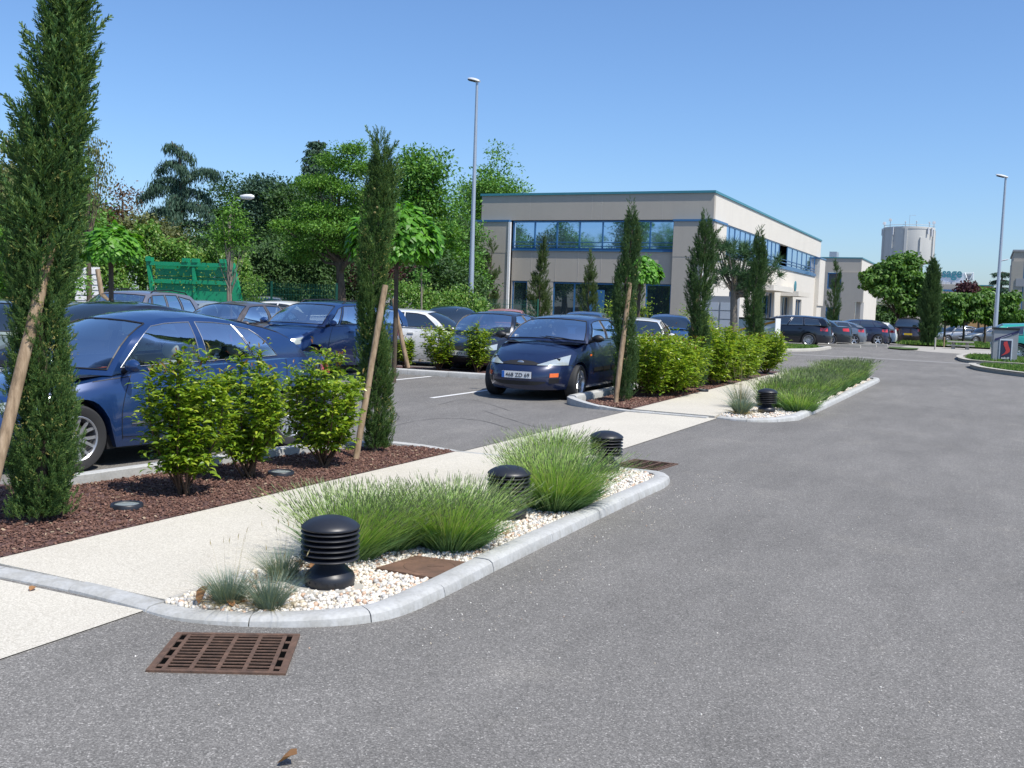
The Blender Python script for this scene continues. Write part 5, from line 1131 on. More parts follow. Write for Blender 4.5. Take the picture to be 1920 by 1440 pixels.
# ================================================================ CABINETS, SIGNS, FENCE
k1 = empty('sign_cabinet', (1.5, 0, 0), 0, 'grey sign cabinet on the right verge with a framed dark panel and red emblem', 'sign cabinet')
ys_ = 41.6; sx0, sx1 = .22, 1.10; k1.location = ((sx0 + sx1) / 2, ys_, 0); hw = (sx1 - sx0) / 2
k1.rotation_euler = (0, 0, R(6)); k1.scale = (.92, .92, .92)
wallbox('cabinet', -hw, hw, -.28, .28, .04, 1.34, MAT['grey'], k1); wallbox('cabinet_top', -hw - .03, hw + .03, -.32, .32, 1.342, 1.42, MAT['dark'], k1)
wallbox('frame', -hw * .50, hw * .56, -.305, -.282, .10, .98, MAT['frame'], k1)
pn = wallbox('panel', -hw * .41, hw * .47, -.315, -.306, .15, .92, MAT['signdark'], k1)
S_ = [(-.07, .86), (.05, .89), (.10, .72), (.165, .56), (.15, .47), (.06, .40), (-.15, .31), (-.03, .42), (.02, .52), (-.03, .66), (-.08, .75)]
mb = MB(); n = len(S_); mb.add([(x, -.318, z) for x, z in S_] + [(x, -.322, z) for x, z in S_], [tuple(range(n, 2 * n))] + [(i, (i + 1) % n, n + (i + 1) % n, n + i) for i in range(n)]); mb.build('emblem', MAT['signred'], pn)
t = text_mesh('sulo:ill', .115, MAT['white'], pn, bold=.003, ext=.002); t.location = (.01, -.318, .19); t.rotation_euler = (R(90), 0, 0)
bd = MB(); bd.box((.02, -.291, 1.10), (hw * 1.9, .014, .09)); v = bd.V[0]; v[:, 2] += (v[:, 0]) * .42; bd.build('diagonal_band', MAT['navyband'], k1)
bs = MB(); bs.box((.0, -.300, 1.085), (hw * .8, .003, .014)); v = bs.V[0]; v[:, 2] += (v[:, 0]) * .42; bs.build('band_stripe', MAT['ltgrey'], k1)
k2 = empty('kiosk_cabinet', (-9.35, 47.0, 0), R(-8), 'grey kiosk cabinet with a diagonal orange band, in front of the black estate', 'cabinet')
wallbox('cabinet', -.95, .85, -.3, .3, .05, 1.22, MAT['ltgrey'], k2); wallbox('edge_post', .851, .885, -.34, .34, .0, 1.30, MAT['white'], k2); wallbox('cabinet_top', -.98, .85, -.34, .34, 1.222, 1.30, MAT['dark'], k2)
bd = MB(); bd.box((-.05, -.307, .93), (1.78, .012, .10)); v = bd.V[0]; v[:, 2] += v[:, 0] * .27; bd.build('diagonal_band', MAT['orange'], k2)
bd = MB(); bd.box((-.05, -.306, .72), (1.78, .010, .16)); v = bd.V[0]; v[:, 2] += v[:, 0] * .35; bd.build('grey_band', MAT['frame'], k2)
k3 = empty('utility_cabinet', (-9.55, 40.5, 0), R(-4), 'tall grey utility cabinet with panelled doors behind the umbrella pine', 'cabinet')
wallbox('cabinet', -.62, .62, -.3, .3, 0, 2.15, MAT['grey'], k3)
for i in range(2):
    for j in range(3): wallbox('door_panel', -.56 + i * .60, -.04 + i * .60, -.325, -.302, .92 + j * .34, 1.22 + j * .34, MAT['ltgrey'], k3)
tb = empty('stone_table', (-1.25, 62.8, gz(62.8) + .0), R(3), 'low pale stone table with bench at the edge of the lawn', 'table'); tb.scale = (.72, .72, .62)
wallbox('table_top', -.95, .95, -.5, .5, .62, .72, MAT['concrete'], tb); wallbox('bench', -1.0, 1.0, -.95, -.6, .30, .40, MAT['concrete'], tb)
for x in (-.5, .5): wallbox('support', x - .12, x + .12, -.8, .4, -.1, .298, MAT['kerbold'], tb); wallbox('support', x - .12, x + .12, -.2, .4, .3, .618, MAT['kerbold'], tb)
for i, px in enumerate((1757, 1776)):
    x, y = (-2.35, 57.8) if i == 0 else (-2.2, 66.0); mb = MB(); mb.tube([(0, 0, -.1), (0, 0, .58)], .04, 8); mb.lathe([(.045, .58), (.05, .62), (0, .64)], 8)
    o = mb.build('post', MAT['wood' if i else 'kerbold']); o.location = (x, y, gz(y)); tag(o, ('short pale post on the lawn beside the big cypress', 'short dark post at the lawn edge left of the stone table')[i], 'post')

# green steel shelter (bottle bank bay) seen from behind
gs = empty('steel_shelter', (-24.6, 27.4, 0), math.atan2(.28, .96), 'bright green steel shelter with leaning uprights and creeper growing over it', 'shelter')
Gm = MAT['green']
for k, (x, top) in enumerate(((-1.45, 3.0), (.05, 2.95), (1.5, 2.85))):
    mb = MB(); y1 = .0
    mb.add([(x - .05, -.05, .9), (x + .05, -.05, .9), (x + .05, .12, .9), (x - .05, .12, .9), (x - .05 - .30 * (1 if k == 0 else -.6 if k == 2 else .4), -.05, top - .2), (x + .05 - .30 * (1 if k == 0 else -.6 if k == 2 else .4), -.05, top - .2), (x + .05 - .30 * (1 if k == 0 else -.6 if k == 2 else .4), .12, top - .2), (x - .05 - .30 * (1 if k == 0 else -.6 if k == 2 else .4), .12, top - .2)],
           [(0, 3, 2, 1), (4, 5, 6, 7), (0, 1, 5, 4), (1, 2, 6, 5), (2, 3, 7, 6), (3, 0, 4, 7)]) if k != 2 else mb.add([(x - .05, -.05, .9), (x + .30, -.05, .9), (x + .30, .12, .9), (x - .05, .12, .9), (x - .30, -.05, top - .2), (x - .12, -.05, top - .2), (x - .12, .12, top - .2), (x - .30, .12, top - .2)], [(0, 3, 2, 1), (4, 5, 6, 7), (0, 1, 5, 4), (1, 2, 6, 5), (2, 3, 7, 6), (3, 0, 4, 7)])
    mb.build('upright', Gm, gs)
wallbox('lower_panel', -1.40, 1.40, .0, .06, 1.15, 1.93, Gm, gs); wallbox('lower_beam', -1.44, 1.42, -.08, -.01, 1.90, 2.04, Gm, gs)
wallbox('upper_panel', -1.50, 1.15, .10, .14, 2.17, 2.50, Gm, gs); wallbox('top_beam', -1.62, 1.2, -.07, .02, 2.50, 2.63, Gm, gs); wallbox('middle_beam', -1.45, 1.3, .13, .20, 2.06, 2.15, Gm, gs)
for x in (-1.68, -.35, .0, 1.0): wallbox('bracket', x - .09, x + .12, -.10, .12, 2.632, 2.77, Gm, gs)
for x in (-1.38, .05, 1.5): wallbox('post', x - .05, x + .05, -.03, .07, -.2, 1.04, Gm, gs)
wl = wallbox('brick_wall', -34, -20.5, 30.9, 31.2, -.2, 1.35, MAT['brick']); tag(wl, 'low brick wall running behind the parked cars under the creeper', 'wall')
ws = empty('slatted_panel', (-27.2, 25.2, 0), R(22), 'white slatted metal panel between the nearest cypress and the silver estate', 'panel')
wallbox('backing', -.42, .38, .0, .05, .2, 2.35, MAT['white'], ws)
for i in range(11):
    mb = MB(); mb.box((-.02, -.03, .45 + i * .175), (.80, .03, .165)); mb.V[0][:, 1] += (mb.V[0][:, 2] - .45 - i * .175) * .12; mb.build('slat', MAT['white'], ws)
# green mesh fence behind the car park
def fence(x0, y0, x1, y1, z0, z1, label):
    root = empty('mesh_fence', (x0, y0, 0), math.atan2(y1 - y0, x1 - x0), label, 'fence'); L = math.hypot(x1 - x0, y1 - y0); n = max(1, round(L / 2.5))
    for i in range(n + 1):
        mb = MB(); mb.box((L * i / n, 0, (z0 + z1) / 2 + .02), (.06, .06, z1 - z0 + .06)); mb.build('post', MAT['fencegreen'], root)
    for i in range(n):
        a, b = L * i / n + .03, L * (i + 1) / n - .03; mb = MB()
        for x in np.arange(a, b, .06): mb.box((x, 0, (z0 + z1) / 2), (.009, .006, z1 - z0))
        for z in np.arange(z0 + .05, z1, .2): mb.box(((a + b) / 2, .008, z), (b - a, .009, .012))
        mb.build('mesh_panel', MAT['fencegreen'], root)
fence(-27.6, 28.2, -20.6, 30.0, .2, 2.05, 'green wire fence with posts in front of the creeper bank at the left')
fence(-20.2, 33.0, -8.2 - 8, 37.5, .1, 1.75, 'green wire fence behind the parked cars left of the tall lamp post')
# ================================================================ VEGETATION
def spray_template(k=30, spread=.40, w=.036, seed=3):
    """a flat branching cypress spray: quads along a curved stem, x = growth direction, unit length"""
    r = np.random.default_rng(seed); V = []; F = []
    def q(a, b, w0, w1):
        d = b - a; n = np.cross(d, r.normal(size=3)); n /= np.linalg.norm(n) + 1e-9; i = len(V)
        V.extend([a - n * w0, b - n * w1, b + n * w1, a + n * w0]); F.append((i, i + 1, i + 2, i + 3))
    stem = [np.array([t, .10 * math.sin(t * 2 + seed), .06 * t * t]) for t in np.linspace(0, 1, 5)]
    for a, b in zip(stem[:-1], stem[1:]): q(a, b, w * .5, w * .4)
    for i in range(k):
        t = .08 + .9 * i / k; a = np.array([t, .10 * math.sin(t * 2 + seed), .06 * t * t]); ln = spread * (1 - .62 * t) * r.uniform(.6, 1.15); th = r.uniform(0, 2 * math.pi)
        o = np.array([.95, math.cos(th) * .75, math.sin(th) * .75]); o /= np.linalg.norm(o); b = a + o * ln; q(a, b, w * .55, w * .25)
        for s_ in (.35, .65):
            c = a + (b - a) * s_; th2 = r.uniform(0, 2 * math.pi); o2 = o + .55 * np.array([.3, math.cos(th2), math.sin(th2)]); o2 /= np.linalg.norm(o2); q(c, c + o2 * ln * .38, w * .45, w * .2)
    return np.array(V), np.array(F)
SPR = [spray_template(seed=i) for i in range(4)]
def rot_join(lst): return merge_join(lst)

def cypress(x, y, z, h, prof, n, spr, mat, label, cat='cypress', group='narrow cypress trees', lean=(0, 0), tips=0, tipseg=(.55, 1), twid=.03, cones=0, yel=0, bare=0.0, name='cypress_tree'):
    """prof: list of (height fraction, radius)"""
    root = empty(name, (x, y, z), 0, label, cat, group); parts = []
    hf = [p[0] for p in prof]; rf_ = [p[1] for p in prof]
    def axis(t): return np.c_[lean[0] * t * h + .04 * np.sin(t * 9), lean[1] * t * h + .03 * np.cos(t * 7), t * h]
    # ascending plumes of small sprays, so that the outline is ragged and dark gaps show between them
    npl = n // 14; t = rng.uniform(-.12, .93, npl * 5); keep = rng.uniform(0, max(rf_), npl * 5) < np.interp(t, hf, rf_) + .02; t = t[keep][:npl]; m = len(t); a = rng.uniform(0, 2 * math.pi, m)
    rise = h * rng.uniform(.07, .15, m); u0 = rng.uniform(.05, .5, m); reach = rng.uniform(.72, 1.12, m); lump = 1 + .12 * np.sin(a * 3 + t * 12)
    for k in range(12):
        q = (k + .5) / 12; tt = t + rise / h * q; rad = np.interp(np.clip(tt, 0, 1), hf, rf_) * lump; rr = rad * (u0 + (reach - u0) * q ** .7); aa = a + rng.normal(0, .10, m)
        base = axis(tt) + np.c_[np.cos(aa) * rr, np.sin(aa) * rr, np.zeros(m)] + rng.normal(0, spr * .08, (m, 3))
        d = np.c_[np.cos(aa) * .50, np.sin(aa) * .50, np.ones(m)] + rng.normal(0, .28, (m, 3)); sz = spr * rng.uniform(.45, .9, m) * (1.05 - .45 * q); ok = base[:, 2] > .02 + bare; base[:, 2] = np.maximum(base[:, 2], .03)
        ok = tt > -.0; parts.append(place(SPR[k % 4][0], SPR[k % 4][1], base[ok], d[ok], rdir(int(ok.sum())), sz[ok]))
    if tips:
        t = rng.uniform(*tipseg, tips); rad = np.interp(t, hf, rf_); a = rng.uniform(0, 2 * math.pi, tips); base = axis(t) + np.c_[np.cos(a) * rad * .75, np.sin(a) * rad * .75, np.zeros(tips)]
        d = np.c_[np.cos(a) * .75, np.sin(a) * .75, np.full(tips, 1.15)] + rng.normal(0, .15, (tips, 3)); sz = spr * rng.uniform(1.2, 1.9, tips)
        parts.append(place(SPR[1][0], SPR[1][1], base, d, rdir(tips), sz))
    V, F = merge_join(parts); mesh_fast('foliage', V, F, MAT[mat], root)
    tr = MB(); tr.tube([(0, 0, -.05)] + [tuple(v) for v in axis(np.linspace(.08, .9, 6))], list(np.linspace(twid, twid * .3, 7)), 8); tr.build('trunk', MAT['bark'], root, smooth=40)
    if yel:
        t = rng.uniform(.08, .72, yel); rad = np.interp(t, hf, rf_); a = rng.uniform(0, 2 * math.pi, yel); P = axis(t) + np.c_[np.cos(a) * rad, np.sin(a) * rad, np.zeros(yel)] * rng.uniform(.8, 1.1, (yel, 1)); P = np.repeat(P, 7, 0) + rng.normal(0, .018, (yel * 7, 3))
        V, F = place(LEAF[0], LEAF[1], P, rdir(len(P)) + np.array([0, 0, .5]), rdir(len(P)), .024, .016); mesh_fast('yellow_tips', V, F, MAT['cyptip'], root)
    if cones:
        t = rng.uniform(.2, .85, cones); rad = np.interp(t, hf, rf_); a = rng.uniform(0, 2 * math.pi, cones); P = axis(t) + np.c_[np.cos(a) * rad * .95, np.sin(a) * rad * .95, np.zeros(cones)]
        V, F = place(IV, IF, P, rdir(cones), rdir(cones), rng.uniform(.018, .032, cones)); o = mesh_fast('cones', V, F, MAT['cone'], root); o['kind'] = 'stuff'
    return root
def stake(p0, p1, r, label):
    p0, p1 = np.array(p0), np.array(p1); mb = MB(); d = p1 - p0; n = 10
    mb.tube([p0 * 0 + d * t + np.array([random.uniform(-.3, .3), random.uniform(-.3, .3), 0]) * r * .3 for t in np.linspace(0, 1, n)], [r * random.uniform(.95, 1.06) for _ in range(n)], 14)
    o = mb.build('wooden_stake', MAT['wood'], smooth=45); o.location = p0; return tag(o, label, 'stake', 'leaning wooden tree stakes')

# nearest cypress: open feathery top, heavier base
c1 = g(48, 975, .05)
cypress(c1[0] + .02, c1[1] + .05, .045, 3.72, [(0, .19), (.03, .20), (.10, .215), (.22, .205), (.35, .18), (.44, .18), (.55, .22), (.66, .20), (.78, .16), (.9, .11), (1, .05)], 9800, .155, 'cypress',
        'nearest cypress at the left edge with feathery top and thick wooden stake', tips=260, tipseg=(.42, 1.0), twid=.045, yel=210, lean=(.050, .025))
x0, y0 = c1[0] + .0, c1[1] - .34
def seg3(pa, pb, Da, Db):
    def P(px, py, D): d = M3 @ Vector(((px - 960) / 1923, (720 - py) / 1923, -1)); return np.array([d.x * D, d.y * D, 1.66 + d.z * D])
    return P(*pa, Da), P(*pb, Db)
a, b = seg3((-36, 1000), (104, 430), 6.55, 6.97); stake(a, b, .040, 'thick leaning wooden stake in front of the nearest cypress at the left edge')
c2 = g(692, 848, .05)
cypress(c2[0] - .04, c2[1] + .15, .045, 3.22, [(0, .12), (.05, .14), (.15, .155), (.25, .175), (.38, .16), (.5, .155), (.62, .175), (.74, .165), (.84, .14), (.92, .10), (1, .03)], 7600, .13, 'cypress', 'tall slim cypress with leaning stake standing at the end of the near bark bed', tips=40, tipseg=(.6, 1), cones=26, yel=130, twid=.04, lean=(-.012, .0))
a, b = seg3((666, 866), (722, 535), 10.3, 10.56); stake(a, b, .032, 'leaning wooden stake tied to the slim cypress at the end of the near bark bed')
c3 = g(1163, 752, .05)
cypress(c3[0], c3[1] + .1, .045, 3.20, [(0, .13), (.08, .21), (.25, .22), (.45, .20), (.62, .20), (.78, .19), (.9, .13), (1, .04)], 5200, .15, 'cypress2', 'slim cypress in front of the navy hatchback at the tip of the hedge bed', cones=20, twid=.04)
a, b = seg3((1153, 766), (1181, 530), 17.05, 17.15); stake(a, b, .042, 'pale wooden stake beside the slim cypress in front of the navy hatchback')
c4 = g(1303, 728, .05)
cypress(c4[0], c4[1] + .1, .045, 3.45, [(0, .12), (.06, .17), (.25, .21), (.42, .20), (.55, .27), (.7, .29), (.82, .22), (.92, .13), (1, .03)], 4500, .17, 'cypress2', 'cypress with a bulging top standing in the middle of the hedge', tips=18, tipseg=(.4, .9), twid=.04)
a, b = seg3((1283, 736), (1305, 560), 20.9, 21.0); stake(a, b, .044, 'weathered stake leaning against the cypress in the middle of the hedge')
c5 = g(1406, 702, .05)
cypress(c5[0], c5[1] + .2, .045, 3.5, [(0, .14), (.1, .22), (.3, .25), (.5, .24), (.7, .22), (.85, .16), (1, .05)], 3600, .19, 'cypress2', 'cypress at the far end of the hedge, in front of the umbrella pine')
cypress(-8.3, 40.9, 0, 3.9, [(0, .25), (.2, .30), (.5, .30), (.8, .2), (1, .05)], 2200, .25, 'cypress2', 'dark cypress behind the umbrella pine near the kiosk cabinet')
cypress(-12.7, 97.6, -.6, 6.9, [(0, .5), (.3, .65), (.6, .6), (.85, .35), (1, .1)], 1800, .5, 'cypress2', 'small distant cypress in the gap between the first two office blocks', twid=.1)
cypress(-3.15, 67.5, gz(67.5), 5.25, [(0, .25), (.06, .5), (.2, .62), (.45, .66), (.65, .5), (.8, .38), (.92, .22), (1, .08)], 6500, .42, 'cypress2', 'broad dark cypress on the lawn right of the big catalpa', twid=.12)

# broadleaf shrubs -------------------------------------------------------------
def shrub(x, y, z, h, w, n, leaf, label, group='glossy evergreen shrubs', red=.05, bare=.16, cat='shrub', stems=12, name='evergreen_shrub', mat='photinia'):
    root = empty(name, (x, y, z), 0, label, cat, group); st = MB(); P = []; D = []; Nn = []; T = []
    for i in range(stems):
        a = 2 * math.pi * i / stems + random.uniform(-.3, .3); rr = w / 2 * random.uniform(.35, 1); hh = h * random.uniform(.72, 1.0) * (1 - .22 * (rr / (w / 2)) ** 2)
        p0 = np.array([random.uniform(-.05, .05), random.uniform(-.05, .05), 0]); p3 = np.array([rr * math.cos(a), rr * math.sin(a), hh]); p1 = p0 + np.array([rr * .5 * math.cos(a), rr * .5 * math.sin(a), hh * .28]); p2 = np.array([rr * .95 * math.cos(a), rr * .95 * math.sin(a), hh * .62])
        cv = catmull([p0, p1, p2, p3], 5); st.tube(cv, list(np.linspace(.011, .003, len(cv))), 5, cap=False)
        for c in cv[3:]:                                # side shoots
            for _ in range(3):
                d = nrm(np.array([random.gauss(0, 1), random.gauss(0, 1), random.gauss(.5, .6)])[None])[0]; ln = w * random.uniform(.13, .30); T.append((c, c + d * ln))
        T.append((cv[-3], cv[-1] + np.array([0, 0, .04])))
    per = max(3, int(n / len(T)))
    for a, b in T:
        d = b - a; L_ = np.linalg.norm(d)
        if a[2] < bare: continue
        for k in range(per):
            t = (k + .5) / per; c = a + d * t + np.random.default_rng(int(abs(c_ := a[0] * 1e4) + k)).normal(0, L_ * .08, 3); th = k * 2.4 + random.uniform(-.5, .5)
            o = np.array([math.cos(th), math.sin(th), 0]); ax_ = o + nrm(d[None])[0] * .55 + np.array([0, 0, .12]); P.append(c); D.append(ax_); Nn.append(np.array([0, 0, 1.]) + rng.normal(0, .35, 3))
    P, D, Nn = map(np.array, (P, D, Nn)); k = (P[:, 2] > bare * .8); P, D, Nn = P[k], D[k], Nn[k]; sz = leaf * rng.uniform(.65, 1.15, len(P))
    top = (P[:, 2] > h * .8) & (rng.uniform(0, 1, len(P)) < red * 4); 
    V, F = place(LEAFC[0], LEAFC[1], P[~top], D[~top], Nn[~top], sz[~top], sz[~top] * .95); mesh_fast('leaves', V, F, MAT[mat], root)
    if top.any() and red: D2 = D[top] + np.array([0, 0, 1.0]); V, F = place(LEAFC[0], LEAFC[1], P[top] + np.array([0, 0, .03]), D2, Nn[top], sz[top] * .8, sz[top] * .5); o = mesh_fast('young_leaves', V, F, MAT['photred'], root)
    st.build('stems', MAT['twig'], root); return root
for (px, py, h_, w_, n_, lab) in ((347, 925, 1.14, .62, 5600, 'largest leafy shrub before the royal blue saloon, nearest the left cypress'), (466, 893, 1.14, .60, 4800, 'middle leafy shrub before the rear door of the royal blue saloon'), (606, 872, 1.08, .66, 5200, 'leafy shrub before the tail of the royal blue saloon beside the leaning stake')):
    x, y = g(px, py, .05); shrub(x, y, .045, h_, w_, n_, .078, lab, 'glossy shrubs before the royal blue saloon', stems=15)
for (px, py, h_, w_, lab) in ((760, 692, .78, .46, 'small shrub beside the leaning stake left of the near black car'), (822, 694, 1.06, .78, 'roundest shrub in front of the near black car'), (893, 698, 1.10, .58, 'thin shrub in front of the wheel of the near black car'), (946, 690, 1.12, .70, 'shrub at the shoulder of the navy hatchback with reddish tips')):
    x, y = g(px, py, .05); shrub(x, y, .05, h_, w_, 2600, .095, lab, 'small shrubs in the divider bed', stems=11, red=.06 if 'thin' not in lab else .02)
hed = [(1212, 744, 1.15), (1246, 740, .95), (1272, 735, 1.05), (1332, 722, 1.28), (1352, 718, 1.15), (1376, 712, 1.0), (1395, 708, .95), (1432, 700, 1.05)]
names = ['first shrub of the hedge, behind the slim cypress', 'low shrub of the hedge before the white small car', 'shrub of the hedge just left of the bulging cypress', 'tall shrub of the hedge just right of the bulging cypress', 'shrub of the hedge below the trunk of the umbrella pine', 'low shrub between the umbrella pine and the last cypress', 'low shrub at the foot of the last hedge cypress', 'last shrub at the far end of the hedge']
for (px, py, h_), nm in zip(hed, names):
    x, y = g(px, py, .05); shrub(x, y + .2, .045, h_ * 1.02, 1.02, 3600, .105, nm, 'leafy shrubs of the long hedge', stems=15, red=.03, bare=.08)
for i, (x, y) in enumerate(((-6.2, 20.4), (-6.0, 18.9), (-6.05, 22.8), (-6.0, 25.2))): shrub(x, y, .045, 1.12, .95, 1500, .10, ('leafy shrub on the car side of the hedge beside the white small car', 'leafy shrub on the car side of the hedge beside the navy hatchback', 'leafy shrub on the car side behind the middle of the hedge', 'leafy shrub on the car side near the far end of the hedge')[i], 'leafy shrubs of the long hedge', stems=12, bare=.08)
for (x, y, h_, w_, lab) in ((-11.2, 33.4, 1.9, 2.0, 'bright bush showing between the terracotta and the mid blue cars'), (-9.0, 34.6, 1.6, 1.5, 'bright bush right of the mid blue car before the office windows'), (-6.6, 34.6, .75, 1.2, 'low plant on the small kerbed lawn at the end of the hedge')):
    shrub(x, y, .05, h_, w_, 2200, .13, lab, 'bushes beyond the parked cars', stems=16, red=0, bare=.05)

# lavender and fescue ------------------------------------------------------------
def blade_tuft(n, rad, h, spread, w, lean=(0, 0), seg=3, droop=.25, hmin=.6, jit=.10):
    a = rng.uniform(0, 2 * math.pi, n); u = np.sqrt(rng.uniform(0, 1, n)); hh = h * rng.uniform(hmin, 1, n)
    base = np.c_[np.cos(a) * u * rad, np.sin(a) * u * rad, np.zeros(n)]
    out = np.c_[np.cos(a), np.sin(a)] * (u * spread)[:, None] + rng.normal(0, jit, (n, 2)) + np.array(lean); V = []; F = []
    side = np.c_[-np.sin(a), np.cos(a), np.zeros(n)] + rng.normal(0, .5, (n, 3)); side = nrm(side) * (w * rng.uniform(.7, 1.3, n))[:, None]
    for k in range(seg + 1):
        t = k / seg; c = base + np.c_[out * (hh * (t * .8 + droop * t * t))[:, None], hh * (t - droop * .35 * t ** 3 * np.linalg.norm(out, axis=1))]; s_ = side * (1 - .75 * t); V += [c - s_, c + s_]
    tip = c; V = np.stack(V, 1); idx = np.arange(n)[:, None] * (2 * seg + 2)
    F = np.concatenate([idx + np.array([[2 * k, 2 * k + 1, 2 * k + 3, 2 * k + 2]]) for k in range(seg)])
    return V.reshape(-1, 3), F, tip, out
def lavender(x, y, z, rad, h, n, label, group='lavender clumps', spread=.98, w=.0022, lean=(.10, .0), bud=.011):
    root = empty('lavender', (x, y, z), 0, label, 'lavender', group)
    V, F, tip, out = blade_tuft(n, rad * .38, h, spread, w, lean, hmin=.5, jit=.16); mesh_fast('stalks', V, F, MAT['lav'], root)
    d = np.c_[out * .9, np.ones(n)] ; V, F = place(SPRIG[0] * np.array([1, 1, 1]), SPRIG[1], tip - nrm(d) * bud * .5, d, rdir(n), bud * 3.0 * rng.uniform(.7, 1.3, n), bud * .55); mesh_fast('buds', V, F, MAT['lavbud'], root)['kind'] = 'stuff'
    V, F, _, _ = blade_tuft(int(n * .7), rad * .6, h * .50, spread * 1.25, w * 1.6, lean, hmin=.5); mesh_fast('leaves', V, F, MAT['lavbase'], root); return root
LV = [((655, 1042), .30, .46, 1900, 'lavender clump right behind the nearest bollard light'), ((730, 1026), .26, .42, 1500, 'second lavender clump, behind the rusty cover plate'), ((846, 1024), .31, .45, 2300, 'large lavender clump beside the far corner of the rusty cover plate'), ((868, 985), .16, .30, 600, 'small lavender clump just left of the second bollard light'),
      ((1042, 952), .34, .49, 2700, 'biggest lavender clump, between the second and third bollard light'), ((1008, 905), .26, .42, 1300, 'lavender clump on the path side behind the second bollard light'), ((1040, 880), .26, .42, 1300, 'last lavender clump, around the third bollard light')]
for (p, r_, h_, n_, lab) in LV:
    x, y = g(*p, .035); lavender(x, y, .03, r_, h_, n_, lab, 'lavender clumps of the near island', w=.0021 + .0003 * (y - 5))
for i in range(15):
    y = 17.55 + i * .65; x = -3.0 + (.14 if i % 2 else -.16) + .05 * i / 15; pos = ('first lavender of the far island, beside its bollard light', 'last lavender at the far end of the far island') 
    lab = pos[0] if i == 0 else pos[1] if i == 14 else 'lavender of the far island, counted %s from its bollard light' % ['second', 'third', 'fourth', 'fifth', 'sixth', 'seventh', 'eighth', 'ninth', 'tenth', 'eleventh', 'twelfth', 'thirteenth', 'fourteenth'][i - 1]
    lavender(x, y, .03, .42, .50 + .06 * math.sin(i * 2.1), 1400, lab, 'lavender row of the far island', w=.0055, bud=.018, spread=.6)
x, y = g(1475, 775, .03); lavender(x + .12, y + .42, .03, .34, .38, 900, 'lavender right of the bollard light on the far island', 'lavender row of the far island', w=.0045, bud=.016)
def fescue(x, y, z, rad, h, n, label, stalks=12, w=.0013, lean=(0, 0)):
    root = empty('blue_fescue', (x, y, z), 0, label, 'ornamental grass', 'blue fescue tufts')
    V, F, _, _ = blade_tuft(n, rad * .28, h, .68, w, lean, hmin=.55, droop=.5); mesh_fast('blades', V, F, MAT['fescue'], root)
    V, F, _, _ = blade_tuft(n // 5, rad * .32, h * .5, 2.0, w, lean, hmin=.3, droop=.6); mesh_fast('dry_blades', V, F, MAT['straw'], root)
    if stalks:
        V, F, tip, out = blade_tuft(stalks, rad * .25, h * 2.0, .28, w * .8, lean, hmin=.75); Fs = (V, F)
        V, F = place(LEAF[0], LEAF[1], tip - np.array([0, 0, .02]), np.c_[out, np.ones(stalks)], rdir(stalks), .045, .012); V, F = merge_join([Fs, (V, F)]); mesh_fast('flower_stalks', V, F, MAT['straw'], root)
    return root
x, y = g(428, 1128, .045); fescue(x, y, .032, .20, .19, 1100, 'left tuft of blue fescue beside the upright tan leaf', 9)
x, y = g(505, 1137, .045); fescue(x, y, .032, .20, .19, 950, 'front right tuft of blue fescue next to the nearest bollard light', 3)
x, y = g(528, 1085, .045); fescue(x, y, .032, .20, .20, 850, 'rear tuft of blue fescue behind the other two', 8)
x, y = g(1392, 778, .04); fescue(x - .05, y + .12, .03, .26, .27, 800, 'blue fescue tuft on the far island left of its bollard light', 16, w=.004)
x, y = g(1383, 762, .07); fescue(x - .02, y + .3, .03, .30, .42, 350, 'thin dry grass tuft behind the blue fescue on the far island', 22, w=.003)

# trees ------------------------------------------------------------------------
def lobes_cloud(lobes, n_clump, rc, surf=.55):
    vol = np.array([l[3] * l[4] * l[5] for l in lobes]) ** .75; pick = rng.choice(len(lobes), n_clump, p=vol / vol.sum()); L_ = np.array(lobes)[pick]
    u = rdir(n_clump); r_ = rng.uniform(surf ** 3, 1, n_clump) ** (1 / 3); return L_[:, :3] + u * L_[:, 3:6] * r_[:, None], u
def tree(name, label, x, y, h, lobes, clumps=150, per=60, rc=.6, leaf=.16, mat='oak', tr=.2, th=None, cat='tree', group=None, z=None, tmpl=LEAF, flat=.55, limbs=9, bark='bark', surf=.5, hang=0.):
    z = gz(y) if z is None else z; root = empty(name, (x, y, z), 0, label, cat, group); C, U = lobes_cloud(lobes, clumps, rc, surf)
    n = clumps * per; ci = np.repeat(np.arange(clumps), per); rcs = rc * rng.uniform(.6, 1.3, clumps)[ci]; o = rdir(n) * (rng.uniform(0, 1, n) ** .45 * rcs)[:, None]; o[:, 2] *= flat
    P = C[ci] + o; d = nrm(o + rdir(n) * rc * .7 + np.array([0, 0, -hang])); nn = np.array([0, 0, 1.0]) + rdir(n) * .8 + U[ci] * .3
    V, F = place(tmpl[0], tmpl[1], P, d, nn, leaf * rng.uniform(.6, 1.25, n)); mesh_fast('crown', V, F, MAT[mat], root)
    th = th or h * .45; t = MB(); zc = np.mean([l[2] for l in lobes]); top = np.array([np.mean([l[0] for l in lobes]) * .6, np.mean([l[1] for l in lobes]) * .6, zc + .15 * h])
    t.tube([(0, 0, -.4), (.01 * h, 0, th * .5), tuple(top * np.array([.4, .4, 0]) + np.array([0, 0, th])), tuple(top)], [tr * 1.15, tr * .85, tr * .65, tr * .15], 9)
    for c in C[rng.choice(clumps, min(limbs, clumps), replace=False)]:
        s_ = np.array([0, 0, th * random.uniform(.85, 1.1)]); m_ = (s_ + c) / 2 + np.array([0, 0, -.03 * h]); t.tube([s_, m_, c], [tr * .38, tr * .22, tr * .06], 5, cap=False)
    t.build('trunk', MAT[bark], root, smooth=50); return root
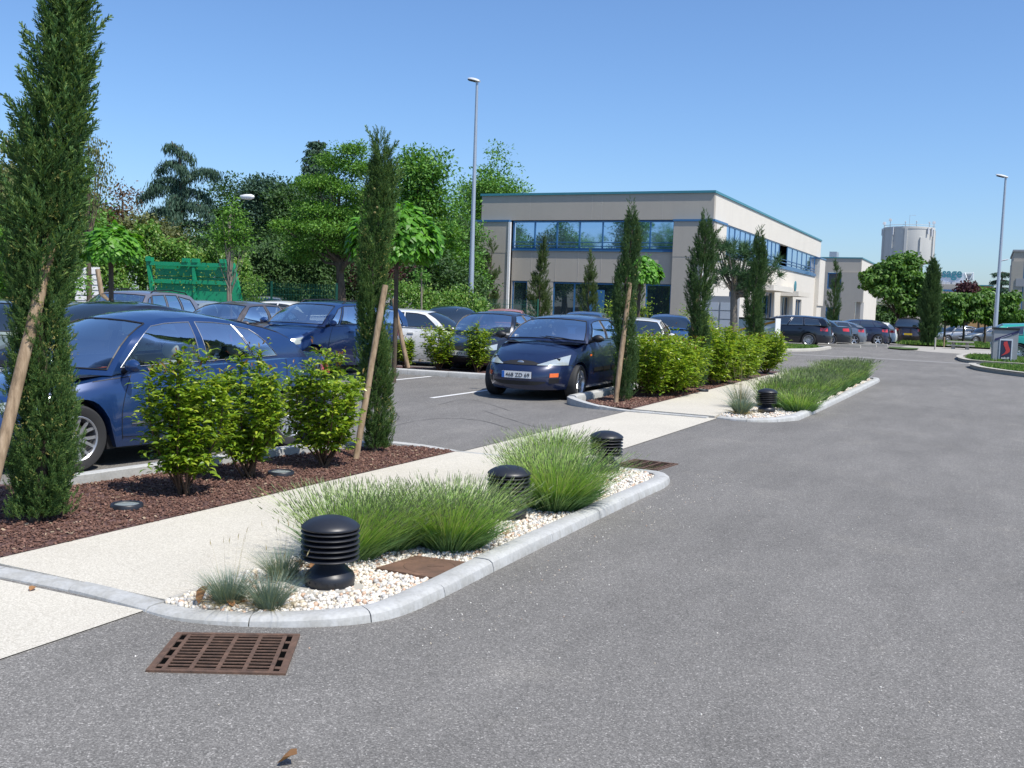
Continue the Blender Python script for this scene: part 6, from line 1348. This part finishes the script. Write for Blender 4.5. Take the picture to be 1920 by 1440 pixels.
def W(px, D):                                       # site x, y for a direction and a distance
    d = M3 @ Vector(((px - 960) / 1923, (720 - (595 - .033 * (1850 - px))) / 1923, -1)); return d.x * D, d.y * D
def HT(px, py, D): return 1.66 + ((595 - .033 * (1850 - px)) - py) / 1923 * D
def S_(px, D): return px / 1923 * D                 # metres for a width in pixels

G_bg = 'trees behind the car park'
def bgtree(kind, px, ytop, wpx, D, mat, lab, seed=0, lobes=None, clumps=190, per=60, leaf=.17, rc=.75, ybot=None, tr=.22, **k):
    x, y = W(px, D); H_ = HT(px, ytop, D); w = S_(wpx, D) / 2; zb_ = HT(px, ybot, D) if ybot else H_ * .25; r = random.Random(seed)
    if lobes is None:
        lobes = []; zc, hz = (H_ + zb_) / 2, (H_ - zb_) / 2
        for i in range(9):
            a = r.uniform(0, 6.28); q_ = r.uniform(.2, .62); zz = r.uniform(-.62, .66); lobes.append((math.cos(a) * w * q_ * (1 - .35 * max(zz, 0)), math.sin(a) * w * q_, zc + hz * zz, w * r.uniform(.38, .55), w * r.uniform(.38, .55), hz * r.uniform(.26, .36)))
        lobes.append((0, 0, H_ - hz * .25, w * .4, w * .4, hz * .24)); lobes.append((0, 0, zc, w * .6, w * .6, hz * .6))
    return tree(kind, lab, x, y, H_, lobes, clumps, per, rc, leaf, mat, tr, cat='tree', group=G_bg, z=0, **k)
# from left to right behind the fence
bgtree('willow_tree', 14, 262, 130, 30, 'olive'+'leaf', 'pale willowy tree at the left edge behind the nearest cypress', 1, clumps=150, ybot=560, hang=.8)
x, y = W(165, 33); tree('birch_tree', 'hanging birch twigs showing right of the nearest cypress', x, y, 6.6, [(0, 0, HT(165, 345, 33), .7, .7, 1.1), (.1, 0, HT(165, 300, 33), .5, .5, .6)], 46, 40, .38, .10, 'oliveleaf', .10, cat='tree', group=G_bg, z=0, hang=2.2, flat=1.4)
bgtree('bushy_tree', 130, 345, 230, 38, 'oak', 'loose green tree behind the ball catalpa at the left', 2, ybot=560)
bgtree('copper_tree', 232, 345, 95, 44, 'redleaf', 'small coppery tree left of the layered cedar', 3, clumps=60, ybot=500, leaf=.15)
bgtree('bushy_tree', 60, 400, 170, 26, 'locust', 'light green bushes behind the stake of the nearest cypress', 4, ybot=600, leaf=.13)
bgtree('bushy_tree', 265, 405, 170, 40, 'olive'+'leaf', 'olive green bush mass above the ball catalpa, left of the cedar', 21, clumps=110, ybot=540)
bgtree('round_tree', 440, 330, 150, 62, 'darkleaf', 'round dark tree right of the layered cedar', 5, ybot=520, leaf=.22, rc=1.0)
bgtree('pine_tree', 505, 322, 140, 56, 'cedar', 'dark pine between the round dark tree and the tall fir', 6, ybot=520, leaf=.20)
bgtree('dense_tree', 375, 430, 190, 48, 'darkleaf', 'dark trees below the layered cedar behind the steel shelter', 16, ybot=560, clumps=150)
bgtree('maple_tree', 800, 282, 175, 47, 'oak', 'tall green tree between the second cypress and the tall lamp post', 7, ybot=560, clumps=420, tr=.3, leaf=.19)
bgtree('maple_tree', 748, 330, 110, 52, 'oak', 'green tree showing just right of the second cypress', 8, ybot=560)
bgtree('plane_tree', 928, 282, 130, 66, 'oak', 'tree with a pale pointed crown behind the left corner of the office', 9, ybot=520, leaf=.21, rc=1.0, clumps=280)
bgtree('plane_tree', 862, 365, 100, 60, 'oak', 'green tree right behind the tall lamp post', 10, ybot=590, leaf=.18)
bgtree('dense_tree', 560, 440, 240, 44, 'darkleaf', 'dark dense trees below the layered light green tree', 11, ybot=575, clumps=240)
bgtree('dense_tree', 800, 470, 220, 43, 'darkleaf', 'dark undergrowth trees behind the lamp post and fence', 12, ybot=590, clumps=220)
bgtree('purple_bush', 700, 480, 90, 40, 'purple', 'dark purple bush behind the second cypress', 13, ybot=560, clumps=60, leaf=.12)
bgtree('dense_tree', 868, 470, 70, 46, 'oak', 'green trees filling the gap left of the office corner', 14, ybot=610, clumps=130)
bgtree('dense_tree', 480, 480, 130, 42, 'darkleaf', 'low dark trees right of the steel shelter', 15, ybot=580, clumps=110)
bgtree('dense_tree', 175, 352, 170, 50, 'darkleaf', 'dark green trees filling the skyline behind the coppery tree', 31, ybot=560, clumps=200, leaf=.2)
bgtree('dense_tree', 545, 345, 170, 54, 'darkleaf', 'dark green trees between the fir and the pine on the skyline', 32, ybot=560, clumps=220, leaf=.2)
bgtree('plane_tree', 905, 318, 130, 72, 'oak', 'green crown rising behind the roof at the left corner of the office', 33, ybot=560, clumps=240, leaf=.24, rc=1.0)
bgtree('dense_tree', 850, 400, 130, 56, 'darkleaf', 'dark green trees behind the foot of the tall lamp post', 34, ybot=600, clumps=220, leaf=.2)
bgtree('dense_tree', 690, 350, 130, 56, 'darkleaf', 'dark green tree hidden behind the second cypress', 35, ybot=580, clumps=200, leaf=.2)
# light green layered tree with visible flat tiers
x, y = W(638, 37); H_ = HT(638, 258, 37); s1 = S_(1, 37); lb = []
for (dx, py, rx, rz) in ((10, 285, 28, 12), (-25, 300, 40, 12), (25, 320, 45, 12), (-50, 345, 60, 12), (30, 362, 60, 12), (-60, 388, 68, 11), (-10, 400, 90, 12), (-75, 428, 60, 11), (20, 432, 80, 12), (-45, 462, 80, 11), (30, 470, 60, 12), (-80, 480, 40, 8)):
    lb.append((dx * s1, random.uniform(-1, 1) * rx * s1 * .4, HT(638, py, 37), rx * s1, rx * s1 * .8, rz * s1))
tree('locust_tree', 'large light green tree in flat layers left of the second cypress', x, y, H_, lb, 420, 90, .50, .105, 'locust', .20, th=2.9, group=G_bg, z=0, flat=.48, surf=.2, limbs=18)
# layered cedar and fir
def layered(kind, lab, px, D, ytop, ybot, wtop, wbot, tiers, mat, droop=.25, nb=6, leaf=.22, seed=1, asym=None, dens=26):
    x, y = W(px, D); r = random.Random(seed); root = empty(kind, (x, y, 0), 0, lab, 'tree', G_bg); P = []; t = MB(); H_ = HT(px, ytop, D); zb_ = HT(px, ybot, D)
    t.tube([(0, 0, -.4), (0, 0, H_ * .6), (.1, 0, H_ - .1)], [.35, .22, .04], 8)
    for k in range(tiers):
        f = k / (tiers - 1); z0 = H_ - .25 - (H_ - zb_) * f; ln = S_(wtop + (wbot - wtop) * f, D) / 2
        for j in range(nb):
            a = 2 * math.pi * j / nb + r.uniform(-.4, .4) + k; L_ = ln * r.uniform(.55, 1.1); 
            if asym: L_ *= asym(a, f)
            pts = [np.array([math.cos(a) * L_ * s, math.sin(a) * L_ * s, z0 + L_ * (.22 * s - (.22 + droop) * s * s)]) for s in np.linspace(0, 1, 7)]; t.tube(pts, list(np.linspace(.09, .015, 7)), 4, cap=False)
            for s in np.linspace(.12, 1, max(6, int(L_ * 5))):
                c = np.array([math.cos(a) * L_ * s, math.sin(a) * L_ * s, z0 + L_ * (.22 * s - (.22 + droop) * s * s)]); wd = .12 + .18 * L_ * (1 - s)
                m = dens; o = rng.normal(0, 1, (m, 3)) * np.array([wd, wd, .10]); o[:, 2] = -np.abs(rng.normal(0, .16, m)) + .06; P.append(c + o)
    P = np.concatenate(P); n = len(P); d = rdir(n) * .7 + np.array([0, 0, -.75]); V, F = place(LEAF[0], LEAF[1], P, d, rdir(n), leaf * rng.uniform(.6, 1.2, n), leaf * .55); mesh_fast('crown', V, F, MAT[mat], root); t.build('trunk', MAT['bark'], root, smooth=50); return root
def cedar(px, D, br, ytop, ybot, lab, mat='cedar', leaf=.22):
    x, y = W(px, D); root = empty('cedar_tree', (x, y, 0), 0, lab, 'tree', G_bg); t = MB(); P = []; s1 = S_(1, D); Z = lambda py: HT(px, py, D)
    t.tube([(0, 0, -.4), (0, 0, Z(430)), (.2, 0, Z(340)), (0, 0, Z(300)), (-.5, 0, Z(ytop))], [.3, .2, .10, .06, .02], 8)
    for (y0, dx, y1, dy) in br:
        a = np.array([0, 0, Z(y0)]); e = np.array([dx * s1, dy * s1, Z(y1)]); L_ = np.linalg.norm(e - a)
        pts = [a + (e - a) * q + np.array([0, 0, L_ * .14 * math.sin(math.pi * q ** .8) - L_ * .10 * q ** 4]) for q in np.linspace(0, 1, 8)]; t.tube(pts, list(np.linspace(.06, .012, 8)), 4, cap=False)
        for q in np.linspace(.06, 1, max(8, int(L_ * 9))):
            c = np.array([np.interp(q, np.linspace(0, 1, 8), [p_[k] for p_ in pts]) for k in range(3)]); wd = .10 + .16 * math.sin(math.pi * min(1, q + .12)) * L_ * .5; m = 46; o = rng.normal(0, 1, (m, 3)) * np.array([wd * .9, wd * .9, .1]); o[:, 2] = -np.abs(rng.normal(0, .24, m)) + .16; P.append(c + o)
    P = np.concatenate(P); n = len(P); d = rdir(n) * .45 + np.array([0, 0, -1.0]); V, F = place(LEAF[0], LEAF[1], P, d, rdir(n), leaf * rng.uniform(.7, 1.6, n), leaf * .42); mesh_fast('crown', V, F, MAT[mat], root); t.build('trunk', MAT['bark'], root, smooth=50)
BR = [(285, -32, 276, 0), (290, 22, 300, 10), (312, -52, 318, 0), (318, 30, 325, -20), (345, -78, 350, 5), (350, 92, 322, 0), (352, -30, 372, 40), (362, -85, 368, -15), (366, 66, 372, 10), (372, 20, 395, -50), (385, -60, 402, 40), (392, 90, 402, -10), (400, -92, 412, 0), (408, 40, 425, -60), (425, 100, 440, 10), (430, -100, 446, -20), (440, -30, 462, -70), (455, 96, 470, 20), (460, -96, 474, 10), (470, 30, 492, -70)]
cedar(335, 50, BR, 268, 500, 'blue green cedar with long drooping layered branches against the sky')
layered('fir_tree', 'dark pointed fir behind the layered light green tree', 590, 58, 264, 470, 30, 190, 15, 'cedar', .16, 8, seed=7, leaf=.24)
layered('fir_tree', 'second dark conifer low behind the round dark tree', 520, 64, 345, 520, 40, 170, 8, 'cedar', .12, 7, seed=9, leaf=.28)
# creeper bank and hedge masses (nobody could count them)
def leafbank(name, pts, n, leaf, mat, lab, thick=.5, tmpl=LEAF):
    """pts: (x, y, z_top) ridge line; leaves hang in front of and over a ridge"""
    P = np.array(pts, float); L_ = np.r_[0, np.cumsum(np.linalg.norm(np.diff(P[:, :2], axis=0), axis=1))]; s = rng.uniform(0, L_[-1], n); c = np.c_[[np.interp(s, L_, P[:, k]) for k in range(3)]].T
    zz = rng.uniform(0, 1, n) ** .7; bumps = .22 * np.sin(s * 2.3) + .15 * np.sin(s * 5.1 + 1) + .1 * np.sin(s * 11); top = c[:, 2] + bumps; z = top * zz
    off = thick * (1 - .6 * zz) * (1 + .3 * np.sin(s * 4 + z * 3)) + rng.normal(0, .10, n); tdir = nrm(np.array([P[-1, 0] - P[0, 0], P[-1, 1] - P[0, 1]])[None])[0]; nd = np.array([tdir[1], -tdir[0]])
    Q = np.c_[c[:, 0] + nd[0] * off, c[:, 1] + nd[1] * off, z + rng.normal(0, .08, n)]; back = rng.uniform(0, 1, n) < .3; Q[back, :2] -= nd * rng.uniform(0, thick * 2.2, back.sum())[:, None]; Q[back, 2] = top[back] + rng.normal(0, .12, back.sum())
    d = rdir(n) + np.array([0, 0, -.5]); nn = rdir(n) * .7 + np.array([nd[0], nd[1], .6]); V, F = place(tmpl[0], tmpl[1], Q, d, nn, leaf * rng.uniform(.6, 1.2, n)); o = mesh_fast(name, V, F, MAT[mat]); o['kind'] = 'stuff'; o['label'] = lab; return o
def ridge(rows): return [(*W(px, D), HT(px, py, D)) for px, py, D in rows]
leafbank('creeper_bank', ridge([(-60, 470, 36), (120, 455, 36), (240, 440, 37), (330, 455, 37), (400, 485, 38), (470, 500, 38)]), 26000, .15, 'ivy', 'creeper covered bank behind the parked cars at the left', .8)
leafbank('hedge_mass', ridge([(440, 485, 40), (520, 470, 41), (600, 490, 41), (680, 500, 42)]), 15000, .15, 'darkleaf', 'dark hedge right of the steel shelter', .7)
leafbank('hedge_mass', ridge([(735, 548, 36), (800, 552, 37), (850, 560, 38), (905, 560, 40)]), 10000, .12, 'ivy', 'sunlit low hedge behind the green fence', .5)
x0_, y0_ = -24.6, 27.4
pts = [( -24.6 + math.cos(.284) * u, 27.4 + math.sin(.284) * u) for u in (-1.4, -.3, .8, 1.4)]
n = 150; s = rng.uniform(-1.5, 1.9, n); zz = np.where(s > 1.2, rng.uniform(1.0, 2.7, n), np.where(rng.uniform(0, 1, n) < .55, 1.86 + rng.normal(0, .07, n), 2.35 + rng.normal(0, .14, n)))
Q = np.c_[-24.6 + math.cos(.284) * s + .28 * .25, 27.4 + math.sin(.284) * s - .12 + rng.normal(0, .06, n), zz]; Q = np.r_[Q, np.c_[rng.uniform(-22.9, -22.2, 900), rng.uniform(27.7, 28.3, 900), rng.uniform(.8, 2.3, 900)]]
V, F = place(LEAF[0], LEAF[1], Q, rdir(len(Q)) + np.array([0, 0, -.6]), rdir(len(Q)), .085); o = mesh_fast('creeper', V, F, MAT['ivy']); o['kind'] = 'stuff'; o['label'] = 'creeper strands over the green steel shelter'

# ball-headed catalpas with big hanging leaves
def ball_catalpa(px, pyc, D, rpx, ground_z, label, leaf=.16, n=2600, hz=.74, stakes=2):
    x, y = W(px, D); zc = HT(px, pyc, D); r = S_(rpx, D); root = empty('ball_catalpa', (x, y, ground_z), 0, label, 'tree', 'ball headed catalpa trees'); zc -= ground_z
    u = rdir(n); u[:, 2] = np.abs(u[:, 2]) * 1.3 - .5; u = nrm(u); q_ = rng.uniform(.55, 1, n) ** .5; bump = 1 + .10 * np.sin(u[:, 0] * 7) + .08 * np.sin(u[:, 1] * 9 + 1)
    P = np.c_[u[:, 0] * r * q_ * bump, u[:, 1] * r * q_ * bump, zc + u[:, 2] * r * hz * q_ * bump]; d = np.c_[u[:, 0], u[:, 1], -(.25 + .6 * (1 - u[:, 2]))] + rdir(n) * .55; nn = u * .9 + np.array([0, 0, .9]) + rdir(n) * .55
    V, F = place(HEART[0], HEART[1], P, d, nn, leaf * rng.uniform(.6, 1.15, n)); mesh_fast('crown', V, F, MAT['catalpa'], root)
    t = MB(); t.tube([(0, 0, -.05), (.01, 0, zc * .5), (0, 0, zc - r * .15), (0, 0, zc + r * .2)], [.05, .045, .045, .02], 9)
    for k in range(9):
        a = k * .7; t.tube([(0, 0, zc - r * .2), (math.cos(a) * r * .35, math.sin(a) * r * .35, zc + r * .05), (math.cos(a) * r * .75, math.sin(a) * r * .75, zc + r * .15)], [.03, .02, .008], 5, cap=False)
    t.build('trunk', MAT['bark'], root, smooth=50); return root
ball_catalpa(208, 468, 19, 54, .05, 'ball headed catalpa above the silver estate at the left', .135)
ball_catalpa(742, 455, 20, 80, .05, 'ball headed catalpa half hidden behind the second cypress', .16, 3000, hz=.85)
ball_catalpa(1197, 512, 28, 38, .05, 'ball headed catalpa right behind the third cypress before the office', .155, 2000, hz=.8)
a, b = seg3((196, 590), (183, 505), 24, 24); stake(a, b, .055, 'weathered stake below the left ball headed catalpa')
a, b = seg3((765, 690), (737, 560), 22.8, 22.8); stake(a, b, .05, 'dark stake leaning left of the white hatchback')
# slim upright trees before the office
def slim(px, ytop, D, r_, lab, n):
    x, y = W(px, D); H_ = HT(px, ytop, D); rp = [(0, .35), (.12, .8), (.3, 1), (.5, .8), (.7, .45), (.88, .2), (1, .06)]
    cypress(x, y, 0, H_, [(a, b * r_) for a, b in rp], n, .42, 'slim', lab, 'tree', 'slim upright trees before the office', twid=.06, name='slim_tree')
slim(918, 446, 47, .62, 'slim upright tree before the left corner of the office', 1000); slim(1012, 452, 47, .60, 'densest slim upright tree, before the left office windows', 1500); slim(1104, 466, 47, .52, 'slim upright tree before the middle office windows', 850); slim(1197, 500, 47, .45, 'sparse slim upright tree behind the third ball catalpa', 550)
# young maple with stake, umbrella pine
x, y = W(432, 28); s1 = S_(1, 28)
tree('maple_tree', 'young bright maple standing in front of the steel shelter', x, y, HT(432, 368, 28), [(0, 0, HT(432, 420, 28), 30 * s1, 30 * s1, 40 * s1), (-22 * s1, 0, HT(432, 450, 28), 28 * s1, 28 * s1, 22 * s1), (20 * s1, 0, HT(432, 450, 28), 26 * s1, 26 * s1, 26 * s1), (0, 0, HT(432, 390, 28), 12 * s1, 12 * s1, 20 * s1)], 75, 26, .26, .10, 'locust', .045, th=1.8, bark='palebark', group='young trees in the car park', limbs=12)
x, y = W(790, 27); s1 = S_(1, 27); tree('young_tree', 'thin young tree with pale trunk right of the second ball catalpa', x, y, HT(790, 500, 27), [(0, 0, HT(790, 516, 27), 12 * s1, 12 * s1, 9 * s1)], 9, 24, .14, .10, 'oak', .035, th=1.9, bark='palebark', group='young trees in the car park', limbs=4)
x, y = g(1374, 692); D_ = 32.5; x, y = W(1376, D_); s1 = S_(1, D_)
def pine(x, y, lobes, lab, th, leafn=46, clumps=150):
    root = empty('umbrella_pine', (x, y, 0), 0, lab, 'tree'); C, U = lobes_cloud(lobes, clumps, .3, .35); n = clumps * leafn; ci = np.repeat(np.arange(clumps), leafn); d = rdir(n) + np.array([0, 0, .55]) + U[ci] * .4
    V, F = place(SPRIG[0], SPRIG[1], C[ci] + rdir(n) * .06, d, rdir(n), .26 * rng.uniform(.6, 1.1, n), .016); mesh_fast('crown', V, F, MAT['pine'], root)
    t = MB(); t.tube([(0, 0, -.1), (.03, 0, th * .5), (-.02, 0, th), (0, 0, th + .9)], [.15, .12, .11, .04], 10)
    for c in C[::4]: t.tube([(0, 0, th * random.uniform(.92, 1.15)), tuple((c + np.array([0, 0, th])) / 2 + np.array([0, 0, -.12])), tuple(c)], [.045, .03, .01], 5, cap=False)
    t.build('trunk', MAT['palebark'], root, smooth=50); return root
zz_ = lambda py: HT(1376, py, D_)
pine(x, y, [(-25 * s1, 0, zz_(495), 26 * s1, .5, 34 * s1), (0, 0, zz_(470), 34 * s1, .7, 20 * s1), (30 * s1, .1, zz_(490), 26 * s1, .5, 26 * s1), (60 * s1, .2, zz_(505), 24 * s1, .5, 30 * s1), (-5 * s1, 0, zz_(520), 40 * s1, .8, 22 * s1), (30 * s1, 0, zz_(530), 30 * s1, .6, 18 * s1), (-42 * s1, 0, zz_(462), 9 * s1, .3, 9 * s1)], 'umbrella pine with branched crown before the sunlit side of the office', zz_(556))

# right-hand side: big catalpa, small lawn trees, far trees
def rtree(kind, px, D, ytop, ybot, wpx, mat, lab, clumps=110, per=46, leaf=.27, rc=.7, tr=.16, tmpl=HEART, seed=0, grp='trees across the lawn', **k):
    x, y = W(px, D); z0 = gz(y); H_ = HT(px, ytop, D) - z0; zb_ = HT(px, ybot, D) - z0; w = S_(wpx, D) / 2; r = random.Random(seed); lobes = []; zc, hz = (H_ + zb_) / 2, (H_ - zb_) / 2
    for i in range(10):
        a = r.uniform(0, 6.28); q_ = r.uniform(.3, .68); zz = r.uniform(-.66, .66); lobes.append((math.cos(a) * w * q_, math.sin(a) * w * q_, zc + hz * zz, w * r.uniform(.28, .42), w * r.uniform(.28, .42), hz * r.uniform(.20, .30)))
    lobes.append((0, 0, H_ - hz * .22, w * .35, w * .35, hz * .2)); return tree(kind, lab, x, y, H_, lobes, clumps, per, rc, leaf, mat, tr, z=z0, group=grp, tmpl=tmpl, hang=.5, th=zb_ * 1.1, **k)
rtree('catalpa_tree', 1690, 74, 474, 606, 150, 'catalpa2', 'big spreading catalpa in front of the water tower', 230, 60, seed=3, tr=.2, rc=.7)
rtree('catalpa_tree', 1772, 70, 545, 612, 62, 'catalpa2', 'small catalpa just right of the broad dark cypress', 60, 40, seed=4, rc=.5, leaf=.25, tr=.09)
rtree('catalpa_tree', 1808, 71, 548, 612, 56, 'catalpa2', 'small catalpa under the purple tree, above the silver saloon', 56, 40, seed=5, rc=.5, leaf=.25, tr=.09)
rtree('catalpa_tree', 1848, 72, 545, 610, 66, 'catalpa2', 'small catalpa left of the tall lamp post at the right', 64, 40, seed=6, rc=.5, leaf=.25, tr=.09)
rtree('catalpa_tree', 1898, 68, 548, 612, 64, 'catalpa2', 'small catalpa right of the tall lamp post, above the turquoise estate', 60, 40, seed=7, rc=.5, leaf=.25, tr=.09)
rtree('purple_tree', 1812, 110, 528, 590, 44, 'purple', 'dark purple tree behind the lawn trees', 60, 44, seed=8, tmpl=LEAF, leaf=.42, rc=.9)
rtree('bushy_tree', 1835, 118, 540, 600, 60, 'oak', 'mid green tree beside the dark purple tree', 60, 44, seed=9, tmpl=LEAF, leaf=.45, rc=.9)
rtree('bushy_tree', 1785, 112, 560, 610, 90, 'darkleaf', 'dark trees under the rooftop sign building', 80, 50, seed=10, tmpl=LEAF, leaf=.5, rc=1.0)
rtree('bushy_tree', 1880, 105, 560, 612, 80, 'darkleaf', 'dark trees behind the tall lamp post at the right', 80, 50, seed=11, tmpl=LEAF, leaf=.5, rc=1.0)
rtree('bushy_tree', 1660, 140, 560, 612, 60, 'darkleaf', 'dark shaded foliage behind the big catalpa', 50, 50, seed=12, tmpl=LEAF, leaf=.5, rc=1.2)
layered('cedar_tree', 'distant cedar with flat branches left of the right edge building', 1872, 125, 508, 580, 30, 80, 6, 'cedar', .12, 7, leaf=.45, seed=12, dens=16)
# trees behind the viewer, seen mirrored in the office windows
for i, (x, y, h_, w_) in enumerate(((-60, -24, 13, 4.2), (-50, -22, 12, 4.5), (-41, -24, 13.5, 3.8), (-68, -20, 10, 5), (-33, -30, 9, 5), (-25, -30, 8, 5))):
    lobes = [(random.uniform(-1, 1) * w_ * .6, random.uniform(-1, 1) * w_ * .6, h_ * random.uniform(.45, .85), w_ * .5, w_ * .5, h_ * .14) for _ in range(9)]
    tree('dense_tree', 'tree behind the viewer mirrored in the office windows', x, y, h_, lobes, 120, 40, 1.0, .4, 'oak', .3, group='trees behind the viewer', cat='tree')
